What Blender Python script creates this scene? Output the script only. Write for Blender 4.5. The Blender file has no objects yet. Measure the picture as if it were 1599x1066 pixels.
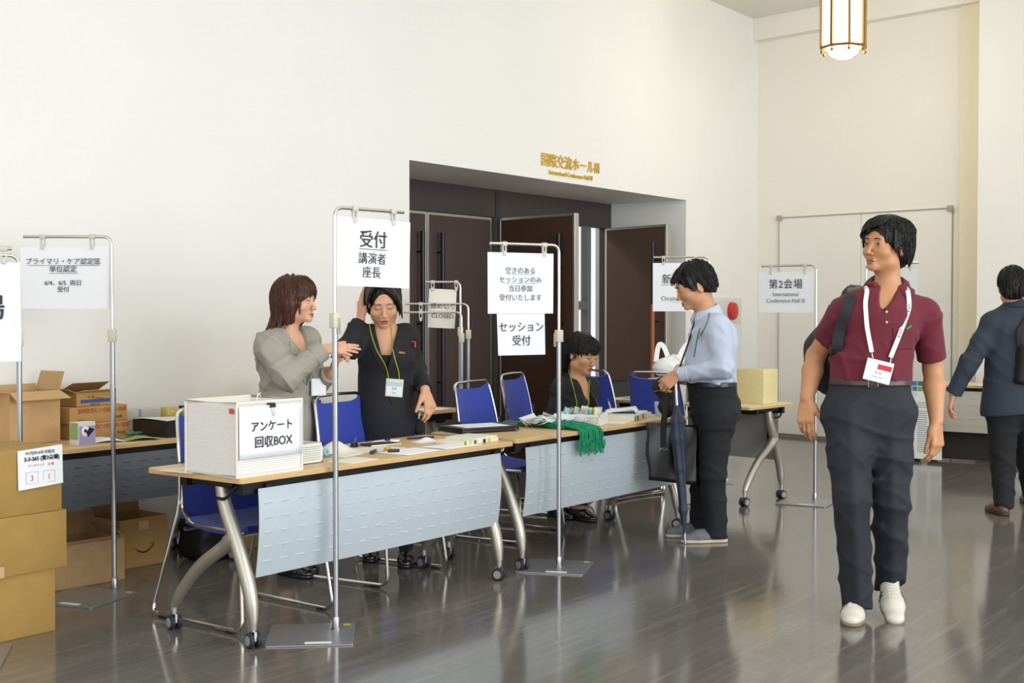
import bpy, bmesh, math, random
import numpy as np
from mathutils import Vector, Matrix

# ---------------------------------------------------------------- camera, sky, lights, exposure
SC = bpy.context.scene
COL = SC.collection
F, H, CX, CY = 2000.0, 1.38, 799.5, 533.0
TILT = math.atan(52 / F)
HEAD = math.radians(37.2)              # camera heading measured from the long side of the tables (world X)
cam_d = bpy.data.cameras.new('camera'); cam_d.sensor_width = 36; cam_d.lens = F / 1599 * 36
cam_d.clip_start = 0.05; cam_d.clip_end = 100
cam = bpy.data.objects.new('camera', cam_d); COL.objects.link(cam)
cam.location = (0, 0, H); cam.rotation_euler = (math.pi / 2 - TILT, 0, HEAD - math.pi / 2)
SC.camera = cam
SC.view_settings.view_transform = 'Standard'; SC.view_settings.look = 'None'
SC.view_settings.gamma = 1; SC.view_settings.use_curve_mapping = False
SC.view_settings.exposure = 0.1
W = bpy.data.worlds.new('daylight'); SC.world = W; W.use_nodes = True
W.node_tree.nodes['Background'].inputs[0].default_value = (0.97, 0.985, 1.0, 1)
W.node_tree.nodes['Background'].inputs[1].default_value = 0.90

def area(name, loc, target, sx, sy, power, col):
    l = bpy.data.lights.new(name, 'AREA'); l.shape = 'RECTANGLE'; l.size = sx; l.size_y = sy
    l.energy = power; l.color = col
    o = bpy.data.objects.new(name, l); COL.objects.link(o); o.location = loc
    o.rotation_euler = (Vector(target) - Vector(loc)).to_track_quat('-Z', 'Y').to_euler()
    return o
area('window_daylight', (4.5, -5.5, 2.4), (6.5, 3.0, 1.3), 9.0, 3.6, 560, (0.92, 0.97, 1.0))
area('camera_side_fill', (-2.8, .3, 2.3), (6.5, 2.6, 1.2), 6.0, 3.2, 115, (0.94, 0.97, 1.0))  # added fill from behind the camera; no window stands there
area('ceiling_light_panel', (5.0, 2.4, 4.42), (5.0, 2.4, 0), 8.0, 3.0, 60, (1.0, 0.94, 0.85))

# ---------------------------------------------------------------- pixel <-> place arithmetic
V = lambda *a: np.array(a if len(a) > 1 else a[0], float)
FW = V(math.cos(HEAD), math.sin(HEAD), 0); RT = V(math.sin(HEAD), -math.cos(HEAD), 0); UP = V(0, 0, 1)
CAMP = V(0, 0, H)
def ray(px, py):
    fc = FW * math.cos(TILT) - UP * math.sin(TILT); uc = FW * math.sin(TILT) + UP * math.cos(TILT)
    return fc + RT * (px - CX) / F - uc * (py - CY) / F
def at(px, py, z=0.0):
    d = ray(px, py); return CAMP + d * (z - H) / d[2]
def atd(px, py, D):
    d = ray(px, py); return CAMP + d * D / (d @ FW)
def onplane(px, py, p0, n):
    d = ray(px, py); return CAMP + d * ((V(p0) - CAMP) @ n) / (d @ n)

# ---------------------------------------------------------------- materials
def lin(c):
    if isinstance(c, str): c = [int(c[i:i + 2], 16) / 255 for i in (0, 2, 4)]
    return tuple(x / 12.92 if x <= 0.04045 else ((x + 0.055) / 1.055) ** 2.4 for x in c)
MATS = {}
def mat(name, col, rough=0.6, metal=0.0, noise=0.0, nscale=20.0, bump=0.0, bscale=200.0, emit=0.0,
        spec=0.5, alpha=1.0, trans=0.0, sheen=0.0, stretch=None, sss=0.0, coat=0.0):
    if name in MATS: return MATS[name]
    m = bpy.data.materials.new(name); m.use_nodes = True; nt = m.node_tree
    b = nt.nodes['Principled BSDF']; c = lin(col)
    b.inputs['Base Color'].default_value = (*c, 1); b.inputs['Roughness'].default_value = rough
    b.inputs['Metallic'].default_value = metal; b.inputs['Specular IOR Level'].default_value = spec
    if emit:
        b.inputs['Emission Color'].default_value = (*c, 1); b.inputs['Emission Strength'].default_value = emit
    if alpha < 1: b.inputs['Alpha'].default_value = alpha
    if trans: b.inputs['Transmission Weight'].default_value = trans
    if coat: b.inputs['Coat Weight'].default_value = coat; b.inputs['Coat Roughness'].default_value = 0.08
    if sheen: b.inputs['Sheen Weight'].default_value = sheen
    if sss:
        b.inputs['Subsurface Weight'].default_value = sss; b.inputs['Subsurface Radius'].default_value = (0.01, 0.004, 0.002)
        b.inputs['Subsurface Scale'].default_value = 0.6
    tc = None
    if noise or bump:
        tc = nt.nodes.new('ShaderNodeTexCoord'); src = tc.outputs['Object']
        if stretch:
            mp = nt.nodes.new('ShaderNodeMapping'); mp.inputs['Scale'].default_value = stretch
            nt.links.new(src, mp.inputs[0]); src = mp.outputs[0]
    if noise:
        n = nt.nodes.new('ShaderNodeTexNoise'); n.inputs['Scale'].default_value = nscale; n.inputs['Detail'].default_value = 5
        nt.links.new(src, n.inputs['Vector'])
        r = nt.nodes.new('ShaderNodeValToRGB')
        r.color_ramp.elements[0].position = 0.3; r.color_ramp.elements[1].position = 0.7
        r.color_ramp.elements[0].color = (*[x * (1 - noise) for x in c], 1)
        r.color_ramp.elements[1].color = (*[min(1, x * (1 + noise)) for x in c], 1)
        nt.links.new(n.outputs['Fac'], r.inputs[0]); nt.links.new(r.outputs[0], b.inputs['Base Color'])
    if bump:
        n2 = nt.nodes.new('ShaderNodeTexNoise'); n2.inputs['Scale'].default_value = bscale; n2.inputs['Detail'].default_value = 3
        nt.links.new(src, n2.inputs['Vector'])
        bp = nt.nodes.new('ShaderNodeBump'); bp.inputs['Strength'].default_value = bump; bp.inputs['Distance'].default_value = 0.004
        nt.links.new(n2.outputs['Fac'], bp.inputs['Height']); nt.links.new(bp.outputs[0], b.inputs['Normal'])
    MATS[name] = m; return m

wall_m = mat('wall_paint', 'EDECE8', 0.75, noise=0.012, nscale=1.5, bump=0.03, bscale=300)
warm_wall_m = mat('back_wall_paint', 'EFEBE2', 0.75, noise=0.01, nscale=1.5)
ceil_m = mat('ceiling_paint', 'E4E2DA', 0.85, noise=0.01, nscale=2)
brown_m = mat('brown_door_cloth', '52423E', 0.75, noise=0.10, nscale=160, bump=0.1, bscale=400)
brown2_m = mat('brown_door_face', '4E352A', 0.65, noise=0.10, nscale=160, bump=0.1, bscale=400)
darkframe_m = mat('dark_door_frame', '3B3638', 0.5)
alu_m = mat('brushed_aluminium', 'BDBBB4', 0.32, 0.9, noise=0.04, nscale=40, stretch=(30, 30, 1))
chrome_m = mat('chrome_tube', 'D4D2CC', 0.14, 1.0)
steel_m = mat('satin_steel', 'A9ABAD', 0.28, 1.0)
silver_m = mat('silver_paint', 'B9B4A8', 0.38, 0.75)
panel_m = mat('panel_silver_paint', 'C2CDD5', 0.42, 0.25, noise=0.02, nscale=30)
black_m = mat('black_plastic', '1A1A1C', 0.45)
black_metal_m = mat('black_metal', '151517', 0.5, 0.3)
rubber_m = mat('caster_rubber', '26272B', 0.6)
hub_m = mat('caster_hub', 'A8A7A2', 0.4, 0.3)
paper_m = mat('white_paper', 'EFF1F4', 0.8, noise=0.01, nscale=6)
paper_w_m = mat('warm_paper', 'ECE7DB', 0.85, noise=0.02, nscale=8)
cream_paper_m = mat('cream_paper', 'E5DFCB', 0.85)
ink_m = mat('black_ink', '33373E', 0.8)
greyink_m = mat('grey_ink', '7C828A', 0.8)
redink_m = mat('red_ink', 'D2554C', 0.8)
blue_m = mat('blue_upholstery', '263DA4', 0.85, noise=0.12, nscale=350, bump=0.15, bscale=600, sheen=0.2)
wood_m = mat('maple_laminate', 'DDBE8C', 0.38, noise=0.05, nscale=6, stretch=(1.5, 14, 8))
edge_m = mat('maple_edge_band', 'D2AC76', 0.45, noise=0.04, nscale=8, stretch=(2, 20, 8))
pale_wood_m = mat('pale_laminate', 'E6D9BA', 0.4, noise=0.04, nscale=6, stretch=(14, 1.5, 8))
card_m = mat('kraft_carton', 'B08A52', 0.85, noise=0.05, nscale=12, bump=0.04, bscale=90)
card2_m = mat('pale_carton', 'C39F70', 0.85, noise=0.06, nscale=10, bump=0.05, bscale=60)
card3_m = mat('old_carton', 'B4936A', 0.88, noise=0.08, nscale=14, bump=0.06, bscale=60)
card4_m = mat('golden_carton', 'A98647', 0.82, noise=0.05, nscale=10, bump=0.04, bscale=90)
tape_m = mat('packing_tape', 'CBA983', 0.35)
clear_m = mat('clear_acrylic', 'E8ECEC', 0.12, alpha=0.42)
beige_plastic_m = mat('beige_plastic', 'CFC8B4', 0.5)
clip_m = mat('clip_clear_plastic', 'DAD9CF', 0.3, alpha=0.75)
mesh_m = mat('white_mesh_fabric', 'F1EFEC', 0.8)
white_plastic_m = mat('white_plastic', 'E9E9E4', 0.45)
green_cord_m = mat('green_cord', '0C8F63', 0.7)
lime_m = mat('lime_cord', '9BC31C', 0.6)
gold_m = mat('gold_lettering', 'D5AC35', 0.45, 0.2)
brass_m = mat('aged_brass', '8A6A3C', 0.4, 0.8)

# ---------------------------------------------------------------- mesh building
def rotz(a):
    c, s = math.cos(a), math.sin(a); return np.array([[c, -s, 0], [s, c, 0], [0, 0, 1.]])
def rotx(a):
    c, s = math.cos(a), math.sin(a); return np.array([[1, 0, 0], [0, c, -s], [0, s, c]])
def roty(a):
    c, s = math.cos(a), math.sin(a); return np.array([[c, 0, s], [0, 1, 0], [-s, 0, c]])
def unit(v): v = V(v); return v / max(1e-9, np.linalg.norm(v))

class MB:
    def __init__(s): s.v = []; s.f = []
    def add(s, vs, fs, T=None, o=(0, 0, 0)):
        b = len(s.v); vs = np.asarray(vs, float)
        if T is not None: vs = vs @ np.asarray(T).T
        vs = vs + V(o); s.v += [tuple(p) for p in vs]; s.f += [tuple(b + i for i in q) for q in fs]; return s
    def box(s, x0, x1, y0, y1, z0, z1, T=None, o=(0, 0, 0), bev=0.0):
        if bev > 0:
            bm = bmesh.new(); bmesh.ops.create_cube(bm, size=1)
            for v in bm.verts: v.co = Vector((x0 + (v.co.x + .5) * (x1 - x0), y0 + (v.co.y + .5) * (y1 - y0), z0 + (v.co.z + .5) * (z1 - z0)))
            bmesh.ops.bevel(bm, geom=bm.edges[:], offset=bev, segments=2, affect='EDGES', profile=.5)
            bm.verts.index_update()
            s.add([v.co[:] for v in bm.verts], [[v.index for v in f.verts] for f in bm.faces], T, o); bm.free(); return s
        vs = [(x, y, z) for x in (x0, x1) for y in (y0, y1) for z in (z0, z1)]
        return s.add(vs, [(0, 1, 3, 2), (4, 6, 7, 5), (0, 4, 5, 1), (2, 3, 7, 6), (0, 2, 6, 4), (1, 5, 7, 3)], T, o)
    def tube(s, pts, r, n=10, closed=False, flat=None, T=None, o=(0, 0, 0)):
        P = [V(p) for p in pts]; N = len(P); rr = r if hasattr(r, '__len__') else [r] * N
        tan = []
        for i in range(N):
            a = P[(i - 1) % N] if (closed or i > 0) else P[i]; b = P[(i + 1) % N] if (closed or i < N - 1) else P[i]
            tan.append(unit(b - a))
        ref = V(0, 0, 1) if abs(tan[0][2]) < .9 else V(1, 0, 0)
        u = unit(np.cross(tan[0], ref)); vs = []
        for i in range(N):
            u = unit(u - tan[i] * (u @ tan[i])); w = np.cross(tan[i], u)
            for k in range(n):
                a = 2 * math.pi * k / n
                vs.append(P[i] + (u * math.cos(a) + w * math.sin(a) * (flat or 1)) * rr[i])
        fs = []
        for i in range(N if closed else N - 1):
            j = (i + 1) % N
            for k in range(n): fs.append((i * n + k, i * n + (k + 1) % n, j * n + (k + 1) % n, j * n + k))
        if not closed: fs += [tuple(range(n))[::-1], tuple((N - 1) * n + k for k in range(n))]
        return s.add(vs, fs, T, o)
    def lathe(s, prof, n=20, T=None, o=(0, 0, 0)):
        vs = []; fs = []
        for r, z in prof:
            for k in range(n): a = 2 * math.pi * k / n; vs.append((r * math.cos(a), r * math.sin(a), z))
        for i in range(len(prof) - 1):
            for k in range(n): fs.append((i * n + k, i * n + (k + 1) % n, (i + 1) * n + (k + 1) % n, (i + 1) * n + k))
        fs += [tuple(range(n))[::-1], tuple((len(prof) - 1) * n + k for k in range(n))]
        return s.add(vs, fs, T, o)
    def prism(s, poly, z0, z1, T=None, o=(0, 0, 0)):
        n = len(poly); vs = [(x, y, z0) for x, y in poly] + [(x, y, z1) for x, y in poly]
        fs = [tuple(range(n))[::-1], tuple(range(n, 2 * n))] + [(i, (i + 1) % n, n + (i + 1) % n, n + i) for i in range(n)]
        return s.add(vs, fs, T, o)
    def grid(s, fn, nu, nv, thick=0.0, T=None, o=(0, 0, 0)):
        """surface fn(u,v) with u,v in 0..1, given real thickness along its normals"""
        P = np.array([[fn(i / nu, j / nv) for j in range(nv + 1)] for i in range(nu + 1)], float)
        du = np.gradient(P, axis=0); dv = np.gradient(P, axis=1); N = np.cross(du, dv)
        N /= np.maximum(1e-9, np.linalg.norm(N, axis=2, keepdims=True))
        idx = lambda i, j: i * (nv + 1) + j
        fs = [(idx(i, j), idx(i + 1, j), idx(i + 1, j + 1), idx(i, j + 1)) for i in range(nu) for j in range(nv)]
        if thick == 0: return s.add(P.reshape(-1, 3), fs, T, o)
        M = (nu + 1) * (nv + 1); Q = P - N * thick
        fs2 = [tuple(M + k for k in f[::-1]) for f in fs]
        ring = [idx(i, 0) for i in range(nu + 1)] + [idx(nu, j) for j in range(1, nv + 1)] + [idx(i, nv) for i in range(nu - 1, -1, -1)] + [idx(0, j) for j in range(nv - 1, 0, -1)]
        fs3 = [(ring[k], M + ring[k], M + ring[(k + 1) % len(ring)], ring[(k + 1) % len(ring)]) for k in range(len(ring))]
        return s.add(np.vstack([P.reshape(-1, 3), Q.reshape(-1, 3)]), fs + fs2 + fs3, T, o)
    def build(s, name, m, parent=None, smooth=35, fix=True):
        me = bpy.data.meshes.new(name); me.from_pydata(s.v, [], s.f)
        if fix:
            bm = bmesh.new(); bm.from_mesh(me); bmesh.ops.recalc_face_normals(bm, faces=bm.faces); bm.to_mesh(me); bm.free()
        return link(name, me, m, parent, smooth)
def link(name, me, m, parent=None, smooth=35):
    if smooth:
        me.polygons.foreach_set('use_smooth', [True] * len(me.polygons))
        if smooth < 180: me.set_sharp_from_angle(angle=math.radians(smooth))
    me.materials.append(m)
    o = bpy.data.objects.new(name, me); COL.objects.link(o)
    if parent is not None: o.parent = parent
    return o
def rounded(poly, r, n=4):
    out = []; N = len(poly)
    for i in range(N):
        p = V(poly[i]); a = unit(V(poly[i - 1]) - p); b = unit(V(poly[(i + 1) % N]) - p)
        for k in range(n + 1):
            t = k / n; out.append(tuple(p + a * r * (1 - t) ** 2 + b * r * t ** 2))
    return out
def arc(pts, r, n=6):
    """round the inner corners of a polyline"""
    P = [V(p) for p in pts]; out = [P[0]]
    for i in range(1, len(P) - 1):
        a = P[i - 1] - P[i]; b = P[i + 1] - P[i]; ra = min(r, np.linalg.norm(a) * .49, np.linalg.norm(b) * .49)
        a = unit(a) * ra; b = unit(b) * ra
        for k in range(n + 1):
            t = k / n; out.append(P[i] + a * (1 - t) ** 2 + b * t ** 2)
    out.append(P[-1]); return out

def tag(o, label=None, cat=None, group=None, kind=None):
    if label: o['label'] = label
    if cat: o['category'] = cat
    if group: o['group'] = group
    if kind: o['kind'] = kind
    return o
def thing(name, label, cat, loc=(0, 0, 0), rz=0.0, group=None):
    o = bpy.data.objects.new(name, None); COL.objects.link(o); o.empty_display_size = 0.1
    o.location = tuple(loc); o.rotation_euler = (0, 0, rz); return tag(o, label, cat, group)
def struct(name, mb, m, smooth=35):
    o = mb.build(name, m, None, smooth); o['kind'] = 'structure'; return o
def copy_tree(o, parent=None):
    c = o.copy(); COL.objects.link(c)
    if parent is not None: c.parent = parent
    for ch in list(o.children): copy_tree(ch, c)
    return c
def text(body, size, loc, m, parent, name='lettering', T=None, align='CENTER', bold=0.0, sx=1.0, sp=1.0, thick=0.0004):
    """lettering lying in the local XZ plane of a sheet that faces -Y"""
    cu = bpy.data.curves.new('t', 'FONT'); cu.body = body; cu.size = size; cu.align_x = align
    cu.extrude = thick; cu.offset = bold; cu.resolution_u = 4; cu.space_character = sp
    o = bpy.data.objects.new('t', cu); COL.objects.link(o)
    me = bpy.data.meshes.new_from_object(o.evaluated_get(bpy.context.evaluated_depsgraph_get()))
    bpy.data.objects.remove(o); bpy.data.curves.remove(cu)
    R = Matrix.Rotation(math.pi / 2, 4, 'X'); S = Matrix.Diagonal((sx, 1, 1, 1))
    Tm = Matrix.Identity(4) if T is None else Matrix(np.asarray(T).tolist()).to_4x4()
    me.transform(Tm @ Matrix.Translation(loc) @ R @ S); me.name = name
    return link(name, me, m, parent, 0)

# ---------------------------------------------------------------- signed-distance modelling for soft bodies
class SDF:
    def __init__(s, h=0.005): s.h = h; s.ops = []
    def _op(s, fn, lo, hi, mode, k): s.ops.append((fn, np.asarray(lo, float), np.asarray(hi, float), mode, k)); return s
    def rc(s, a, b, ra, rb, k=0.02, flat=None, mode='u'):
        a = V(a); b = V(b); ba = b - a
        if flat is not None:
            w = unit(flat[0]); q = flat[1] - 1
        L = ba + (w * (ba @ w) * q if flat is not None else 0); l2 = max(1e-9, L @ L)
        def fn(x, y, z):
            px, py, pz = x - a[0], y - a[1], z - a[2]
            if flat is not None:
                d = (px * w[0] + py * w[1] + pz * w[2]) * q
                px = px + d * w[0]; py = py + d * w[1]; pz = pz + d * w[2]
            t = np.clip((px * L[0] + py * L[1] + pz * L[2]) / l2, 0, 1)
            return (np.sqrt((px - L[0] * t) ** 2 + (py - L[1] * t) ** 2 + (pz - L[2] * t) ** 2) - (ra + (rb - ra) * t)) / (1 if flat is None else math.sqrt(flat[1]))
        R = max(ra, rb) * (1.0 if flat is None else max(1.0, 1 / flat[1]))
        return s._op(fn, np.minimum(a, b) - R, np.maximum(a, b) + R, mode, k)
    def chain(s, pts, rs, k=0.02, flat=None):
        for i in range(len(pts) - 1): s.rc(pts[i], pts[i + 1], rs[i], rs[i + 1], k, flat)
        return s
    def ell(s, c, r, R=None, k=0.02, mode='u'):
        c = V(c); r = V(r); Rm = np.eye(3) if R is None else np.asarray(R)
        def fn(x, y, z):
            px, py, pz = x - c[0], y - c[1], z - c[2]
            q = [(px * Rm[0, i] + py * Rm[1, i] + pz * Rm[2, i]) for i in range(3)]
            k0 = np.sqrt(sum((q[i] / r[i]) ** 2 for i in range(3))); k1 = np.sqrt(sum((q[i] / r[i] ** 2) ** 2 for i in range(3)))
            return k0 * (k0 - 1) / np.maximum(k1, 1e-6)
        m = np.abs(Rm) @ r
        return s._op(fn, c - m, c + m, mode, k)
    def box(s, c, r, R=None, rnd=0.01, k=0.02, mode='u'):
        c = V(c); r = V(r); Rm = np.eye(3) if R is None else np.asarray(R)
        def fn(x, y, z):
            px, py, pz = x - c[0], y - c[1], z - c[2]
            q = [np.abs(px * Rm[0, i] + py * Rm[1, i] + pz * Rm[2, i]) - (r[i] - rnd) for i in range(3)]
            return np.sqrt(sum(np.maximum(v, 0) ** 2 for v in q)) + np.minimum(np.maximum(np.maximum(q[0], q[1]), q[2]), 0) - rnd
        m = np.abs(Rm) @ r
        return s._op(fn, c - m, c + m, mode, k)
    def cone(s, a, b, ra, rb, k=0.01, mode='u'):
        """flat-ended cone"""
        a = V(a); b = V(b); ba = b - a; L = np.linalg.norm(ba); u = ba / L
        def fn(x, y, z):
            px, py, pz = x - a[0], y - a[1], z - a[2]
            t = px * u[0] + py * u[1] + pz * u[2]
            rad = np.sqrt(np.maximum(px * px + py * py + pz * pz - t * t, 0))
            return np.maximum(rad - (ra + (rb - ra) * np.clip(t / L, 0, 1)), np.maximum(-t, t - L))
        R = max(ra, rb)
        return s._op(fn, np.minimum(a, b) - R, np.maximum(a, b) + R, mode, k)
    def cut(s, p, n, lo=None, hi=None, k=0.004):
        """remove everything on the +n side of the plane through p (inside lo..hi)"""
        p = V(p); n = unit(n)
        def fn(x, y, z): return (x - p[0]) * n[0] + (y - p[1]) * n[1] + (z - p[2]) * n[2]
        return s._op(fn, (-9, -9, -9) if lo is None else lo, (9, 9, 9) if hi is None else hi, 'i', k)
    def custom(s, fn, lo, hi, mode, k=0.0): return s._op(fn, lo, hi, mode, k)
    def mesh(s, shift=0.0):
        h = s.h
        add = [o for o in s.ops if o[3] == 'u']
        lo = np.min([o[1] for o in add], axis=0) - 3 * h - .01; hi = np.max([o[2] for o in add], axis=0) + 3 * h + .01
        n = np.ceil((hi - lo) / h).astype(int) + 1
        ax = [(lo[i] + h * np.arange(n[i])).astype(np.float32) for i in range(3)]
        Fd = np.full(n, 0.5, np.float32)
        for fn, l, u, mode, k in s.ops:
            m = k + 3 * h
            i0 = np.clip(np.floor((l - m - lo) / h).astype(int), 0, n); i1 = np.clip(np.ceil((u + m - lo) / h).astype(int) + 1, 0, n)
            if np.any(i1 - i0 < 1): continue
            sl = tuple(slice(i0[i], i1[i]) for i in range(3))
            X, Y, Z = ax[0][sl[0]][:, None, None], ax[1][sl[1]][None, :, None], ax[2][sl[2]][None, None, :]
            A = Fd[sl]; B = np.broadcast_to(fn(X, Y, Z), A.shape).astype(np.float32)
            if mode == 'd': A += B; continue
            if mode == 's': B = -B
            if mode == 'u':
                r = np.minimum(A, B)
                if k: r -= np.maximum(k - np.abs(A - B), 0) ** 2 / (4 * k)
            else:
                r = np.maximum(A, B)
                if k: r += np.maximum(k - np.abs(A - B), 0) ** 2 / (4 * k)
            Fd[sl] = r
        return surface_nets(Fd - shift, lo, h)
    def build(s, name, m, parent=None, shift=0.0):
        v, f = s.mesh(shift); me = bpy.data.meshes.new(name)
        me.vertices.add(len(v)); me.vertices.foreach_set('co', v.astype(np.float32).ravel())
        me.loops.add(len(f) * 4); me.loops.foreach_set('vertex_index', f.astype(np.int32).ravel())
        me.polygons.add(len(f)); me.polygons.foreach_set('loop_start', np.arange(0, len(f) * 4, 4, dtype=np.int32))
        me.update(calc_edges=True); me.validate()
        return link(name, me, m, parent, 180)
def surface_nets(A, lo, h):
    S = A < 0
    cnt = np.zeros(np.array(A.shape) - 1, np.int8)
    for i in (0, 1):
        for j in (0, 1):
            for k in (0, 1): cnt += S[i:A.shape[0] - 1 + i, j:A.shape[1] - 1 + j, k:A.shape[2] - 1 + k]
    act = np.argwhere((cnt > 0) & (cnt < 8)); idx = np.full(cnt.shape, -1, np.int32); idx[tuple(act.T)] = np.arange(len(act))
    acc = np.zeros((len(act), 3)); num = np.zeros(len(act))
    corner = {}
    for i in (0, 1):
        for j in (0, 1):
            for k in (0, 1): corner[(i, j, k)] = A[act[:, 0] + i, act[:, 1] + j, act[:, 2] + k]
    for axis in range(3):
        for p in (0, 1):
            for q in (0, 1):
                c0 = [p, q]; c0.insert(axis, 0); c1 = [p, q]; c1.insert(axis, 1)
                a, b = corner[tuple(c0)], corner[tuple(c1)]; m = (a < 0) != (b < 0)
                t = np.where(m, a / np.where(m, a - b, 1), 0)
                pt = np.tile(np.array(c0, float), (len(act), 1)); pt[:, axis] = t
                acc[m] += pt[m]; num[m] += 1
    v = lo + h * (act + acc / num[:, None])
    quads = []
    for axis in range(3):
        a0 = [slice(None)] * 3; a1 = [slice(None)] * 3; a0[axis] = slice(0, -1); a1[axis] = slice(1, None)
        s0, s1 = S[tuple(a0)], S[tuple(a1)]; e = np.argwhere(s0 != s1); inside = s0[tuple(e.T)]
        o = [i for i in range(3) if i != axis]
        ok = (e[:, o[0]] > 0) & (e[:, o[1]] > 0) & (e[:, o[0]] < A.shape[o[0]] - 1) & (e[:, o[1]] < A.shape[o[1]] - 1)
        e = e[ok]; inside = inside[ok]; c = []
        for d in ((1, 1), (0, 1), (0, 0), (1, 0)):
            g = e.copy(); g[:, o[0]] -= d[0]; g[:, o[1]] -= d[1]; c.append(idx[tuple(g.T)])
        q = np.stack(c, 1); flip = inside if axis != 1 else ~inside
        q[~flip] = q[~flip][:, ::-1]; quads.append(q)
    return v, np.vstack(quads)
# ---------------------------------------------------------------- the hall
WA = HEAD - math.radians(35.6)
WC = at(1181, 677.6)                               # corner of the left and back walls
WD = V(math.cos(WA), math.sin(WA), 0); WN = V(-WD[1], WD[0], 0)
WT = np.stack([WD, WN, UP], 1)                     # columns: along the wall, into the wall, up
BD = unit(at(1288, 686.3) - at(1220.4, 680.7)); BN = V(-BD[1], BD[0], 0)
if BN[0] < 0: BN = -BN
BT = np.stack([BD, BN, UP], 1)                     # back wall frame, starts at the corner
ZC = 4.5
def wbox(mb, s0, s1, o0, o1, z0, z1): return mb.box(s0, s1, o0, o1, z0, z1, WT, WC)
def bbox(mb, s0, s1, o0, o1, z0, z1): return mb.box(s0, s1, o0, o1, z0, z1, BT, WC)

# polished dark floor: scuffed linoleum
fm = bpy.data.materials.new('polished_floor'); fm.use_nodes = True; nt = fm.node_tree; b = nt.nodes['Principled BSDF']
tc = nt.nodes.new('ShaderNodeTexCoord')
def fnoise(scale, rot, sc, det=6, dist=0.0):
    mp = nt.nodes.new('ShaderNodeMapping'); mp.inputs['Scale'].default_value = scale; mp.inputs['Rotation'].default_value = (0, 0, rot)
    n = nt.nodes.new('ShaderNodeTexNoise'); n.inputs['Scale'].default_value = sc; n.inputs['Detail'].default_value = det; n.inputs['Distortion'].default_value = dist
    nt.links.new(tc.outputs['Object'], mp.inputs[0]); nt.links.new(mp.outputs[0], n.inputs['Vector']); return n
def ramp(src, p0, p1, c0, c1):
    r = nt.nodes.new('ShaderNodeValToRGB'); r.color_ramp.elements[0].position = p0; r.color_ramp.elements[1].position = p1
    r.color_ramp.elements[0].color = c0; r.color_ramp.elements[1].color = c1; nt.links.new(src, r.inputs[0]); return r
def mixc(f, a, c, mode='MIX'):
    m = nt.nodes.new('ShaderNodeMix'); m.data_type = 'RGBA'; m.blend_type = mode
    if hasattr(f, 'links'): nt.links.new(f, m.inputs[0])
    else: m.inputs[0].default_value = f
    for s, i in ((a, 6), (c, 7)):
        if hasattr(s, 'links'): nt.links.new(s, m.inputs[i])
        else: m.inputs[i].default_value = s
    return m.outputs[2]
n1 = fnoise((0.35, 1.6, 1), 0.5, 2.2, 8, 0.6); n2 = fnoise((0.5, 9, 1), -0.35, 3.0, 8, 0.4); n3 = fnoise((6, 0.6, 1), 0.9, 4.0, 8, 0.3)
c1 = ramp(n1.outputs['Fac'], 0.3, 0.75, (*lin('66625D'), 1), (*lin('76716B'), 1))
c2 = ramp(n2.outputs['Fac'], 0.52, 0.78, (0, 0, 0, 1), (1, 1, 1, 1)); c3 = ramp(n3.outputs['Fac'], 0.6, 0.8, (0, 0, 0, 1), (0.8, 0.8, 0.8, 1))
k = mixc(c2.outputs[0], c1.outputs[0], (*lin('837E78'), 1)); k = mixc(c3.outputs[0], k, (*lin('7E7973'), 1))
nt.links.new(k, b.inputs['Base Color'])
r1 = ramp(n2.outputs['Fac'], 0.35, 0.8, (0.11, 0.11, 0.11, 1), (0.14, 0.14, 0.14, 1)); nt.links.new(r1.outputs[0], b.inputs['Roughness'])
b.inputs['Specular IOR Level'].default_value = 0.85
nb = fnoise((1, 1, 1), 0, 3.0, 2); bp = nt.nodes.new('ShaderNodeBump'); bp.inputs['Strength'].default_value = 0.05; bp.inputs['Distance'].default_value = 0.02
nt.links.new(nb.outputs['Fac'], bp.inputs['Height']); nt.links.new(bp.outputs[0], b.inputs['Normal'])
struct('floor', MB().box(-3, 15.5, -6, 9.5, -0.1, 0), fm, 0)
struct('ceiling', MB().box(-3, 15.5, -6, 9.5, ZC, ZC + .15), ceil_m, 0)

OA, OB, OZ, OD = -5.87, -1.65, 2.445, 0.95         # door recess: along-wall start, end, height, depth
m = MB(); wbox(m, -15.5, OA, 0, OD + .1, 0, ZC); wbox(m, OB, 0.4, 0, OD + .1, 0, ZC); wbox(m, OA, OB, 0, OD + .1, OZ, ZC)
struct('wall_left', m, wall_m, 0)
m = MB(); bbox(m, -0.6, 8.5, 0, .2, 0, ZC); struct('wall_back', m, warm_wall_m, 0)
m = MB(); bbox(m, -0.05, 8.5, -.13, -.002, 4.265, ZC - .001); struct('trim_1', m, warm_wall_m, 0)      # beam along the top of the back wall
pil = atd(1525, 500, 11.95)
m = MB(); m.box(pil[0], pil[0] + .9, -6, pil[1], 0, ZC - .001); struct('wall_right', m, mat('pillar_paint', 'EAE8E3', .8, noise=.01, nscale=2), 0)
m = MB(); bbox(m, 2.34, 2.62, -.05, -.002, .0, 4.264); struct('warm_light_strip', m, mat('warm_light_cream', 'EDE4CC', .8), 0)  # band of warm light on the back wall, painted as a cream strip
base_m = mat('baseboard_grey', '8A857D', 0.6)
m = MB(); bbox(m, 0.0, 2.33, -.012, -.001, 0.001, 0.03); struct('baseboard_back', m, base_m, 0)
m = MB(); wbox(m, OB + .001, -0.02, -.012, -.001, 0.001, 0.03); struct('baseboard_left', m, base_m, 0)
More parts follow.
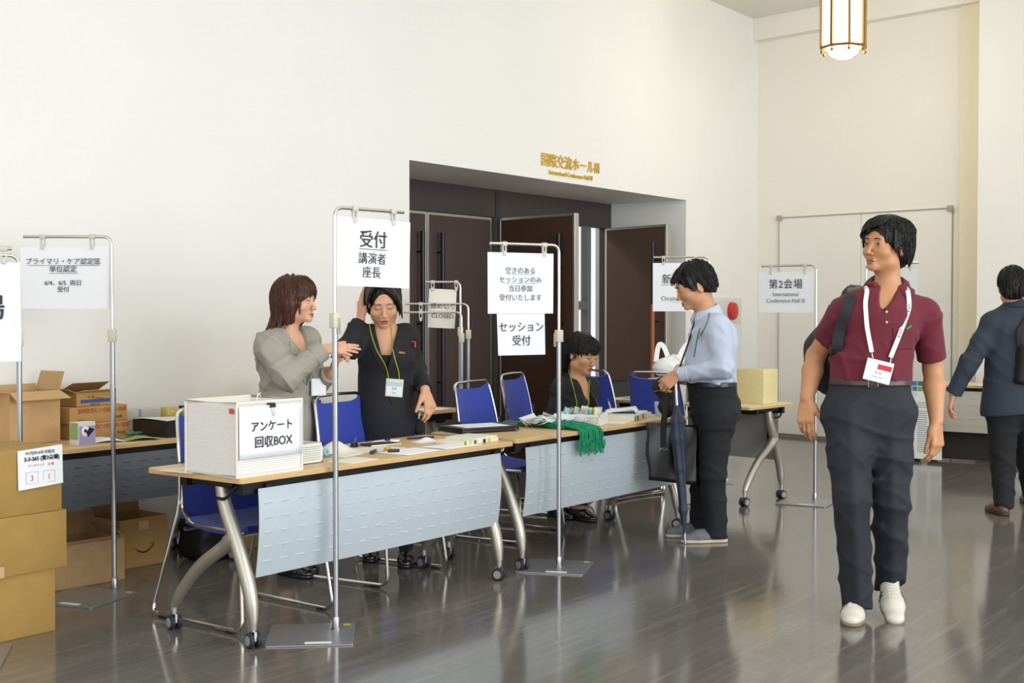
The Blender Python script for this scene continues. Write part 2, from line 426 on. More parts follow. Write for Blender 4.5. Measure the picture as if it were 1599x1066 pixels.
# vestibule seen through the open leaf
m = MB(); wbox(m, -6.4, -0.6, 3.0, 3.1, 0, 3.2); struct('wall_vestibule', m, wall_m, 0)
m = MB()
fs_ = (WT.T @ (onplane(917, 500, WC + WN * 2.9, WN) - WC))[0]
for s0 in (fs_ - 1.1, fs_, fs_ + .95): wbox(m, s0, s0 + .09, 2.9, 2.999, 0, 2.6)
wbox(m, fs_ - 1.1, fs_, 2.9, 2.999, 1.36, 1.47); wbox(m, fs_ - 1.1, fs_ + .95, 2.9, 2.999, 2.5, 2.6)
struct('trim_3', m, mat('vestibule_frame', '5E5A59', .5), 0)
l = area('vestibule_lamp', tuple(WC + WT @ V(-2.4, 1.9, 2.9)), tuple(WC + WT @ V(-2.4, 2.4, 0)), 1.6, .5, 13, (1, .95, .86))

# dark door frame filling the back of the recess
m = MB(); dz = 2.19
wbox(m, OA + .001, OB - .001, .86, .949, dz + .005, OZ - .001)
wbox(m, -3.675, -3.575, .86, .949, 0, dz + .004)
wbox(m, OA + .001, OA + .2, .86, .949, 0, dz + .004); wbox(m, OB - .09, OB - .001, .86, .949, 0, dz + .004)
struct('trim_4', m, mat('door_transom', '4B413F', .6, noise=.06, nscale=120), 0)
m = MB(); wbox(m, -3.66, -3.59, .852, .8595, dz, OZ - .002); struct('trim_5', m, darkframe_m, 0)
def leaf(nm, hinge_s, hinge_o, ang, flip, face, handle_low):
    """one door leaf; local x runs from the hinge to the free edge, local -y is the side seen from the hall"""
    w, t = .915, .05
    root = bpy.data.objects.new(nm, None); COL.objects.link(root); root['kind'] = 'structure'
    p = WC + WT @ V(hinge_s, hinge_o, 0); root.location = tuple(p)
    root.rotation_euler = (0, 0, WA + ang)
    sx = -1 if flip else 1
    X = lambda a, b: (min(sx * a, sx * b), max(sx * a, sx * b))
    MB().box(*X(.025, w - .025), -t / 2, t / 2, .012, dz - .022).build('door_panel', face, root, 0)
    e = MB()
    for a, c in ((0, .0245), (w - .0245, w)): e.box(*X(a, c), -t / 2 - .003, t / 2 + .003, .012, dz, bev=.003)
    e.box(*X(.0247, w - .0247), -t / 2 - .002, t / 2 + .002, dz - .0215, dz)
    e.build('edge_frame', alu_m, root, 0)
    for side in (-1,):
        hx = sx * (w - .13); y = side * (t / 2 + .06)
        h = MB().tube([(hx, y, 1.42), (hx, y, 2.02)], .019, 14); h.build('door_handle', mat('handle_dark', '2A2C30', .3, .6), root)
        h = MB().tube([(hx, y, .55), (hx, y, 1.4195)], .019, 14)
        h.build('door_handle_grip', handle_low, root)['label'] = 'lower grip of the long door pull'
        br = MB()
        for z in (.75, 1.25, 1.85): br.tube([(hx, side * (t / 2), z), (hx, y, z)], .009, 8)
        br.build('handle_bracket', black_m, root)
    return root
hd = mat('handle_dark2', '35363A', .35, .5); ho = mat('handle_wood', 'B4683C', .4); hg = mat('handle_grey_wood', '54453E', .4)
leaf('door_1', -5.515, .905, 0.0, False, brown_m, hd)
leaf('door_2', -3.68, .905, 0.0, True, brown_m, hd)
leaf('door_3', -3.60, .84, math.radians(-99), False, brown2_m, hg)
leaf('door_4', -1.74, .86, math.radians(-108), False, mat('brown_door_d', '5A4439', .7, noise=.1, nscale=160), ho)
# white double door in the back wall, with hinge boxes at the top corners
root = bpy.data.objects.new('door_5', None); COL.objects.link(root); root['kind'] = 'structure'
def bpt(px, py): return BT.T @ (onplane(px, py, WC, BN) - WC)
a = bpt(1219, 339); c = bpt(1488, 325); mid = (a[0] + c[0]) / 2; zt = (a[2] + c[2]) / 2
dm = mat('white_flush_door', 'EDEAE3', .6, noise=.01, nscale=3)
for s0, s1 in ((a[0], mid - .003), (mid + .003, c[0])):
    m = MB(); bbox(m, s0, s1, -.022, -.002, .035, zt); m.build('door_panel', dm, root, 0)
m = MB(); bbox(m, a[0], c[0], -.03, -.0225, zt - .012, zt + .002); bbox(m, a[0] - .008, a[0] - .002, -.024, -.002, .035, zt); bbox(m, c[0] + .002, c[0] + .008, -.024, -.002, .035, zt)
m.build('door_track', mat('track_grey', 'B0A99D', .4, .3), root, 0)
for s0 in (a[0] - .02, c[0] - .035):
    m = MB(); bbox(m, s0, s0 + .055, -.055, -.031, zt - .035, zt + .02); m.build('hinge_box', mat('hinge_grey', 'AEAAA2', .4, .4), root, 0)

# gold lettering on the wall over the recess
sgn = thing('wall_sign', 'gold hall-name lettering on the white wall above the dark doorway', 'sign', WC + WT @ V(-3.74, -.004, 2.49), WA)
text('国際交流ホール\u2162', .118, (0, -.003, .078), gold_m, sgn, bold=.0012, thick=.003)
text('International Conference Hall \u2162', .052, (0, -.003, .006), gold_m, sgn, bold=.0004, thick=.003)
# hydrant cabinet
cab = thing('fire_hydrant_cabinet', 'white hydrant cabinet with red alarm lamp, right of the dark doors', 'cabinet', WC + WT @ V(-.81, -.001, 0), WA)
MB().box(-.38, .38, -.022, 0, .28, 1.49, bev=.004).build('cabinet_frame', mat('cab_white', 'DEDED9', .55), cab, 0)
MB().box(-.35, .35, -.03, -.0225, .32, 1.21, bev=.002).build('cabinet_door', mat('cab_white2', 'E4E4DF', .55), cab, 0)
MB().box(-.35, .35, -.03, -.0225, 1.225, 1.46, bev=.002).build('lamp_panel', mat('cab_white3', 'DADAD6', .55), cab, 0)
pm = MB(); pm.lathe([(.001, .06), (.05, .058), (.085, .045), (.095, .02), (.095, 0)][::-1], 24, rotx(math.pi / 2), (.11, -.031, 1.35)); pm.build('alarm_lamp', mat('red_lamp', 'C8302C', .3), cab)

# pendant lantern
lp = atd(1316.5, 93, 11.0)
pl = thing('pendant_lantern', 'octagonal brass lantern with white glass panes hanging from the ceiling', 'lamp', (lp[0], lp[1], lp[2]))
Hh = .62; R = .188; z0 = .10
oc = [(R * math.cos(math.radians(22.5 + 45 * i + 15)), R * math.sin(math.radians(22.5 + 45 * i + 15))) for i in range(8)]
glow = bpy.data.materials.new('lit_opal_glass'); glow.use_nodes = True
gb = glow.node_tree.nodes['Principled BSDF']; gb.inputs['Base Color'].default_value = (1, .97, .9, 1)
gb.inputs['Emission Color'].default_value = (1, .93, .80, 1); gb.inputs['Emission Strength'].default_value = 6
for i in range(8):
    a = V(*oc[i], 0); c = V(*oc[(i + 1) % 8], 0); dn = unit(c - a) * .012
    q = MB().add([tuple(p * s + V(0, 0, z)) for s in (.985, .965) for p, z in ((a + dn, z0 + .02), (c - dn, z0 + .02), (c - dn, z0 + Hh), (a + dn, z0 + Hh))],
                 [(0, 1, 2, 3), (7, 6, 5, 4), (0, 4, 5, 1), (1, 5, 6, 2), (2, 6, 7, 3), (3, 7, 4, 0)])
    q.build('glass_pane', glow, pl, 0)
fr = MB()
for x, y in oc: fr.box(-.011, .011, -.011, .011, z0, z0 + Hh + .02, rotz(math.atan2(y, x)), (x, y, 0))
for zz in (z0, z0 + Hh): fr.tube([(x, y, zz) for x, y in oc], .014, 8, True)
fr.build('frame', brass_m, pl, 30)
for x, y in oc: MB().lathe([(.004, 0), (.005, -.022), (.012, -.030), (.0145, -.040), (.011, -.050), (.002, -.054)], 12, None, (x * .97, y * .97, z0)).build('finial', brass_m, pl)
MB().lathe([(.135 * math.cos(t), z0 - .098 * math.sin(t)) for t in np.linspace(0, math.pi / 2 - .01, 12)], 28).build('bottom_bowl', glow, pl)
cp = MB().lathe([(.2, z0 + Hh + .014), (.21, z0 + Hh + .03), (.12, z0 + Hh + .09), (.05, z0 + Hh + .13), (.014, z0 + Hh + .15)], 24)
cp.tube([(0, 0, z0 + Hh + .15), (0, 0, ZC - lp[2] - .03)], .010, 8); cp.lathe([(.06, ZC - lp[2] - .03), (.07, ZC - lp[2] - .002)], 20)
cp.build('crown_and_stem', brass_m, pl)
ll = bpy.data.lights.new('lantern_bulb', 'POINT'); ll.energy = 24; ll.color = (1, .86, .62); ll.shadow_soft_size = .25
lo = bpy.data.objects.new('lantern_bulb', ll); COL.objects.link(lo); lo.location = (lp[0], lp[1], lp[2] - .25)
# ---------------------------------------------------------------- flip-top tables on casters
def caster(parent, x, y, rz=0.0):
    T = rotz(rz); c = thing('caster', None, None); c.parent = parent; c.location = (x, y, 0)
    for sgn_ in (-1, 1):
        w = MB().lathe([(.012, -.011), (.026, -.011), (.0315, -.007), (.0315, .007), (.026, .011), (.012, .011)], 24, T @ roty(math.pi / 2), T @ V(sgn_ * .0165, 0, .0315))
        w.build('wheel', rubber_m, c)
        MB().lathe([(.001, .0125), (.020, .0125), (.021, .0108)][::-1], 20, T @ roty(sgn_ * math.pi / 2), T @ V(sgn_ * .0165, 0, .0315)).build('hub_cap', hub_m, c)
    k = MB(); k.box(-.0055, .0055, -.02, .02, .03, .068, T); k.tube([(0, 0, .066), (0, 0, .105)], .010, 10); k.build('fork', steel_m, c)
    return c
def leg(root, x, side):
    """one Y-shaped end leg: straight strut to the front caster, curved strut to the rear caster"""
    pts = arc([(x, .225, .672), (x, .205, .575), (x, .115, .40), (x, .045, .22), (x, .03, .105)], .12, 5)
    L = MB(); n = len(pts)
    L.tube(pts, [.027 + .004 * math.sin(3.1 * i / n) for i in range(n)][:-1] + [.019], 14)
    br = arc([(x, .135, .44), (x, .215, .385), (x, .36, .30), (x, .47, .19), (x, .535, .105)], .1, 5)
    m_ = len(br)
    L.tube(br, [.036, .036] + [.030 - .008 * i / m_ for i in range(m_ - 3)] + [.017], 12)
    L.tube([(x, .03, .11), (x, .03, .072)], [.0175, .014], 12); L.tube([(x, .535, .11), (x, .535, .072)], [.0155, .013], 12)
    o = L.build('leg', silver_m, root)
    caster(o, x, .03, 0.25 * side); caster(o, x, .535, -0.2)
    bk = MB(); bk.box(x - .03, x + .03, .12, .38, .645, .672, bev=.006); bk.tube(arc([(x + .035 * side, .08, .66), (x + .05 * side, .14, .60), (x + .04 * side, .20, .60)], .05), .007, 8)
    bk.build('tilt_bracket', black_metal_m, root)
def folding_table(label, loc, rz=0.0, L=1.81, panel=True, group='folding reception tables', top=wood_m, pmat=None, slots=True, D=.60, ph=.365):
    t = thing('folding_table', label, 'table', loc, rz, group)
    MB().prism(rounded([(0, 0), (L, 0), (L, D), (0, D)], .022), .680, .70).build('tabletop', top, t, 30)
    e = MB(); o_ = rounded([(0, 0), (L, 0), (L, D), (0, D)], .022); n = len(o_)
    e.add([(x, y, z) for z in (.6785, .6975) for x, y in [(V(q) - V(L / 2, D / 2)) * V(1 + .003 / L, 1 + .003 / D) + V(L / 2, D / 2) for q in o_]],
          [(i, (i + 1) % n, n + (i + 1) % n, n + i) for i in range(n)] + [tuple(range(n))[::-1], tuple(range(n, 2 * n))])
    e.build('edge_band', edge_m if top is wood_m else mat('pale_edge_band', 'C9A871', .5), t, 30)
    m = MB(); m.box(.05, L - .05, .05, .09, .625, .6735); m.box(.05, L - .05, .40, .44, .635, .6735); m.tube([(.07, .225, .645), (L - .07, .225, .645)], .018, 12)
    m.build('under_beam', black_metal_m, t)
    for x, s in ((.085, -1), (L - .085, 1)): leg(t, x, s)
    if panel:
        x0, x1 = .115, L - .075
        def surf(u, v): return (x0 + u * (x1 - x0), .042 - .020 * math.sin(math.pi * (.15 + .8 * v)) + .012 * v, .645 - v * ph)
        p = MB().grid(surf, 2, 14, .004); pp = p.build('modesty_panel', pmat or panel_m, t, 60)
        if slots:
            sl = MB()
            nx = 17
            for j in range(5):
                v = .17 + j * .165
                for i in range(nx):
                    u = (i + .5) / nx
                    a = V(surf(u - .013, v)); c = V(surf(u + .013, v))
                    sl.tube([a + V(0, -.0042, 0), c + V(0, -.0042, 0)], .0042, 6, flat=.6)
            so = sl.build('embossed_slots', pmat or mat('panel_slot', 'D0D9DF', .4, .25), pp, 60); so['kind'] = 'stuff'
        bkt = MB()
        for x in (.16, L - .12): bkt.box(x, x + .03, .035, .06, .40, .66)
        bkt.build('panel_bracket', black_metal_m, t)
    return t
T1 = folding_table('maple folding table nearest the viewer, carrying the white mesh questionnaire box', (3.40, 3.935, 0), L=1.80)
T2 = folding_table('maple folding table with green lanyards draped over its edge, behind the nearest table', (5.292, 3.985, 0), L=1.80)
Tw = folding_table('maple folding table against the white wall at the left, loaded with cartons', (2.95, 5.425, 0), L=1.80, D=.56, ph=.245, pmat=mat('panel_shaded', '6A7077', .45, .2))  # panel colour darkened to paint in the shade at the wall
Tm = folding_table('maple folding table by the wall behind the two standing women, under the gold foil pack', (4.93, 5.53, 0), L=1.80, panel=False, D=.52)
Tr = folding_table('pale folding table running crosswise in front of the hall doors, under the white plastic bag', (8.58, 3.955, 0), math.radians(90 - 4.5), L=1.80, top=pale_wood_m, slots=False, pmat=mat('panel_back', 'A8A59E', .6))
Tf = folding_table('long pale table on the far right with a poster hung on its front', (11.39, 4.15, 0), math.radians(-88), L=2.4, top=pale_wood_m, pmat=mat('panel_warm', 'BDB7AB', .5, .1), D=.5)
sk = MB().box(.12, 2.3, .20, .23, .02, .62); sk.build('dark_back_board', mat('dark_board', '2B2321', .7), Tf)

# ---------------------------------------------------------------- blue stacking chairs
def make_chair():
    c = thing('stacking_chair', None, 'chair', (0, 0, 0), 0, 'blue stacking chairs')
    def halfw(s):   # width along the back, s = 0 at the seat, 1 at the top
        return .222 - .010 * s - .042 * max(0, s - .45) ** 1.3
    def bk(s): return V(0, .215 + .03 * s + .045 * s * s, .46 + .455 * s)
    def seat(u, v):
        w = .222; y = -.205 + .40 * v
        return ((u - .5) * 2 * w, y, .445 - .012 * math.sin(math.pi * v) + .010 * (v < .05) + .012 * v ** 4 - .012 * (1 - ((u - .5) * 2) ** 2) * .6)
    MB().grid(seat, 10, 10, .028).build('seat', blue_m, c, 60)
    def back(u, v):
        s = -.03 + v * (1.022 - .062 * (1 - abs((u - .5) * 2) ** 5)); q = bk(s); w = halfw(max(0, s)) - .004
        return ((u - .5) * 2 * w, q[1] + .020 * (1 - ((u - .5) * 2) ** 2) - .004, q[2])
    MB().grid(back, 14, 16, .016).build('backrest', blue_m, c, 60)
    rim = [V(-.228, -.20, .425), V(-.228, .0, .425), V(-.228, .155, .43)]
    ss = np.linspace(.06, .86, 9)
    rim += [V(-halfw(s) - .004, *bk(s)[1:]) for s in ss]
    top = bk(1.0)
    rim += [V(-halfw(.95) - .002, *bk(.955)[1:]), V(-halfw(1.) + .004, *bk(.992)[1:]), V(-halfw(1.) + .030, top[1], top[2] + .010), V(0, top[1], top[2] + .014)]
    pts = rim + [p * V(-1, 1, 1) for p in rim[:-1][::-1]]
    MB().tube(arc(pts, .03, 3), .0085, 10).build('back_frame', chrome_m, c)
    for sx in (-1, 1):
        X = sx * .236
        p = arc([(X * .985, .225, .70), (X, .222, .52), (X * 1.08, .30, .26), (X * 1.13, .385, .014), (X * 1.13, -.225, .014), (X * 1.02, -.185, .36), (X * .97, -.17, .42)], .055, 6)
        MB().tube(p, .0085, 10).build('side_frame', chrome_m, c)
    cb = MB(); cb.tube([(-.235, -.165, .412), (.235, -.165, .412)], .009, 8); cb.tube([(-.235, .19, .405), (.235, .19, .405)], .009, 8); cb.build('seat_rail', chrome_m, c)
    for sx in (-1, 1):
        for y in (-.15, .30): MB().box(sx * .267 - .011, sx * .267 + .011, y - .025, y + .025, .0, .012, bev=.003).build('glide', black_m, c)
    return c
ch0 = make_chair()
CH = [(3.85, 4.37, 0, 'blue chair behind the white mesh box, at the left end of the nearest table'),
      (4.86, 4.53, 7, 'blue chair between the woman in grey and the woman in black'),
      (5.93, 5.16, 8, 'blue chair half hidden behind the woman in the black suit, by her lowered hand'),
      (6.19, 4.70, 7, 'blue chair with an arched chrome rim, directly behind the black laptop'),
      (7.16, 5.10, 14, 'blue chair just left of the seated woman'),
      (8.10, 5.15, 76, 'blue chair whose curved edge shows right of the seated woman'),
      (8.07, 4.64, 87, 'blue chair seen squarely from behind, left of the man in the light blue shirt')]
for i, (x, y, r, lb) in enumerate(CH):
    o = ch0 if i == 0 else copy_tree(ch0)
    o.location = (x, y, 0); o.rotation_euler = (0, 0, math.radians(r)); o['label'] = lb

# ---------------------------------------------------------------- sign stands and hung papers
def sheet(w, h, curl=0.0, sk=0.0, n=8, m=None, wave=0.0):
    """paper hanging from its top edge at local z=0, facing -Y"""
    def f(u, v):
        return ((u - .5) * w + sk * v * h, -.004 * math.sin(3 * u + 1) * v + curl * (max(0, abs(u - .5) * 2 - .3) ** 2) * v + wave * math.sin(6 * v + 2 * u), -v * h)
    return MB().grid(f, n, n, .0006)
def stand(label, base, zbar, d, L, collar_z, clips=(.2, .85), plate=(.36, .36), plate_rot=None, plate_off=(0, 0)):
    """base = floor point of the pole, d = direction of the top bar"""
    ang = math.atan2(d[1], d[0])
    s = thing('sign_stand', label, 'sign stand', (base[0], base[1], 0), ang, 'chrome sign stands')
    pr = (0 if plate_rot is None else plate_rot - ang); T = rotz(pr); o = T @ V(plate_off[0], plate_off[1], 0)
    pw, pd = plate; PL = MB()
    poly = rounded([(-pw / 2, -pd / 2), (pw / 2, -pd / 2), (pw / 2, pd / 2), (-pw / 2, pd / 2)], .012)
    PL.prism(poly, .001, .0065, T, o); PL.build('base_plate', mat('base_plate_steel', '9A9B9D', .35, .55), s, 0)
    st = MB().box(-pw / 2 + .02, -pw / 2 + .05, -.09, .02, .0066, .0072, T, o); st.build('sticker', paper_w_m, s, 0)['label'] = 'white sticker on the base plate'
    st = MB().box(pw / 2 - .045, pw / 2 - .02, -pd / 2 + .02, -pd / 2 + .05, .0066, .0072, T, o); st.build('tag', mat('yellow_tag', 'D8BC22', .6), s, 0)['label'] = 'small yellow sticker on the base plate'
    p = MB(); p.lathe([(.021, .0066), (.021, .012), (.0165, .016), (.0165, .055), (.0135, .062)], 18); p.tube([(0, 0, .06), (0, 0, collar_z)], .0122, 16); p.build('pole', steel_m, s)
    rod = arc([(0, 0, collar_z - .01), (0, 0, zbar), (L, 0, zbar)], .045, 8)
    MB().tube(rod, .0078, 12).build('hanger_rod', chrome_m, s)
    k = MB().box(-.019, .019, -.017, .017, collar_z - .035, collar_z + .03, bev=.005); k.box(.006, .012, -.034, -.016, collar_z - .06, collar_z + .01, bev=.002)
    k.build('height_clamp', beige_plastic_m, s)
    for c in clips:
        q = MB(); x = c * L
        q.box(x - .014, x + .014, -.012, .012, zbar - .012, zbar + .0115, bev=.003)
        q.box(x - .012, x - .006, -.006, .006, zbar - .045, zbar - .011); q.box(x + .006, x + .012, -.006, .006, zbar - .045, zbar - .011)
        q.box(x - .009, x + .009, -.010, .010, zbar - .062, zbar - .036, bev=.004); q.build('clip', clip_m, s)
    return s, ang
def hung(label, base, ang, L, zbar, w, h, off=None, drop=.05, curl=0.0, sk=0.0, paper=None, flip=False, fwd=.0, tilt=0.0, wave=0.0):
    """paper hung below the bar; flip turns the printed side to the other face"""
    x = L * .5 if off is None else off
    a = ang + (math.pi if flip else 0)
    p = V(base[0], base[1], 0) + rotz(ang) @ V(x, 0, 0)
    t = thing('paper_sign', label, 'sign', (p[0], p[1], zbar - drop), a, 'printed paper signs')
    t.rotation_euler = (0, tilt, a)
    sheet(w, h, curl, sk, wave=wave).build('paper', paper or paper_m, t, 60)
    return t
def ul(t, x0, x1, z, th=.003, y=-.0035, m=ink_m): MB().box(x0, x1, y, y + .0006, z - th, z).build('underline', m, t, 0)
# a note for every stand: bars run along d; the readable side of every sheet faces the viewer's side of the hall
s2 = V(3.885, 3.895, 0); S2, a2 = stand('sign stand nearest the viewer, its pole in front of the questionnaire-box table', s2, 1.808, (1, -.10), .395, 1.33, (.28, .84), plate_rot=.75, plate_off=(-.07, .10))
t = hung('paper sign for speakers and chairpersons, hung on the tall stand above the woman in black', s2, a2, .395, 1.808, .42, .295, off=.225, drop=.040, tilt=.02)
text('受付', .080, (-.01, -.006, -.118), ink_m, t, bold=.0005); ul(t, -.09, .072, -.131)
text('講演者', .054, (-.015, -.006, -.192), ink_m, t); text('座長', .054, (-.018, -.006, -.252), ink_m, t)
s1 = V(3.80, 5.335, 0); S1, a1 = stand('sign stand in front of the left wall table, between the cartons and the blue chair', s1, 1.728, (-.60, .80), .43, 1.25, (.22, .78), plate_rot=.3, plate_off=(-.2, .02))
t = hung('paper sign for primary-care credits, on the stand in front of the white wall at left', s1, a1, .43, 1.728, .44, .30, off=.225, drop=.05, flip=True, curl=.02)
text('プライマリ・ケア認定医', .0335, (-.01, -.007, -.082), ink_m, t); ul(t, -.18, .165, -.089, .0016)
text('単位認定', .034, (-.01, -.007, -.120), ink_m, t); ul(t, -.08, .06, -.128, .0016)
text('6/4、6/5  両日', .030, (-.01, -.007, -.185), ink_m, t); text('受付', .030, (-.01, -.007, -.217), ink_m, t)
s4 = V(5.556, 3.905, 0); S4, a4 = stand('sign stand in front of the lanyard table, with two papers one below the other', s4, 1.712, (-.91, .37), .42, 1.235, (.22, .80), plate_rot=.42, plate_off=(.0, .02))
t = hung('larger upper paper sign about same-day sessions, hung from the stand before the dark doors', s4, a4, .43, 1.712, .40, .315, off=.235, drop=.045, flip=True)
for i, (s_, z_) in enumerate((('空きのある', -.105), ('セッションのみ', -.152), ('当日参加', -.198), ('受付いたします', -.245))):
    text(s_, .037, (-.005, -.0065, z_), mat('slate_ink', '5A6470', .8), t)
    if i < 2: ul(t, -.09 - .02 * i, .08 + .02 * i, z_ - .006, .0016, m=mat('slate_ink', '5A6470', .8))
t2 = hung('smaller lower paper sign for session reception, taped under the same-day sign', s4, a4, .43, 1.712, .29, .215, off=.235, drop=.361, flip=True, sk=.03)
text('セッション', .055, (0, -.0065, -.088), ink_m, t2); text('受付', .058, (.0, -.0065, -.160), ink_m, t2)
s6 = V(8.596, 3.80, 0); S6, a6 = stand('sign stand standing free in the hall behind the walking man', s6, 1.688, (.06, 1), .44, 1.16, (.2, .82), plate_rot=.15, plate_off=(-.1, .03))
t = hung('paper sign for hall number two, on the stand left of the walking man', s6, a6, .44, 1.688, .44, .295, off=.24, drop=.045, flip=True)
text('第2会場', .075, (0, -.007, -.115), ink_m, t, sp=1.1); text('International', .041, (0, -.007, -.175), greyink_m, t); text('Conference Hall III', .041, (0, -.007, -.222), greyink_m, t)
# stands behind
s5 = V(*atd(1107, 480, 10.2)[:2], 0); S5, a5 = stand('sign stand behind the man in the light blue shirt', s5, 1.785, (-.55, .83), .44, 1.2, (.25, .82))
t = hung('paper sign for onsite registration, partly hidden by the head of the man in blue', s5, a5, .44, 1.785, .44, .385, off=.225, drop=.045, flip=True)
text('新規登録', .085, (.02, -.007, -.16), ink_m, t); ul(t, -.16, .2, -.175); text('Onsite Registration', .052, (.05, -.007, -.30), greyink_m, t); ul(t, -.16, .2, -.312, .002)
s7 = V(*atd(1352, 480, 10.6)[:2], 0); S7, a7 = stand('far sign stand almost hidden behind the walking man', s7, 1.745, (-.1, -1), .46, 1.2, (.2, .85))
t = hung('paper sign peeking out beside the collar of the walking man', s7, a7, .46, 1.745, .42, .36, off=.24, drop=.045)
text('第1会場', .085, (0, -.007, -.17), greyink_m, t)
q = atd(727, 480, 8.9); d3 = -RT * .97 + FW * -.1
s3 = V(q[0] - .02, q[1] + .03, 0); S3, a3 = stand('tallest of the three stands crowded before the closed door, holding the closed notice', s3, 1.562, (-.66, .74), .24, 1.22, (.12, .8))
t = hung('curled paper sign for closed registration, skewed on the stand before the closed door', s3, a3, .24, 1.562, .19, .27, off=.12, drop=.05, flip=True, curl=.07, paper=paper_w_m, tilt=.05, wave=.008)
text('締め切り', .044, (.005, -.012, -.135), ink_m, t); text('CLOSED', .042, (.005, -.012, -.20), ink_m, t)
s3b = s3 + RT * .055; stand('empty sign stand with the upper bare bar, before the closed door', s3b, 1.41, (-.66, .74), .44, 1.20, (.75, ), plate=(.28, .28))
s3c = s3 + RT * .012 - FW * .10; stand('empty sign stand with the lower bare bar, before the closed door', s3c, 1.352, (-.66, .74), .40, 1.18, (.7, ), plate=(.28, .28))
# stands at the left edge
s0 = V(*atd(29, 480, 5.86)[:2], 0); S0, a0 = stand('sign stand behind the three stacked cartons', s0, 1.62, (-.95, .2), .40, 1.24, (.3, .8), plate=(.26, .26), plate_off=(.12, 0))
q = atd(-72, 480, 5.0); s8 = V(q[0], q[1], 0); S8, a8 = stand('sign stand at the left edge, whose bar end pokes into the picture', s8, 1.615, unit(RT * .97 + FW * .25), .215, 1.2, (.42, .86))
t = hung('paper sign at the extreme left edge, cut off by the frame', s8, a8, .215, 1.615, .42, .39, off=.035, drop=.055)
text('第3会場', .105, (-.030, -.007, -.215), ink_m, t, bold=.001)
# ---------------------------------------------------------------- people
from mathutils.bvhtree import BVHTree
def smin(a, b, k): return np.minimum(a, b) - (np.maximum(k - np.abs(a - b), 0) ** 2 / (4 * k) if k else 0)
def sdf_eval(S, P):
    P = np.asarray(P, float); x, y, z = P[..., 0], P[..., 1], P[..., 2]; A = np.full(x.shape, .5)
    for fn, l, u, mode, k in S.ops:
        B = fn(x, y, z); m = k + .03
        inb = (x > l[0] - m) & (x < u[0] + m) & (y > l[1] - m) & (y < u[1] + m) & (z > l[2] - m) & (z < u[2] + m)
        if mode == 'd': A = np.where(inb, A + B, A)
        elif mode == 'u': A = np.where(inb, smin(A, B, k), A)
        elif mode == 's': A = np.where(inb, -smin(-A, B, k), A)
        else: A = np.where(inb, -smin(-A, -B, k), A)
    return A
def hit(S, p0, d, L=.5, n=220):
    """first surface point along rays p0 + t d"""
    p0 = np.asarray(p0, float); t = np.linspace(0, L, n)
    P = p0[..., None, :] + t[:, None] * V(d); A = sdf_eval(S, P)
    i = np.argmax(A < 0, axis=-1); i = np.where((A < 0).any(-1), i, n - 1); i0 = np.maximum(i - 1, 0)
    a = np.take_along_axis(A, i0[..., None], -1)[..., 0]; b_ = np.take_along_axis(A, i[..., None], -1)[..., 0]
    f = np.clip(np.where(np.abs(a - b_) > 1e-9, a / np.where(np.abs(a - b_) > 1e-9, a - b_, 1), 0), 0, 1)
    tt = t[i0] + (t[i] - t[i0]) * f
    return p0 + tt[..., None] * V(d)
def frame(yaw, pitch=0.0, roll=0.0):
    """columns: own left, forward, up; yaw 0 faces the viewer, positive turns towards picture right"""
    f = V(math.sin(yaw), -math.cos(yaw), 0); u = V(0, 0, 1)
    f, u = f * math.cos(pitch) + u * math.sin(pitch), u * math.cos(pitch) - f * math.sin(pitch)
    l = np.cross(u, f)
    l, u = l * math.cos(roll) + u * math.sin(roll), u * math.cos(roll) - l * math.sin(roll)
    return np.stack([l, f, u], 1)
def decal(S, name, m, parent, c, R, s, fn, nu=16, nv=6, off=.0008, th=.0012, back=.16):
    """a thin patch laid on a surface, seen along -R[:,1]; fn(u,v) -> (side, up) in head metres"""
    uv = np.array([[fn(i / nu, j / nv) for j in range(nv + 1)] for i in range(nu + 1)], float) * s
    P0 = c + uv[..., 0:1] * R[:, 0] + uv[..., 1:2] * R[:, 2] + R[:, 1] * back * s
    Q = hit(S, P0, -R[:, 1], back * s * 1.3) + R[:, 1] * off
    mb = MB().grid(lambda u, v: Q[int(round(u * nu)), int(round(v * nv))], nu, nv, th)
    return mb.build(name, m, parent, 180)
def ribbon(pts, nrm, w, th, name, m, parent):
    P = [V(p) for p in pts]; mb = MB(); vs = []; n = len(P)
    for i in range(n):
        t = unit(P[min(i + 1, n - 1)] - P[max(i - 1, 0)]); nn = V(nrm[i]) if np.ndim(nrm) > 1 else V(nrm); sd = unit(np.cross(t, nn)); nn = np.cross(sd, t)
        vs += [P[i] + sd * w / 2 + nn * th / 2, P[i] - sd * w / 2 + nn * th / 2, P[i] - sd * w / 2 - nn * th / 2, P[i] + sd * w / 2 - nn * th / 2]
    fs = [(4 * i + k, 4 * i + (k + 1) % 4, 4 * i + 4 + (k + 1) % 4, 4 * i + 4 + k) for i in range(n - 1) for k in range(4)] + [(0, 1, 2, 3), tuple(4 * n - 4 + k for k in (3, 2, 1, 0))]
    return mb.add(vs, fs).build(name, m, parent, 40)
def resample(pts, n=30):
    P = np.array([V(p) for p in pts]); d = np.r_[0, np.cumsum(np.linalg.norm(np.diff(P, axis=0), axis=1))]; t = np.linspace(0, d[-1], n)
    Q = np.stack([np.interp(t, d, P[:, i]) for i in range(3)], 1)
    for _ in range(3): Q[1:-1] = (Q[:-2] + 2 * Q[1:-1] + Q[2:]) / 4
    return Q
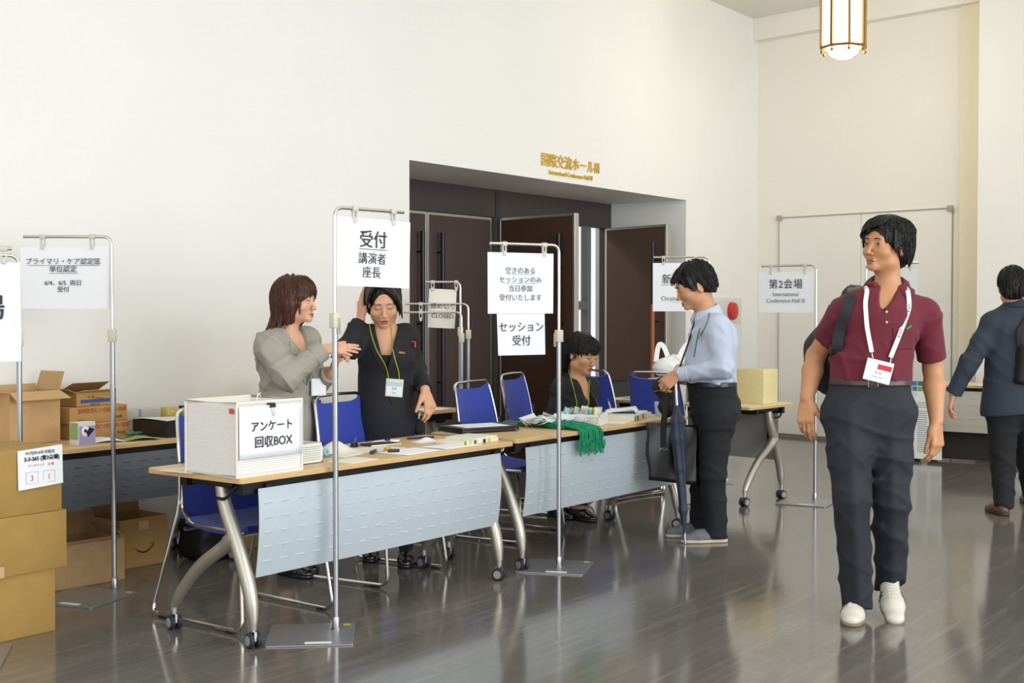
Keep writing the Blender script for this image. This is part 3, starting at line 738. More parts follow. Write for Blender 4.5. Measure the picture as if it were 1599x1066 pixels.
def folds(S, lo, hi, amp, dirs, seed=1):
    """cloth folds: a sum of warped waves added to the field inside lo..hi"""
    rnd = random.Random(seed); w = [(unit(d), f * 1.25, rnd.random() * 6, rnd.random() * 6) for d, f in dirs]
    lo = np.asarray(lo, float); hi = np.asarray(hi, float); md = (lo + hi) / 2; hf = (hi - lo) / 2
    def fn(x, y, z):
        t = 0
        for d, f, p, q in w:
            s = x * d[0] + y * d[1] + z * d[2]
            u = np.sin(f * s + p + 1.8 * np.sin(9 * x + q) + 1.8 * np.sin(8 * z + 7 * y + p))
            g = np.clip(.55 + .9 * np.sin(13 * x + 11 * z + q * 3) * np.sin(9 * z - 8 * y + p * 2), 0, 1)
            t = t + (np.exp(-3.0 * (1 - u)) * 2 - .55) * g
        e = np.minimum(np.minimum(1 - np.abs((x - md[0]) / hf[0]), 1 - np.abs((y - md[1]) / hf[1])), 1 - np.abs((z - md[2]) / hf[2]))
        return -amp * t * np.clip(e * 5, 0, 1) * .8
    return S.custom(fn, lo, hi, 'd')

def head(S, c, R, s, neck, nr=.054, nose=1.0, jaw=1.0, cheek=1.0):
    P = lambda a, b, c_: c + R @ (V(a, b, c_) * s)
    E = lambda p, r, k, mode='u', RR=None: S.ell(P(*p), V(*r) * s, R if RR is None else RR, k * s, mode)
    E((0, -.016, .034), (.074, .093, .084), .0)
    E((0, .026, .0), (.063, .064, .085), .03)
    E((0, .026, -.062), (.051 * jaw, .056, .048), .03)
    E((0, .073, -.094), (.022, .018, .017), .022)
    for sx in (-1, 1):
        E((sx * .046 * jaw, .008, -.066), (.018, .028, .022), .03)
        E((sx * .040, .058, -.030), (.024 * cheek, .024, .022), .022)
    S.rc(P(-.034, .083, .024), P(.034, .083, .024), .010 * s, .010 * s, .014 * s)
    for sx in (-1, 1): E((sx * .031, .104, .001), (.019, .014, .0105), .012, 's')
    for sx in (-1, 1): E((sx * .0305, .0765, 0), (.0155, .0150, .0125), .004)
    S.rc(P(0, .087, .006), P(0, .088 + .021 * nose, -.036), .0072 * s, .0098 * s, .010 * s)
    for sx in (-1, 1): E((sx * .0125, .095 + .006 * nose, -.041), (.0085, .009, .0070), .006)
    for sx in (-1, 1): E((sx * .0065, .100 + .010 * nose, -.0485), (.0035, .004, .0035), .003, 's')
    S.rc(P(-.015, .0875, -.0665), P(.015, .0875, -.0665), .0058 * s, .0058 * s, .005 * s)
    S.rc(P(-.012, .0870, -.0775), P(.012, .0870, -.0775), .0068 * s, .0068 * s, .005 * s)
    S.rc(P(-.024, .092, -.0715), P(.024, .092, -.0715), .0022 * s, .0022 * s, .003 * s, None, 's')
    for sx in (-1, 1):
        Re = R @ rotz(sx * -.35) @ rotx(-.15)
        S.ell(P(sx * .077, -.010, -.010), V(.0085, .0185, .031) * s, Re, .006 * s)
        S.ell(P(sx * .088, -.006, -.006), V(.007, .011, .020) * s, Re, .004 * s, 's')
    S.rc(P(0, -.022, -.055), neck, nr * s * .97, nr * s * 1.05, .03 * s)
    return P
eye_w = mat('eye_white', 'DDD6CC', .25); iris_m = mat('dark_iris', '1E1310', .15); lash_m = mat('eyelash', '1B1412', .7)
def face(S, par, c, R, s, lip, brow, open_=1.0, look=0.0, brow_c=.021, mouth=0.0, brow_th=.0032, lash=.0012):
    for sx in (-1, 1):
        cx = sx * .0305
        if open_ > .15:
            def lid(u, v, w=.0138, ox=0, lim=1):
                t = (u - .5) * 2; a = t * w + ox; q = min(1, abs(a) / .0138); up = .0047 * open_ * (1 - q ** 2) ** .75; dn = -.0035 * open_ * (1 - q ** 2) ** .9
                return cx + a, dn + (up - dn) * v + .0010 * sx * t
            o = decal(S, 'eye', eye_w, par, c, R, s, lid, 14, 4, .0006)
            decal(S, 'iris', iris_m, o, c, R, s, lambda u, v: lid(u, v, .0056, look), 8, 4, .0014)
        decal(S, 'eyelash', lash_m, par, c, R, s, lambda u, v: (cx + (u - .5) * .030, (.0047 * max(open_, .0) - .0028 * (open_ <= .15)) * (1 - abs((u - .5) * 2) ** 2 * (1 if open_ > .15 else .6)) + (v - .3) * .0024 + .0010 * sx * (u - .5)), 12, 2, .0012)
        decal(S, 'eyebrow', brow, par, c, R, s, lambda u, v: (sx * (.013 + u * .031), brow_c + .0045 * math.sin(2.2 * u + .3) - .002 * u + (v - .5) * 2 * brow_th * (1 - .75 * u ** 2) * (.55 + .45 * min(1, u * 5))), 14, 3, .0010, .0016)
    def lp(u, v):
        t = (u - .5) * 2; w = .0235; q = 1 - t * t
        up = -.0665 + .0062 * q ** .7 - .0016 * math.exp(-(t * 5) ** 2); lo = -.0775 - .0072 * q ** .8; mid = -.0715 + mouth * t * t
        return t * w, (lo * q + mid * (1 - q)) + ((up * q + mid * (1 - q)) - (lo * q + mid * (1 - q))) * v
    decal(S, 'lips', lip, par, c, R, s, lp, 16, 6, .0011, .0018)
    decal(S, 'mouth_line', mat('mouth_line', '5A2B26', .8), par, c, R, s, lambda u, v: ((u - .5) * .043, -.0718 + mouth * ((u - .5) * 2) ** 2 + (v - .5) * .0016), 12, 1, .0022)

def hand(S, w, d, thumb, palm, s=1.0, curl=(.5, .6, .7, .8), tcurl=.3, spread=.06, k=.007, tout=.75):
    """palm, four unequal bent fingers and a side thumb; d = towards the fingertips, thumb = thumb side, palm = palm normal"""
    d = unit(d); palm = unit(V(palm) - d * (V(palm) @ d)); t = unit(V(thumb) - d * (V(thumb) @ d) - palm * (V(thumb) @ palm)); w = V(w)
    S.rc(w - d * .02 * s, w + d * .02 * s, .024 * s, .024 * s, .012, (palm, 1.35))
    for q in (-.028, -.010, .010, .028): S.rc(w + d * .018 * s + t * q * .65 * s, w + d * .085 * s + t * q * s, .0155 * s, .0125 * s, .012 * s, (palm, 1.15))
    tips = []
    for q, L, cu, r in zip((.030, .0105, -.0095, -.0285), (.043, .047, .044, .034), curl, (.0088, .0090, .0086, .0076)):
        p = w + d * (.086 - abs(q - .008) * .25) * s + t * q * s; a = 0; dd = unit(d + t * q * spread * 20)
        for i, f in enumerate((1.0, .62, .48)):
            a += cu * (.75 if i == 0 else 1.0 if i == 1 else .6)
            v = dd * math.cos(a) + palm * math.sin(a); e = p + v * L * f * s
            S.rc(p, e, r * s * (1 - .08 * i), r * s * (.92 - .10 * i), .004 if i else k); p = e
        tips.append(p)
    b = w + d * .022 * s + t * .026 * s + palm * .006 * s; v1 = unit(d * (1 - tout * .5) + t * tout + palm * .25)
    m = b + v1 * .044 * s; v2 = unit(v1 * math.cos(tcurl) + (palm * .6 + d * .5) * math.sin(tcurl)); e = m + v2 * .032 * s
    v3 = unit(v2 * math.cos(tcurl * .8) + (palm * .7 + d * .3) * math.sin(tcurl * .8)); e2 = e + v3 * .024 * s
    S.rc(w + t * .012 * s, b + v1 * .018 * s, .017 * s, .0155 * s, .014); S.rc(b, m, .015 * s, .0115 * s, .008); S.rc(m, e, .0110 * s, .0100 * s, .004); S.rc(e, e2, .0098 * s, .0080 * s, .003)
    return tips

def strands(hair, S, c, R, s, cb, m, n=800, seed=1, face_az=.95, face_c=.058, r=.0008, swirl=.35):
    """fine single hairs lying on the hair surface, flowing from the crown"""
    rg = np.random.default_rng(seed); az = rg.uniform(-math.pi, math.pi, n); c0 = rg.uniform(cb + .03, .128, n); L = rg.uniform(.03, .075, n); K = 8
    t = np.linspace(0, 1, K); cc = c0[:, None] - L[:, None] * t; aa = az[:, None] + swirl * (t - .5) * rg.uniform(-.4, 1, n)[:, None]
    up = np.clip((cc - .036) / .098, 0, .999); rho = np.sqrt(1 - up ** 2)
    d = np.stack([rho * np.sin(aa), rho * np.cos(aa), up], -1); o = np.stack([0 * cc, -.022 + 0 * cc, np.minimum(cc, .036)], -1) + d * .21
    W_ = c + (o * s) @ R.T; Dw = -(d @ R.T); me = hair.data; co = np.empty(len(me.vertices) * 3, np.float32); me.vertices.foreach_get('co', co)
    bvh = BVHTree.FromPolygons(co.reshape(-1, 3).tolist(), [tuple(p_.vertices) for p_ in me.polygons]); Pt = np.zeros((n, K, 3)); ok = np.zeros((n, K), bool)
    for k in range(n):
        for j in range(K):
            h_ = bvh.ray_cast(Vector(W_[k, j]), Vector(Dw[k, j]), .16 * s)[0]
            if h_ is not None: Pt[k, j] = h_; ok[k, j] = True
    ok &= ~((np.abs(np.angle(np.exp(1j * aa))) < face_az) & (cc < face_c)) & (cc > cb)
    Pt = Pt - Dw * (.0006 + .0022 * rg.random((n, 1, 1)) * (.3 + t[:, None]))
    mb = MB()
    for k in range(n):
        j = np.flatnonzero(~ok[k]); e = j[0] if len(j) else K
        if e < 4: continue
        q = Pt[k, :e]
        if np.max(np.linalg.norm(np.diff(q, axis=0), axis=1)) > .022: continue
        mb.tube(q, [r * s * (1 - .6 * (a / (e - 1)) ** 2) for a in range(e)], 4)
    o_ = mb.build('hair_strands', m, hair, 180, fix=False); o_['kind'] = 'stuff'; return o_
class Person:
    def __init__(s, label, px, D, group=None):
        s.D = D; q = atd(px, 481, D); s.o = V(q[0], q[1], 0); s.fd = D
        s.root = thing('person', label, 'person', s.o, HEAD - math.pi / 2, group)
    def J(s, px, py, dy=0.0):
        q = atd(px, py, s.D + dy) - s.o; return V(q @ RT, q @ FW, q[2])
    def world(s, p): return s.o + RT * p[0] + FW * p[1] + V(0, 0, p[2])
def torso(S, lv, k=.03):
    """levels: (point, half width, depth ratio, side vector)"""
    for (p, r, f, b), (p2, r2, f2, b2) in zip(lv[:-1], lv[1:]): S.rc(p, p2, r, r2, k, (b, (f + f2) / 2))
def shoe(par, heel, toe, m, sole, h=.0042, w=.047, high=.075, up=None, laces=None, name='shoe', stripes=None):
    """heel/toe are sole points; up = ankle direction"""
    heel = V(heel); toe = V(toe); d = unit(toe - heel); L = np.linalg.norm(toe - heel); n = V(0, 0, 1) - d * d[2]; n = unit(n); sd = np.cross(d, n)
    S = SDF(h)
    S.rc(heel + d * .04 + n * .036, heel + d * L * .62 + n * .034, .034, w * .92, .02, (n, 1.1)); S.rc(heel + d * L * .55 + n * .030, toe - d * .042 + n * .026, w * .95, .040, .025, (n, 1.45))
    S.rc(heel + d * .045 + n * .045, heel + d * .055 + n * high, .036, .037, .02); S.rc(heel + d * .06 + n * .06, heel + d * L * .62 + n * .035, .036, .034, .025)
    S.cut(heel + n * .012, -n)
    o = S.build(name, m, par)
    Q = SDF(h); Q.rc(heel + d * .038 + n * .016, heel + d * L * .6 + n * .016, .038, w, .02, (n, 1.0)); Q.rc(heel + d * L * .55 + n * .016, toe - d * .045 + n * .016, w, .043, .02)
    Q.cut(heel + n * .020, n); Q.cut(heel + n * .001, -n)
    so = Q.build('sole', sole, o)
    if laces:
        lb = MB()
        for i in range(5):
            t = .40 + .065 * i; c0 = heel + d * L * t
            P = [hit(S, c0 + sd * x + n * .16, -n, .2, 160) + n * .002 for x in np.linspace(-.020, .020, 7)]
            lb.tube(P, .0026, 6)
        lb.build('laces', laces, o)
    if stripes:
        for sg_ in (-1, 1):
            sb = MB()
            for t in (.46, .54):
                P = [hit(S, heel + d * (L * t - .010 * z / .05) + sd * sg_ * .14 + n * z, -sd * sg_, .14, 120) + sd * sg_ * .0012 for z in np.linspace(.026, .062, 7)]
                sb.tube(P, .0036, 6)
            sb.build('side_stripes', stripes, o)
    return o
skin1 = mat('skin_tan', 'C08A62', .5, sss=.15, noise=.03, nscale=30); skin2 = mat('skin_light', 'D9A685', .5, sss=.15, noise=.03, nscale=30)
skin3 = mat('skin_fair', 'DDAE90', .5, sss=.15, noise=.04, nscale=25); skin4 = mat('skin_warm', 'CE9870', .5, sss=.15, noise=.03, nscale=30)
hair_b = mat('black_hair', '14110F', .5, noise=.35, nscale=60, spec=.35); hair_br = mat('brown_hair', '47220F', .5, noise=.3, nscale=45)
lip1 = mat('lip_tan', 'A4695A', .5); lip2 = mat('lip_rose', 'B4605A', .42)

def hairshell(h, c, R, s, t, face=((0, .105, -.045), (.064, .072, .098)), back=-.075, side=None, groove=.0016, top=1.0, ear=True):
    S = SDF(h); P = lambda a, b, c_: c + R @ (V(a, b, c_) * s)
    S.ell(P(0, -.018, .036), V(.075 + t, .094 + t, (.085 + t * top)) * s, R, 0)
    S.ell(P(0, -.055, -.02), V(.066 + t * .6, .056 + t * .6, .075) * s, R, .03 * s)
    S.ell(P(*face[0]), V(*face[1]) * s, R, .010 * s, 's')
    if ear:
        for sx in (-1, 1): S.ell(P(sx * .085, .006, -.022), V(.030, .026, .042) * s, R, .008 * s, 's')
    S.cut(P(0, -.05, back), R @ V(0, .35, -1), k=.006)
    return S, P
def grooves(S, c, R, s, amp, n=46, lo=None, hi=None, seed=0):
    def fn(x, y, z):
        px, py, pz = x - c[0], y - c[1], z - c[2]
        a = px * R[0, 0] + py * R[1, 0] + pz * R[2, 0]; b = px * R[0, 1] + py * R[1, 1] + pz * R[2, 1]; u = px * R[0, 2] + py * R[1, 2] + pz * R[2, 2]
        ph = np.arctan2(a, b + .06 * s)
        return amp * (np.sin(n * ph + 3 * np.sin(9 * u + seed)) + .6 * np.sin(n * 1.7 * ph + 2 * seed + 2 * np.sin(14 * u)))
    return S.custom(fn, c - .3 if lo is None else lo, c + .3 if hi is None else hi, 'd')
def lock(S, pts, r0, k=.006, tip=.38):
    P = resample(pts, 8); n = len(P)
    for i in range(n - 1):
        f = lambda t: r0 * (1 - (1 - tip) * t ** 2.2)
        S.rc(P[i], P[i + 1], f(i / (n - 1)), f((i + 1) / (n - 1)), k)
# ---- walking man in the maroon polo shirt
p = Person('man in a maroon polo shirt and dark trousers walking towards the viewer, looking left', 1362, 5.70)
J = p.J; yaw = math.radians(-10); Rb = frame(yaw); bl, bf = Rb[:, 0], Rb[:, 1]
pel, wai, che, nb = J(1356, 632), J(1359, 585), J(1372, 508), J(1386, 462, .02)
shR, shL = J(1318, 487, .0), J(1445, 488, .02); elR, elL = J(1274, 556, .17), J(1457, 575, .10); wrR, wrL = J(1260, 622, .07), J(1462, 657, .02)
hiR, hiL = J(1326, 645, 0), J(1388, 645, .01); knR, knL = J(1330, 780, -.10), J(1391, 782, -.03); anR, anL = J(1339, 938, -.03), J(1391, 915, .10)
hc, hs = J(1383, 385, 0), 1.05; Rh = frame(math.radians(-54), math.radians(5), math.radians(-3))
B = SDF(.004)
Pw = head(B, hc, Rh, hs, nb + V(0, 0, -.01), .052, nose=1.15, jaw=.94, cheek=.95)
torso(B, [(pel, .165, 1.5, bf), (wai, .15, 1.5, bf), (che, .165, 1.5, bf)]); B.rc(che + V(0, 0, .06), nb, .10, .055, .05, (bf, 1.2))
B.rc(shR, shL, .052, .052, .04); B.rc(nb, shR + V(.03, 0, .02), .05, .04, .04); B.rc(nb, shL + V(-.03, 0, .02), .05, .04, .04)
for a, e, w in ((shR, elR, wrR), (shL, elL, wrL)):
    B.rc(a, e, .052, .043, .02); B.rc(e, e + (w - e) * .35, .044, .045, .02); B.rc(e + (w - e) * .35, w, .045, .029, .02, (unit(np.cross(w - e, bf)), .95))
for a, k_, n in ((hiR, knR, anR), (hiL, knL, anL)): B.rc(a, k_, .085, .058, .03); B.rc(k_, n, .056, .036, .02)
hand(B, wrR + V(-.002, 0, -.012), unit(wrR - elR) * .6 + V(.05, -.1, -.8), V(.75, -.6, 0), V(.5, .75, 0), 1.06, (.35, .42, .5, .55), .25, spread=.03, tout=.5)
hand(B, wrL + V(0, 0, -.012), V(.03, -.12, -1), V(-.75, -.6, 0), V(-.6, .75, 0), 1.08, (.45, .5, .55, .6), .12, spread=.02, tout=.12)
body = B.build('body', skin1, p.root)
face(B, p.root, hc, Rh, hs, lip1, hair_b, 1.0, .003, mouth=.0005, brow_th=.0028)
# hair: layered, swept to the side
S, P = hairshell(.0032, hc, Rh, hs, .015, ((0, .120, -.030), (.060, .072, .100)), -.082, top=1.25)
rnd = random.Random(3)
for i in range(30):                                     # fringe swept towards his right temple
    t = i / 29; a = -.078 + .115 * t; e = .030 + .046 * t ** .7 + rnd.uniform(-.010, .010)
    lock(S, [P(a * .5 + .022, .030, .124), P(a * .8 + .016, .084 - abs(a) * .2, .104), P(a - .006, .101 - a * a * 6, .072), P(a - .014 + rnd.uniform(-.004, .004), .100 - a * a * 7.5, e)], .0062, .004)
for i in range(70):
    az = rnd.uniform(-2.9, 2.9); r = rnd.uniform(.01, .05); q = rnd.uniform(-.006, .006)
    lock(S, [P(r * math.sin(az), -.02 + r * math.cos(az), .122), P(.072 * math.sin(az), -.02 + .085 * math.cos(az), .108 + q), P(.096 * math.sin(az + .1), -.02 + .114 * math.cos(az + .1), .060 + rnd.uniform(-.01, .02))], .0075, .005)
for i in range(34):
    az = rnd.uniform(1.7, 4.6)
    lock(S, [P(.088 * math.sin(az), -.022 + .108 * math.cos(az), .05), P(.089 * math.sin(az), -.026 + .110 * math.cos(az), -.02), P(.076 * math.sin(az), -.026 + .104 * math.cos(az), -.068 + rnd.uniform(-.008, .010))], .0075, .005)
for sx in (-1, 1):
    for i in range(7): lock(S, [P(sx * .078, .050 - .007 * i, .065), P(sx * .083, .050 - .010 * i, .02), P(sx * .080, .044 - .010 * i, -.020 - .004 * i)], .006, .004)
for i in range(150):
    az = rnd.uniform(.55, 5.75); lo_c = .03 if (az < 1.9 or az > 4.4) else -.045; c1 = rnd.uniform(lo_c + .01, .095); k_ = lambda cc: math.sqrt(max(.05, 1 - ((cc - .036) / .115) ** 2)) if cc > .036 else 1
    f = lambda az_, cc: P(.090 * k_(cc) * math.sin(az_), -.02 + .110 * k_(cc) * math.cos(az_), cc)
    lock(S, [f(az - .06, c1 + .03), f(az, c1), f(az + .10, c1 - .035)], .0055, .003)
grooves(S, hc, Rh, hs, .0008, 44)
strands(S.build('hair', hair_b, p.root), S, hc, Rh, hs, -.085, hair_b, 1100, 3)
# trousers
dk = mat('navy_trousers', '1E222A', .8, noise=.08, nscale=90, bump=.1, bscale=300)
T = SDF(.0055)
T.rc(pel + V(0, 0, -.02), wai + V(0, 0, -.025), .192, .172, .02, (bf, 1.55)); T.rc(hiR, hiL, .105, .105, .03)
for a, k_, n, r1 in ((hiR, knR, anR, .079), (hiL, knL, anL, .080)):
    T.rc(a, a + (k_ - a) * .5, .112, .098, .04); T.rc(a + (k_ - a) * .5, k_, .098, r1, .03); T.rc(k_, n + V(0, 0, -.02), r1, .068, .03); 
T.cut(wai + V(0, 0, -.028), (0, 0, 1)); 
T.cut(anR + V(0, 0, -.035), V(-.1, -.25, -1), anR - .12, anR + V(.08, .12, .05)); T.cut(anL + V(0, 0, .0), V(.1, -.5, -1), anL - V(.075, .13, .14), anL + V(.12, .12, .05))
folds(T, pel + V(-.3, -.3, -.95), pel + V(.3, .3, .1), .0052, [((.1, 0, 1), 40), ((.6, .2, .7), 30), ((-.6, .1, .7), 36)], 4)
for a, k_, n in ((hiR, knR, anR), (hiL, knL, anL)):   # pressed front crease
    T.rc(a + bf * .098, k_ + bf * (.072), .012, .010, .03); T.rc(k_ + bf * .072, n + bf * .062, .010, .008, .03)
T.build('trousers', dk, p.root)
bt = SDF(.004); bt.rc(wai + V(0, 0, -.07), wai, .186, .176, 0, (bf, 1.5)); bt.cut(wai + V(0, 0, -.012), (0, 0, 1)); bt.cut(wai + V(0, 0, -.046), (0, 0, -1))
bt.build('belt', mat('brown_belt', '3A2420', .35), p.root)
q = hit(bt, wai + V(-.022, -.4, -.029), V(0, 1, 0), .5)
bk_ = MB(); bk_.tube([q + V(-.021, -.003, -.017), q + V(.021, -.003, -.017), q + V(.021, -.003, .017), q + V(-.021, -.003, .017)], .0032, 8, True); bk_.build('belt_buckle', steel_m, p.root)
# polo shirt
mar = mat('maroon_pique', '66172B', .82, noise=.08, nscale=200, bump=.15, bscale=500, sheen=.05)
Q = SDF(.0045)
torso(Q, [(wai + V(0, 0, -.02), .178, 1.45, bf), (wai + V(0, 0, .05), .172, 1.42, bf), (che, .176, 1.45, bf)]); Q.rc(che + V(0, 0, .05), nb + V(0, 0, -.03), .135, .075, .06, (bf, 1.25))
Q.rc(shR + V(0, 0, -.005), shL + V(0, 0, -.005), .066, .066, .05); Q.rc(nb + V(0, .01, -.02), shR + V(.03, 0, .012), .06, .05, .05); Q.rc(nb + V(0, .01, -.02), shL + V(-.03, 0, .012), .06, .05, .05)
hmR, hmL = shR + (elR - shR) * .62, shL + (elL - shL) * .82
Q.cone(shR + unit(elR - shR) * .02, hmR, .066, .063, .03); Q.cone(shL + unit(elL - shL) * .02, hmL, .066, .064, .03)
Q.cut(wai + V(0, 0, -.022), (0, 0, -1))
folds(Q, wai + V(-.24, -.3, -.03), wai + V(.24, .3, .16), .0055, [((.9, 0, .45), 44), ((.8, 0, -.6), 36), ((.2, 0, 1), 30)], 7)
folds(Q, che + V(-.3, -.3, -.12), che + V(.3, .3, .12), .003, [((.7, 0, .7), 30), ((.7, 0, -.7), 26)], 9)
Q.rc(nb + V(0, .01, -.03), nb + V(0, -.01, .12), .062, .066, .006, None, 's')
v0 = nb + bf * .095 + V(0, 0, .05); v1 = hit(Q, nb + bf * .4 + V(-.050, 0, -.088), -bf, .5)
Q.rc(v0, v1 + bf * .01, .050, .004, .005, None, 's')
Q.build('polo_shirt', mar, p.root)
C2 = SDF(.0035)   # folded collar
ring = [nb + Rb @ V(.073 * math.sin(t), -.012 + .072 * math.cos(t), .080 - .062 * (1 + math.cos(t)) / 2) for t in np.linspace(.62, 2 * math.pi - .62, 27)]
ring = [r_ + V(0, 0, .012) for r_ in ring]; rows = [ring]
for dd, up_ in ((.012, -.010), (.024, None), (.036, None)):
    row = []
    for r_ in ring:
        o_ = unit(V(r_[0] - nb[0], r_[1] - nb[1], 0)); q_ = r_ + o_ * dd
        if up_ is None: g_ = hit(Q, q_ + V(0, 0, .12), V(0, 0, -1), .4); q_ = V(q_[0], q_[1], min(q_[2] - dd * .8, g_[2] + .005) if g_[2] < q_[2] else g_[2] + .006)
        else: q_ = q_ + V(0, 0, up_)
        row.append(q_)
    rows.append(row)
for r0_, r1_ in zip(rows[:-1], rows[1:]):
    for i_ in range(len(ring)):
        C2.rc(r0_[i_], r1_[i_], .0075, .0070, .010)
        if i_: C2.rc(r1_[i_ - 1], r1_[i_], .0070, .0070, .010)
for a, c in zip(ring[:-1], ring[1:]): C2.rc(a, c, .0075, .0075, .008)
for e, sx in ((ring[0], 1), (ring[-1], -1)): C2.rc(e + V(0, 0, -.012), e + bl * sx * .024 + bf * .034 + V(0, 0, -.066), .012, .006, .014)
C2.build('collar', mar, p.root)
for i in range(2):
    q = hit(Q, nb + bf * .4 + Rb @ V(-.020, 0, -.07 - .045 * i), -bf, .5); MB().lathe([(.001, .002), (.005, .0018), (.0055, 0)][::-1], 14, np.stack([bl, V(0, 0, 1), bf], 1), q + bf * .001).build('button', mat('pearl_button', 'CDBFB4', .3), p.root)
po = decal(Q, 'pocket', mar, p.root, che, Rb, 1, lambda u, v: (.045 + u * .10, -.105 + v * .095), 8, 8, .0015, .002, .4)
q = hit(Q, che + Rb @ V(.115, .4, -.008), -bf, .5); MB().tube([q + bf * .004 + V(-.008, 0, -.006), q + bf * .006 + V(.012, 0, .008)], .0045, 8).build('pen_clip', mat('pen_green', '3FA447', .5), p.root)
# lanyard and badge
lan = mat('white_strap', 'E6E6E2', .6)
bdg = J(1370, 566, -.2)
for sx, pts in ((-1, [(1349, 452), (1342, 472), (1343, 510), (1349, 548)]), (1, [(1412, 452), (1410, 480), (1392, 520), (1377, 556)])):
    P3 = [min((hit(q_, V(J(a, c, 0)[0], -.5, J(a, c, 0)[2]), V(0, 1, 0), .8, 400) for q_ in (Q, C2)), key=lambda h_: h_[1]) for a, c in pts]
    P3 = resample([P3[0] + V(0, .05, .012)] + P3, 26) + bf * .012
    lo_ = ribbon(P3, bf, .019, .002, 'lanyard', lan, p.root); e = P3[-1]
    MB().tube(arc([e, e + V(0, -.004, -.012), e + V(.004 * -sx, -.004, -.026)], .005), .0028, 8).build('lanyard_hook', steel_m, lo_)
    if sx == 1:
        for t_ in (9, 17):
            a = P3[t_]; d_ = unit(P3[t_ + 1] - P3[t_ - 1]); X_ = d_; Yn = unit(np.cross(V(0, 0, 1), d_)); zc = unit(np.cross(d_, bf))
            text('ACP', .014, (0, 0, 0), mat('blue_print', '3C6C93', .6), lo_, T=np.stack([-d_, -bf, zc], 1)).location = tuple(a + bf * .003 - zc * .005)
            MB().box(-.004, .004, -.0012, 0, -.004, .004, np.stack([-d_, -bf, zc], 1), a + bf * .0022 + d_ * .022).build('logo_dot', mat('logo_green', '5FA541', .6), lo_, 0)
cb_ = hit(Q, V(J(1357, 577)[0], -.5, J(1357, 577)[2]), V(0, 1, 0), .8, 400) + V(0, -.024, 0)
bg = bpy.data.objects.new('name_badge', None); COL.objects.link(bg); bg.parent = p.root; bg.location = tuple(cb_); bg.rotation_euler = (-.06, math.radians(14), math.radians(-8))
MB().box(-.058, .058, 0, .003, -.048, .048, bev=.002).build('badge_sleeve', mat('badge_plastic', 'D8D8D4', .2), bg)
MB().box(-.053, .053, -.0012, -.0002, -.043, .032).build('badge_card', paper_m, bg, 0)
MB().box(-.008, .053, -.0018, -.0013, .008, .031).build('red_stripe', mat('badge_red', 'C4303A', .6), bg, 0)
text('氏 名', .013, (.0, -.0015, -.012), ink_m, bg, thick=.0003); text('Primary Care', .0085, (.0, -.0015, -.028), ink_m, bg, thick=.0003)
# shoes
ws = mat('white_leather', 'D2CCBE', .5, noise=.03, nscale=20); sg = mat('shoe_sole', '8A7A66', .7)
tR = J(1330, 975, -.22); tL = J(1396, 966, -.11)
shoe(p.root, V(anR[0] + .008, anR[1] + .055, 0), V(tR[0], tR[1] + .02, 0), ws, sg, w=.050, high=.075, laces=mat('laces_w', 'DDD8CC', .7), stripes=mat('shoe_stripe', '33494A', .6))
shoe(p.root, V(anL[0] - .004, anL[1] + .045, .105), V(tL[0], tL[1] - .03, -.016), ws, sg, w=.050, high=.075, laces=mat('laces_w', 'DDD8CC', .7), stripes=mat('shoe_stripe', '33494A', .6))
# backpack worn on the back
bp_ = Person('black backpack carried on the back of the man in maroon', 1280, 5.9); bp_.root['category'] = 'backpack'; bp_.root.name = 'backpack'
Jb = bp_.J; K = SDF(.006); c0 = Jb(1300, 528, .0)
K.chain([Jb(1312, 480, .10), Jb(1284, 545, .08), Jb(1272, 578, .08)], [.045, .075, .050], .05); K.chain([Jb(1330, 462, .02), Jb(1322, 510, .04), Jb(1306, 560, .05), Jb(1300, 590, .05)], [.045, .085, .110, .085], .05); K.chain([Jb(1360, 470, .08), Jb(1350, 520, .10), Jb(1345, 580, .10)], [.08, .13, .13], .06)
folds(K, c0 - .3, c0 + .3, .004, [((.5, .1, .9), 40), ((-.7, .1, .6), 33)], 5)
bm_ = mat('black_nylon', '17181B', .6, bump=.1, bscale=300); kb = K.build('bag_body', bm_, bp_.root)
off = p.o - bp_.o; dl = V(off @ RT, off @ FW, 0)
st = [Jb(1335, 450, .12), *[hit(Q, V(J(a, c)[0], -.5, J(a, c)[2]), V(0, 1, 0), .8, 400) + dl for a, c in ((1325, 462), (1315, 487), (1307, 522), (1303, 550))], Jb(1300, 590, .0)]
P3 = resample(st, 30); ribbon(P3 + bf * .016 + V(0, 0, .006), V(-.25, -.9, .35), .050, .020, 'shoulder_strap', bm_, bp_.root)
def wedge(S, R, apex, w, hgt, b0, k=.004, down=False, shift=0.0, curve=1.0):
    """cut a V (or with down=True an inverted V) out of the front of a garment"""
    apex = V(apex)
    def fn(x, y, z):
        px, py, pz = x - apex[0], y - apex[1], z - apex[2]
        a = px * R[0, 0] + py * R[1, 0] + pz * R[2, 0]; b = px * R[0, 1] + py * R[1, 1] + pz * R[2, 1]; c = px * R[0, 2] + py * R[1, 2] + pz * R[2, 2]
        if down: c = -c
        t = np.maximum(c, 0) / hgt
        return np.maximum(np.maximum(np.abs(a - shift * t) - w * t ** curve, b0 - b), -c) * .8
    return S.custom(fn, apex - .25, apex + V(.25, .25, .30), 's', k) if not down else S.custom(fn, apex - V(.25, .25, .3), apex + .25, 's', k)
def lapels(S, par, m, R, apex, w, hgt, wid=.05, off=.003, top_in=1.0):
    for sx in (-1, 1):
        def fn(u, v):
            q = w * u; return (sx * (q + v * wid * (math.sin(math.pi * min(1, u * .62 + .05)) ** .8) * (1 - .25 * max(0, u - .8) * 5)), hgt * u + .010 * v)
        decal(S, 'lapel', m, par, V(apex), R, 1.0, fn, 18, 5, off, .003, .3)
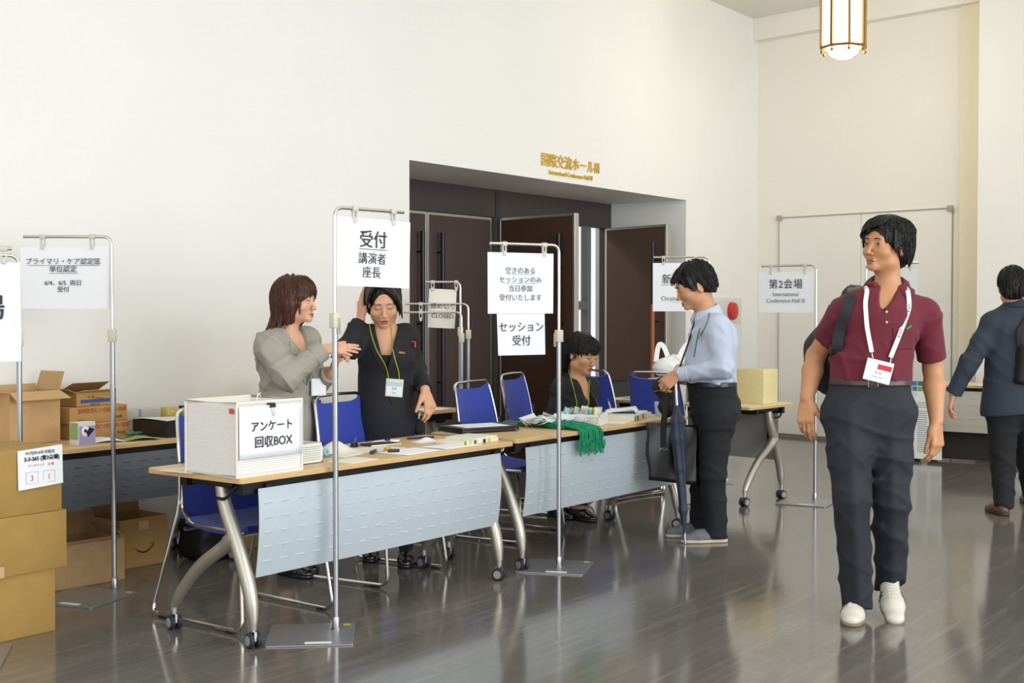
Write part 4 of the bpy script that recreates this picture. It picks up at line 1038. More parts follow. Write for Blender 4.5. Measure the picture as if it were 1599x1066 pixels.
def sleeve(S, a, e, w, r0, r1, r2, k=.03):
    S.rc(a, e, r0, r1, k); d = unit(w - e); S.cone(e - d * .01, w, r1, r2, .035)
def cord(par, S, p, pts, m, r=.0022, off=.004, name='lanyard_cord', ends=()):
    S = S if isinstance(S, (list, tuple)) else [S]
    xy = resample([V(p.J(a, c)[0], 0, p.J(a, c)[2]) for a, c in pts], 26); o_ = xy * V(1, 0, 1) + V(0, -.6, 0)
    y = np.min([hit(q, o_, V(0, 1, 0), 1.0, 500)[:, 1] for q in S], axis=0); ys = y.copy()
    for _ in range(6): ys[1:-1] = np.minimum((ys[:-2] + 2 * ys[1:-1] + ys[2:]) / 4, y[1:-1])
    P3 = np.stack([xy[:, 0], ys - off, xy[:, 2]], 1)
    if len(ends): P3 = np.vstack([P3, [V(e) for e in ends]])
    return MB().tube(P3, r, 8).build(name, m, par), P3
def nails(*a): pass
# ---- man in the light blue shirt, head bowed, seen from his left side
p = Person('man in a light blue shirt and black trousers, head bowed at the lanyard table', 1112, 7.60)
J = p.J; Rb = frame(math.radians(-76)); bl, bf = Rb[:, 0], Rb[:, 1]
nb, che, wai, pel = J(1106, 499), J(1113, 535), J(1111, 592), J(1114, 628)
shN, shF = J(1121, 512, -.17), J(1104, 512, .17); elN, elF = J(1131, 574, -.24), J(1112, 575, .22); wrN, wrF = J(1062, 584, -.13), J(1066, 590, .08)
hiN, hiF = J(1120, 648, -.09), J(1112, 648, .09); knN, knF = J(1113, 738, -.09), J(1098, 736, .09); anN, anF = J(1118, 832, -.06), J(1094, 818, .13)
hc, hs = J(1084, 447), 1.10; Rh = frame(math.radians(-84), math.radians(-19))
B = SDF(.004); Pw = head(B, hc, Rh, hs, nb + V(0, 0, .0), .058, .72, 1.08)
torso(B, [(pel, .155, 1.45, bf), (wai, .15, 1.4, bf), (che, .155, 1.5, bf)]); B.rc(che + V(0, 0, .06), nb, .10, .055, .05, (bf, 1.2)); B.rc(shN, shF, .05, .05, .04)
for a, e, w in ((shN, elN, wrN), (shF, elF, wrF)): B.rc(a, e, .045, .040, .02); B.rc(e, w, .042, .029, .02)
for a, k_, n in ((hiN, knN, anN), (hiF, knF, anF)): B.rc(a, k_, .08, .055, .03); B.rc(k_, n, .052, .036, .02)
hand(B, wrN + V(-.01, 0, 0), V(-.8, -.05, -.62), V(-.6, .3, .7), V(.35, .8, -.5), 1.05, (.85, .95, 1.0, 1.05), .6, spread=.01, tout=.45)
hand(B, wrF + V(-.01, 0, 0), V(-.8, -.1, -.6), V(-.5, -.3, .8), V(.35, -.8, -.5), 1.0, (.9, 1.0, 1.1, 1.1), .6, spread=.01, tout=.45)
B.build('body', skin3 if False else mat('skin_m2', 'C9936C', .5, sss=.15, noise=.03, nscale=30), p.root)
face(B, p.root, hc, Rh, hs, lip1, hair_b, .55, .0, brow_th=.0034)
S, P = hairshell(.0036, hc, Rh, hs, .013, ((0, .122, -.032), (.062, .072, .096)), -.052, top=1.25); rnd = random.Random(8)
for i in range(26):
    t = i / 25; a = -.07 + .14 * t
    lock(S, [P(a * .5, .03, .118), P(a * .9, .085 - abs(a) * .2, .095), P(a, .105 - a * a * 6, .070), P(a + rnd.uniform(-.01, .01), .112 - a * a * 7, .048 + rnd.uniform(-.012, .012))], .0068, .004)
for i in range(150):
    az = rnd.uniform(.5, 5.8); lo_c = .04 if (az < 1.8 or az > 4.5) else -.02; c1 = rnd.uniform(lo_c, .11); k_ = lambda cc: math.sqrt(max(.05, 1 - ((cc - .036) / .108) ** 2)) if cc > .036 else 1
    f = lambda az_, cc: P(.088 * k_(cc) * math.sin(az_), -.02 + .107 * k_(cc) * math.cos(az_), cc)
    lock(S, [f(az - .05, c1 + .03), f(az, c1), f(az + .08, c1 - .03)], .0058, .003)
for sx in (-1, 1):
    for i in range(5): lock(S, [P(sx * .079, .045 - .008 * i, .06), P(sx * .082, .042 - .009 * i, .02), P(sx * .079, .036 - .008 * i, -.022)], .006, .004)
grooves(S, hc, Rh, hs, .0008, 40); strands(S.build('hair', hair_b, p.root), S, hc, Rh, hs, -.05, hair_b, 800, 5)
T = SDF(.0055); bk_m = mat('black_trousers', '17181C', .85, noise=.1, nscale=80)
T.rc(pel + V(0, 0, -.02), wai + V(0, 0, -.012), .170, .170, .02, (bf, 1.22)); T.rc(hiN, hiF, .112, .112, .03); T.ell(pel - bf * .07 + V(0, 0, -.05), (.10, .10, .11), k=.05)
for a, k_, n in ((hiN, knN, anN), (hiF, knF, anF)): T.rc(a, k_, .110, .076, .04); T.rc(k_, n + V(0, 0, -.01), .076, .068, .03)
T.cut(wai + V(0, 0, -.018), (0, 0, 1)); T.cut(anN + V(0, 0, -.03), (0, 0, -1)); T.cut(anF + V(0, 0, -.03), (0, 0, -1), anF - .1, anF + V(.15, .1, 0))
folds(T, pel - V(.4, .4, .95), pel + V(.4, .4, .1), .0045, [((.1, 0, 1), 42), ((.5, .2, .7), 30), ((-.6, .1, .7), 36)], 14); T.build('trousers', bk_m, p.root)
bt = SDF(.004); bt.rc(wai + V(0, 0, -.06), wai + V(0, 0, .02), .178, .174, 0, (bf, 1.22)); bt.cut(wai + V(0, 0, -.010), (0, 0, 1)); bt.cut(wai + V(0, 0, -.042), (0, 0, -1)); bt.build('belt', mat('black_belt', '1A1A1C', .3), p.root)
blu = mat('light_blue_cotton', 'BCC5D8', .85, noise=.03, nscale=120, bump=.1, bscale=250)
Q = SDF(.0045); torso(Q, [(wai + V(0, 0, -.015), .170, 1.22, bf), (wai + bf * .01 + V(0, 0, .06), .178, 1.22, bf), (che, .178, 1.28, bf)]); Q.rc(che + V(0, 0, .04), nb + V(0, 0, -.03), .13, .07, .06, (bf, 1.15))
Q.rc(shN, shF, .068, .068, .05); Q.rc(nb + V(0, 0, -.03), shN + V(0, 0, .01), .06, .055, .05); Q.rc(nb + V(0, 0, -.03), shF + V(0, 0, .01), .06, .055, .05)
for a, e, w in ((shN, elN, wrN), (shF, elF, wrF)): sleeve(Q, a, e, w, .070, .062, .040)
Q.cut(wai + V(0, 0, -.018), (0, 0, -1))
folds(Q, che - V(.35, .45, .3), che + V(.35, .4, .15), .006, [((.7, 0, .7), 46), ((.9, 0, -.3), 40), ((.3, .2, .9), 34)], 21)
Q.rc(nb + V(0, 0, -.03), nb + V(-.02, 0, .12), .058, .062, .006, None, 's')
Q.build('shirt', blu, p.root)
for e, w in ((elN, wrN), (elF, wrF)):
    c_ = SDF(.004); d = unit(w - e); c_.cone(w - d * .055, w + d * .004, .046, .044, 0); c_.build('cuff', blu, p.root)
C2 = SDF(.0035); nk = unit(hc - nb)
ring = [nb + Rb @ V(.066 * math.sin(t), .012 + .066 * math.cos(t), .088 - .050 * (1 + math.cos(t)) / 2) for t in np.linspace(.35, 2 * math.pi - .35, 27)]
for a, c in zip(ring[:-1], ring[1:]):
    o_ = unit(V((a + c)[0] / 2 - nb[0], (a + c)[1] / 2 - nb[1], 0)); C2.rc(a, c, .008, .008, .006)
    for q_, z_ in ((.008, -.014), (.014, -.030), (.020, -.044)): C2.rc(a + o_ * q_ + V(0, 0, z_), c + o_ * q_ + V(0, 0, z_), .007, .007, .012)
for e, sx in ((ring[0], 1), (ring[-1], -1)): C2.rc(e + V(0, 0, -.012), e + bl * sx * .022 + bf * .012 + V(0, 0, -.065), .011, .006, .014)
C2.build('collar', blu, p.root)
gc = mat('green_lanyard', '17735A', .7)
cord(p.root, Q, p, [(1109, 482), (1100, 494), (1093, 510), (1087, 528)], gc, .003, name='lanyard_cord')
cord(p.root, Q, p, [(1088, 512), (1084, 532), (1080, 556)], gc, .003, name='lanyard_cord')
po = [hit(Q, V(J(a, c)[0], -.6, J(a, c)[2]), V(0, 1, 0), 1.0, 400) for a, c in ((1089, 524), (1089, 526))]
MB().tube([po[0] + V(0, -.004, 0), po[0] + V(0, -.006, -.02)], .006, 8).build('lanyard_clip', steel_m, p.root)
cs = mat('canvas_shoe', '6E7176', .85, noise=.05, nscale=90); ss_ = mat('cream_sole', 'CFC3A6', .7)
for an, toe, heel in ((anN, J(1058, 851, -.05), J(1135, 848, -.03)), (anF, J(1042, 836, .12), J(1110, 835, .14))):
    shoe(p.root, V(heel[0], an[1] + .0, 0), V(heel[0] - .285, an[1] - .03, 0), cs, ss_, w=.046, high=.062)

# umbrella, tote and pouch held by him
P_U = p
hw = p.world(wrN + V(-.055, .03, -.02))
ub = thing('umbrella', 'furled navy umbrella with a chrome handle held upright by the man in blue', 'umbrella', p.world(V(*J(1070, 828, -.16)[:2], 0)), HEAD - math.pi / 2)
top = J(1054, 588, -.12) - V(*J(1070, 828, -.16)[:2], 0); tip = V(0, 0, .004); ax = unit(top - tip); Lu = np.linalg.norm(top - tip)
at_ = lambda t: tip + ax * t
S = SDF(.004); S.chain([at_(.07), at_(.2), at_(.45), at_(.62), at_(.72), at_(.80)], [.008, .020, .030, .040, .036, .016], .02)
nv = mat('navy_umbrella', '2B3346', .6, bump=.1, bscale=120)
def fl(x, y, z): return .004 * np.sin(5 * np.arctan2(y - at_(.4)[1], x - at_(.4)[0] - (z - at_(.4)[2]) * ax[0] / ax[2]) + 6 * z)
S.custom(fl, at_(.05) - .1, at_(.86) + .1, 'd'); S.build('canopy', nv, ub)
MB().tube([at_(.0), at_(.075)], [.0045, .008], 8).build('ferrule', steel_m, ub)
MB().tube([at_(.79), at_(Lu - .10)], .006, 10).build('shaft', steel_m, ub)
h_ = [at_(Lu - .17), at_(Lu - .02), at_(Lu + .04), at_(Lu + .07) + V(.03, 0, .0), at_(Lu + .05) + V(.06, 0, 0)]
MB().tube(arc(h_, .04), .0115, 12).build('handle', mat('umbrella_handle', 'B9A79A', .15, .9), ub)
MB().lathe([(.032, -.006), (.034, 0), (.032, .006)], 16, np.stack([unit(np.cross(ax, V(0, 1, 0))), np.cross(ax, unit(np.cross(ax, V(0, 1, 0)))), ax], 1), at_(.62)).build('tie_strap', nv, ub)
blk = mat('black_film', '131315', .28, noise=.05, nscale=60); blk2 = mat('black_canvas', '16161A', .75, bump=.15, bscale=300)
tb = thing('tote_bag', 'glossy black tote bag with a small white logo, carried by the man in blue', 'bag', p.world(J(1050, 660, -.07)), HEAD - math.pi / 2)
o0 = J(1050, 660, -.07); q = lambda a, c, dy: J(a, c, dy - .07) - o0
TL, TR, BL_, BR = q(1008, 660, 0), q(1092, 664, .0), q(1012, 748, 0), q(1090, 757, 0)
for nm, dy in (('front_panel', -.022), ('back_panel', .022)):
    MB().grid(lambda u, v: (TL + (TR - TL) * u) * (1 - v) + (BL_ + (BR - BL_) * u) * v + V(.006 * math.sin(9 * v), dy * math.sin(math.pi * (.12 + .76 * u)) * (.35 + .75 * v) + .006 * math.sin(8 * u + 5 * v), 0), 14, 14, .0015).build(nm, blk, tb, 180)
MB().grid(lambda u, v: BL_ + (BR - BL_) * u + V(0, (v - .5) * .044 * math.sin(math.pi * (.12 + .76 * u)) * 1.1 + .006 * math.sin(8 * u + 5), 0), 10, 3, .0015).build('bottom_panel', blk, tb, 180)
for x in (.32, .34):
    a = TL + (TR - TL) * x; e = J(1040, 592, -.10) - o0
    ribbon(resample([a + V(0, -.026 + .05 * (x > .33), -.16), a + V(0, -.022 + .044 * (x > .33), 0), (a + e) / 2 + V(.012, 0, 0), e + V(0, .0, .0)], 16), V(0, -1, 0), .034, .003, 'handle_strap', blk2, tb)
text('JPCA', .024, (0, 0, 0), mat('grey_logo', '8E8F92', .5), tb, thick=.0004).location = tuple(q(1036, 703, -.034))
sp = thing('shoulder_bag', 'soft black shoulder bag bunched under the hand of the man in blue', 'bag', p.world(J(1040, 610, -.02)), HEAD - math.pi / 2)
o1 = J(1040, 610, -.02); w_ = lambda a, c, dy=0: J(a, c, dy - .02) - o1
K = SDF(.005); K.ell(w_(1040, 607), (.075, .05, .06), k=.04); K.ell(w_(1042, 632), (.055, .045, .08), k=.04); K.ell(w_(1030, 600), (.045, .04, .04), k=.03)
folds(K, w_(1040, 618) - .2, w_(1040, 618) + .2, .006, [((.6, 0, .8), 60), ((-.8, .2, .5), 70)], 3); K.build('pouch_body', blk2, sp)
MB().tube(resample([w_(1022, 611, -.045), w_(1030, 609, -.06), w_(1042, 612, -.058)], 8), .003, 6).build('zip', mat('brass_zip', '8C7A4E', .4, .7), sp)
pts = [hit(Q, V(J(a, c)[0], -.6, J(a, c)[2]), V(0, 1, 0), 1, 400) + V(-.006, -.008, 0) - o1 for a, c in ((1090, 492), (1083, 508), (1077, 530))] + [w_(1064, 566, -.15), w_(1056, 592, -.05)]
ribbon(resample(pts, 22), V(-.5, -.85, 0), .010, .004, 'strap', blk2, sp)
# ---- woman in the grey suit
p = Person('woman with brown bobbed hair in a grey suit, gesturing as she talks', 452, 6.62)
J = p.J; Rb = frame(math.radians(58)); bl, bf = Rb[:, 0], Rb[:, 1]
nb, che, wai, pel = J(447, 521), J(446, 562), J(449, 610), J(447, 655)
shR, shL = J(421, 541, -.14), J(478, 533, .14); elR, elL = J(446, 590, -.24), J(491, 602, .12); wrR, wrL = J(503, 546, -.16), J(519, 581, -.03)
hc, hs = J(462, 471), .98; Rh = frame(math.radians(74), math.radians(2), math.radians(-2))
B = SDF(.004); Pw = head(B, hc, Rh, hs, nb + V(0, 0, -.01), .050, .9, .98, 1.1)
torso(B, [(pel, .16, 1.4, bf), (wai, .13, 1.35, bf), (che, .14, 1.4, bf)]); B.rc(che + V(0, 0, .05), nb + V(0, 0, -.02), .10, .05, .05, (bf, 1.2)); B.rc(shR, shL, .05, .05, .05)
for a, e, w in ((shR, elR, wrR), (shL, elL, wrL)): B.rc(a, e, .044, .036, .02); B.rc(e, w, .038, .026, .02)
ankG = [J(447, 885, -.02), J(456, 884, .10)]
for i, a in enumerate(ankG):
    k_ = V(a[0], a[1], .46); B.rc(V(a[0], a[1], .75), k_, .075, .052, .03); B.rc(k_, V(a[0], a[1], .30), .050, .052, .02); B.rc(V(a[0], a[1], .30), V(a[0], a[1], .09), .052, .032, .02); B.rc(V(a[0], a[1], .08), V(a[0] + .09, a[1] - .07, .03), .033, .025, .02)
hand(B, wrR + V(.012, 0, .002), V(1, -.1, .05), V(.1, .3, 1), V(.1, .6, -.8), .98, (.10, .14, .18, .25), .15, spread=.05)
hand(B, wrL + V(.004, 0, .012), V(.35, -.25, 1), V(-.3, -.8, .2), V(.9, -.2, -.3), .98, (1.1, 1.2, 1.25, 1.3), .9, spread=.0, tout=.5)
B.build('body', mat('skin_pink', 'DBA88C', .5, sss=.15, noise=.05, nscale=25), p.root)
face(B, p.root, hc, Rh, hs, mat('lip_pink', 'BC6B66', .4), mat('brown_brow', '5A3A2A', .8), .75, .0, mouth=.004, brow_th=.0028)
S = SDF(.0036); P = lambda a, b, c_: hc + Rh @ (V(a, b, c_) * hs)    # bob to the collar
S.ell(P(0, -.020, .036), V(.098, .114, .106) * hs, Rh, 0); S.ell(P(0, -.055, -.045), V(.094, .075, .105) * hs, Rh, .05)
S.rc(P(-.072, .0, -.02), P(-.066, -.010, -.095), .032, .024, .04); S.rc(P(.072, .0, -.02), P(.066, -.010, -.095), .032, .024, .04)
S.ell(P(0, .112, -.068), V(.069, .088, .108) * hs, Rh, .012, 's'); S.cut(P(0, -.05, -.128), Rh @ V(0, .12, -1), k=.01); rnd = random.Random(5)
for i in range(34):
    t = i / 33; sd = 1 if i % 2 else -1; a = .004 + .078 * t
    lock(S, [P(sd * a * .5 + .01, .04, .128), P(sd * a * .9, .095 - a * a * 6, .098), P(sd * a * 1.02, .110 - a * a * 7, .055), P(sd * (a + .012), .100 - a * a * 9, .026 - .02 * t + rnd.uniform(-.006, .006))], .0072, .005)
for i in range(170):
    az = rnd.uniform(.72, 5.56); c1 = rnd.uniform(-.115 if 1.4 < az < 4.9 else -.03, .10); k_ = lambda cc: math.sqrt(max(.05, 1 - ((cc - .036) / .108) ** 2)) if cc > .036 else 1 - max(0, -cc - .02) * 1.2
    f = lambda az_, cc: P(.096 * k_(cc) * math.sin(az_), -.022 + .113 * k_(cc) * math.cos(az_), cc)
    lock(S, [f(az - .03, c1 + .045), f(az, c1), f(az + .05, c1 - .045)], .0062, .003)
for i in range(22):
    az = rnd.uniform(1.6, 4.7); lock(S, [P(.088 * math.sin(az), -.03 + .10 * math.cos(az), -.07), P(.09 * math.sin(az), -.035 + .11 * math.cos(az), -.115), P(.094 * math.sin(az), -.045 + .13 * math.cos(az), -.148 + rnd.uniform(-.015, .01))], .008, .005)
grooves(S, hc, Rh, hs, .0010, 36); strands(S.build('hair', hair_br, p.root), S, hc, Rh, hs, -.125, hair_br, 900, 5, 1.15, .03)
gs = mat('grey_suit_wool', '9C988E', .85, noise=.06, nscale=150, bump=.08, bscale=400)
Q = SDF(.0045); hem = pel + V(0, 0, -.02)
torso(Q, [(hem, .178, 1.32, bf), (wai, .148, 1.26, bf), (che, .168, 1.26, bf)]); Q.ell(che + bf * .055 + V(0, 0, -.01), (.12, .10, .09), k=.06)
Q.rc(che + V(0, 0, .03), nb + V(0, 0, -.06), .135, .075, .06, (bf, 1.2)); Q.rc(shR, shL, .068, .068, .05)
for sh in (shR, shL): Q.rc(nb + V(0, 0, -.04), sh + V(0, 0, .008), .055, .058, .05)
Qt = SDF(.0045); Qt.ops = list(Q.ops)
sleeve(Q, shR, elR, wrR + unit(elR - wrR) * .01, .076, .068, .050, .04); sleeve(Q, shL, elL, wrL + unit(elL - wrL) * .03, .072, .062, .048, .03)
Q.cut(hem + V(0, 0, -.0), (0, 0, -1))
folds(Q, shR - V(.15, .25, .25), shR + V(.35, .2, .1), .0055, [((.8, .2, .5), 50), ((.9, 0, -.4), 44), ((.3, .2, .9), 36)], 3); folds(Q, wai - V(.3, .3, .1), wai + V(.3, .3, .12), .004, [((.1, .1, 1), 60), ((.5, 0, .8), 44)], 4)
ap = wai + bl * -.0 + V(0, 0, .03)
wedge(Q, Rb, ap, .062, .24, .0); wedge(Q, Rb, wai + V(0, 0, -.03), .055, .17, .03, down=True, curve=1.4)
Q.rc(nb + V(0, 0, -.05), nb + bf * .02 + V(0, 0, .10), .058, .068, .006, None, 's')
Q.build('suit_jacket', gs, p.root); lapels(Qt, p.root, gs, Rb, ap, .062, .22, .046)
for w, e, r in ((wrR, elR, .053),):
    c_ = SDF(.004); d = unit(w - e); c_.cone(w - d * .062, w + d * .004, r + .004, r + .003, 0); c_.build('turned_cuff', gs, p.root)
cr = SDF(.004)
ring = [nb + Rb @ V(.074 * math.sin(t), -.008 + .070 * math.cos(t), .030 - .03 * (1 + math.cos(t)) / 2) for t in np.linspace(.8, 2 * math.pi - .8, 25)]
for a, c in zip(ring[:-1], ring[1:]):
    o_ = unit(V((a + c)[0] / 2 - nb[0], (a + c)[1] / 2 - nb[1], 0))
    for q_, z_ in ((0, 0), (.010, -.014), (.018, -.03)): cr.rc(a + o_ * q_ + V(0, 0, z_), c + o_ * q_ + V(0, 0, z_), .008, .008, .012)
cr.build('jacket_collar', gs, p.root)
b2 = SDF(.0045); torso(b2, [(hem, .15, 1.4, bf), (wai, .136, 1.33, bf), (che, .146, 1.36, bf)]); b2.ell(che + bf * .05 + V(0, 0, -.01), (.10, .085, .08), k=.05)
b2.cut(che + V(0, 0, .022), bf * .3 + V(0, 0, 1)); b2.build('blouse', mat('pale_blouse', 'CBD3DC', .8), p.root)
sk_ = SDF(.006); sk_.rc(pel + V(0, 0, -.02), wai, .172, .14, .02, (bf, 1.3)); sk_.rc(pel + V(0, 0, -.02), V(pel[0], pel[1], .46), .172, .165, .03, (bf, 1.25)); sk_.cut(V(0, 0, .52), (0, 0, -1)); sk_.cut(wai + V(0, 0, -.02), (0, 0, 1)); sk_.build('skirt', gs, p.root)
shm = mat('black_pump', '17161A', .25, coat=.4)
for a in ankG: shoe(p.root, V(a[0] - .045, a[1] + .035, 0), V(a[0] + .15, a[1] - .11, 0), shm, shm, w=.040, high=.045)
c1, P3 = cord(p.root, [Qt, b2, cr], p, [(466, 540), (486, 577), (497, 588)], lime_m, .0028, .006)
cord(p.root, [Qt, b2, cr], p, [(506, 574), (503, 588), (498, 590)], lime_m, .0028, .006)
bp0 = hit(Q, V(J(499, 596)[0], -.6, J(499, 596)[2]), V(0, 1, 0), 1.0, 500); bg = bpy.data.objects.new('name_badge', None); COL.objects.link(bg); bg.parent = p.root; bg.location = tuple(bp0 + V(0, -.012, -.02)); bg.rotation_euler = (0, 0, .7)
MB().box(-.045, .045, 0, .003, -.05, .04, bev=.002).build('badge_sleeve', mat('badge_plastic', 'D8D8D4', .2), bg); MB().box(-.040, .040, -.0012, -.0002, -.046, .030).build('badge_card', paper_m, bg, 0)
MB().tube([wrL + V(.018, -.02, .075), wrL + V(.002, -.045, .082)], .006, 10).build('pen_cap', black_m, p.root)
q = decal(Qt, 'lapel_pin', mat('bronze_pin', 'A47A52', .4, .5), p.root, ap, Rb, 1, lambda u, v: (.070 + u * .036, .150 + u * .01 + (v - .5) * .010), 4, 2, .008, .002, .3)

# ---- woman in the black suit, hand at her hair
p = Person('woman with short black hair in a black suit, one hand raised to her hair', 604, 6.98)
J = p.J; Rb = frame(math.radians(6)); bl, bf = Rb[:, 0], Rb[:, 1]
nb, che, wai, pel = J(605, 527, .0), J(604, 556), J(602, 592), J(604, 640)
shR, shL = J(571, 527, .0), J(634, 525, .02); elR, elL = J(540, 547, -.14), J(650, 577, .07); wrR, wrL = J(563, 498, -.02), J(664, 608, -.08)
hc, hs = J(598, 472, -.02), 1.07; Rh = frame(math.radians(9), math.radians(-20), math.radians(3))
B = SDF(.004); Pw = head(B, hc, Rh, hs, nb + V(0, .01, .0), .047, .78, .98, 1.08)
torso(B, [(pel, .155, 1.4, bf), (wai, .125, 1.35, bf), (che, .135, 1.4, bf)]); B.rc(che + V(0, 0, .05), nb + V(0, 0, -.02), .105, .05, .05, (bf, 1.3)); B.rc(shR, shL, .046, .046, .05)
for a, e, w in ((shR, elR, wrR), (shL, elL, wrL)): B.rc(a, e, .042, .035, .02); B.rc(e, w, .037, .025, .02)
hand(B, wrR + V(.0, .0, .008), V(-.02, .10, 1), V(-.3, -.9, 0), V(.9, .4, .1), .98, (.15, .2, .25, .3), .2, spread=.02)
hand(B, wrL + V(.004, -.012, -.014), V(.35, -.55, -.9), V(-.5, -.7, .3), V(-.6, .5, -.5), 1.0, (.55, .6, .7, .8), .5, spread=.02, tout=.5)
ankK = [J(580, 862, .10), J(634, 868, -.05)]
for a in ankK:
    k_ = V(a[0], a[1] * .6, .44); B.rc(V(pel[0] + (a[0] - pel[0]) * .6, pel[1], .72), k_, .07, .05, .03); B.rc(k_, V(a[0], a[1], .28), .048, .050, .02); B.rc(V(a[0], a[1], .28), V(a[0], a[1], .10), .050, .030, .02); B.rc(V(a[0], a[1], .09), V(a[0], a[1] - .10, .03), .032, .025, .02)
B.build('body', mat('skin_k', 'D7A283', .5, sss=.15, noise=.03, nscale=25), p.root)
face(B, p.root, hc, Rh, hs, mat('lip_red', 'B0504C', .35), mat('thin_brow', '4A3328', .8), .0, brow_th=.0020)
S = SDF(.0036); P = lambda a, b, c_: hc + Rh @ (V(a, b, c_) * hs)
S.ell(P(0, -.020, .034), V(.092, .110, .102) * hs, Rh, 0); S.ell(P(0, -.055, -.03), V(.088, .070, .085) * hs, Rh, .04)
S.ell(P(0, .124, -.048), V(.0665, .096, .138) * hs, Rh, .010, 's'); S.ell(P(-.095, .004, -.030), V(.034, .03, .055) * hs, Rh, .008, 's'); S.cut(P(0, -.05, -.085), Rh @ V(0, .2, -1), k=.01); rnd = random.Random(6)
for sd in (-1, 1):
    for i in range(26):
        t = i / 25; L = -.010 if sd < 0 else -.065
        lock(S, [P(-.012 + sd * .012, .060 - .03 * t, .126), P(-.012 + sd * (.045 + .015 * t), .078 - .05 * t, .100 - .01 * t), P(sd * (.078 + .008 * t), .070 - .07 * t, .040), P(sd * (.086 + .004 * t), .062 - .075 * t, .0 + L * .3), P(sd * (.080 + (.012 if sd > 0 else 0)), .060 - .075 * t, L + rnd.uniform(-.01, .01))], .0075, .005)
for i in range(16):
    t = i / 15; lock(S, [P(-.030, .062 - .02 * t, .118), P(.004 + .01 * t, .090 - .03 * t, .104), P(.044 + .012 * t, .092 - .035 * t, .076), P(.070 + .008 * t, .068 - .03 * t, .034), P(.080, .055 - .03 * t, .0)], .0075, .005)
for i in range(120):
    az = rnd.uniform(.9, 5.4); c1 = rnd.uniform(-.055, .10)
    if az > 4.2 and c1 < .02: continue
    k_ = lambda cc: math.sqrt(max(.05, 1 - ((cc - .034) / .104) ** 2)) if cc > .034 else 1
    f = lambda az_, cc: P(.091 * k_(cc) * math.sin(az_), -.022 + .109 * k_(cc) * math.cos(az_), cc); lock(S, [f(az, c1 + .04), f(az, c1), f(az, c1 - .04)], .0058, .003)
grooves(S, hc, Rh, hs, .0007, 42); strands(S.build('hair', hair_b, p.root), S, hc, Rh, hs, -.07, hair_b, 700, 6, 1.2, .10)
bs = mat('black_suit_wool', '191A1F', .8, noise=.08, nscale=160, bump=.06, bscale=400)
def jacket_f(name, m, hem, hw, ww, cw, shs, elbs, wrs, apex, vw, vh, r=(.062, .054, .040), drop=True, top=-.06):
    Q = SDF(.0045); torso(Q, [(hem, hw, 1.30, bf), (wai, ww, 1.26, bf), (che, cw, 1.26, bf)]); Q.ell(che + bf * .055 + V(0, 0, -.01), (.115, .085, .08), k=.06)
    Q.rc(che + V(0, 0, .03), nb + V(0, 0, top), .13, .070, .06, (bf, 1.25)); Q.rc(shs[0], shs[1], .060, .060, .05)
    for sh in shs: Q.rc(nb + V(0, 0, -.045), sh + V(0, 0, .006), .050, .052, .05)
    Q.torso = SDF(.0045); Q.torso.ops = list(Q.ops)
    for a, e, w in zip(shs, elbs, wrs): sleeve(Q, a, e, w, *r)
    Q.cut(hem, (0, 0, -1)); wedge(Q, Rb, apex, vw, vh, .0)
    if drop: wedge(Q, Rb, apex + V(0, 0, -.02), .060, apex[2] - hem[2], .03, down=True, curve=2.0)
    Q.rc(nb + V(0, 0, -.05), nb + bf * .02 + V(0, 0, .10), .050, .060, .006, None, 's')
    return Q
hem = J(604, 648); ap = wai + V(.004, 0, .035)
Q = jacket_f('j', bs, hem, .172, .142, .155, (shR, shL), (elR, elL), (wrR + unit(elR - wrR) * .02, wrL + unit(elL - wrL) * .005), ap, .048, .19, (.058, .053, .043))
folds(Q, shR - V(.15, .3, .15), shR + V(.06, .1, .15), .004, [((.6, 0, .8), 55), ((.9, 0, -.4), 44)], 3); folds(Q, shL - V(.03, .2, .45), shL + V(.15, .2, .05), .004, [((.3, 0, .9), 55), ((.7, 0, .6), 44)], 5)
Q.build('suit_jacket', bs, p.root); lapels(Q.torso, p.root, bs, Rb, ap, .048, .19, .055)
cr = SDF(.004)
ring = [nb + Rb @ V(.064 * math.sin(t), -.008 + .062 * math.cos(t), .050 - .055 * (1 + math.cos(t)) / 2) for t in np.linspace(.9, 2 * math.pi - .9, 25)]
for a, c in zip(ring[:-1], ring[1:]):
    o_ = unit(V((a + c)[0] / 2 - nb[0], (a + c)[1] / 2 - nb[1], 0))
    for q_, z_ in ((0, 0), (.010, -.014), (.018, -.03)): cr.rc(a + o_ * q_ + V(0, 0, z_), c + o_ * q_ + V(0, 0, z_), .008, .008, .012)
cr.build('jacket_collar', bs, p.root)
b2 = SDF(.0045); torso(b2, [(pel, .14, 1.4, bf), (wai, .131, 1.33, bf), (che, .141, 1.36, bf)]); b2.ell(che + bf * .05 + V(0, 0, -.01), (.10, .075, .07), k=.05); b2.cut(che + V(0, 0, .035), bf * .25 + V(0, 0, 1)); b2.build('blouse', mat('black_knit', '121214', .9), p.root)
sk_ = SDF(.006); sk_.rc(pel + V(0, 0, -.03), wai, .160, .13, .02, (bf, 1.3)); sk_.rc(pel + V(0, 0, -.03), V(pel[0], pel[1], .40), .160, .150, .03, (bf, 1.22)); sk_.cut(V(0, 0, .50), (0, 0, -1)); sk_.cut(wai + V(0, 0, -.02), (0, 0, 1)); sk_.build('skirt', mat('navy_skirt', '1E2029', .85, noise=.06, nscale=150), p.root)
st_ = mat('black_stocking', '1D1819', .6)
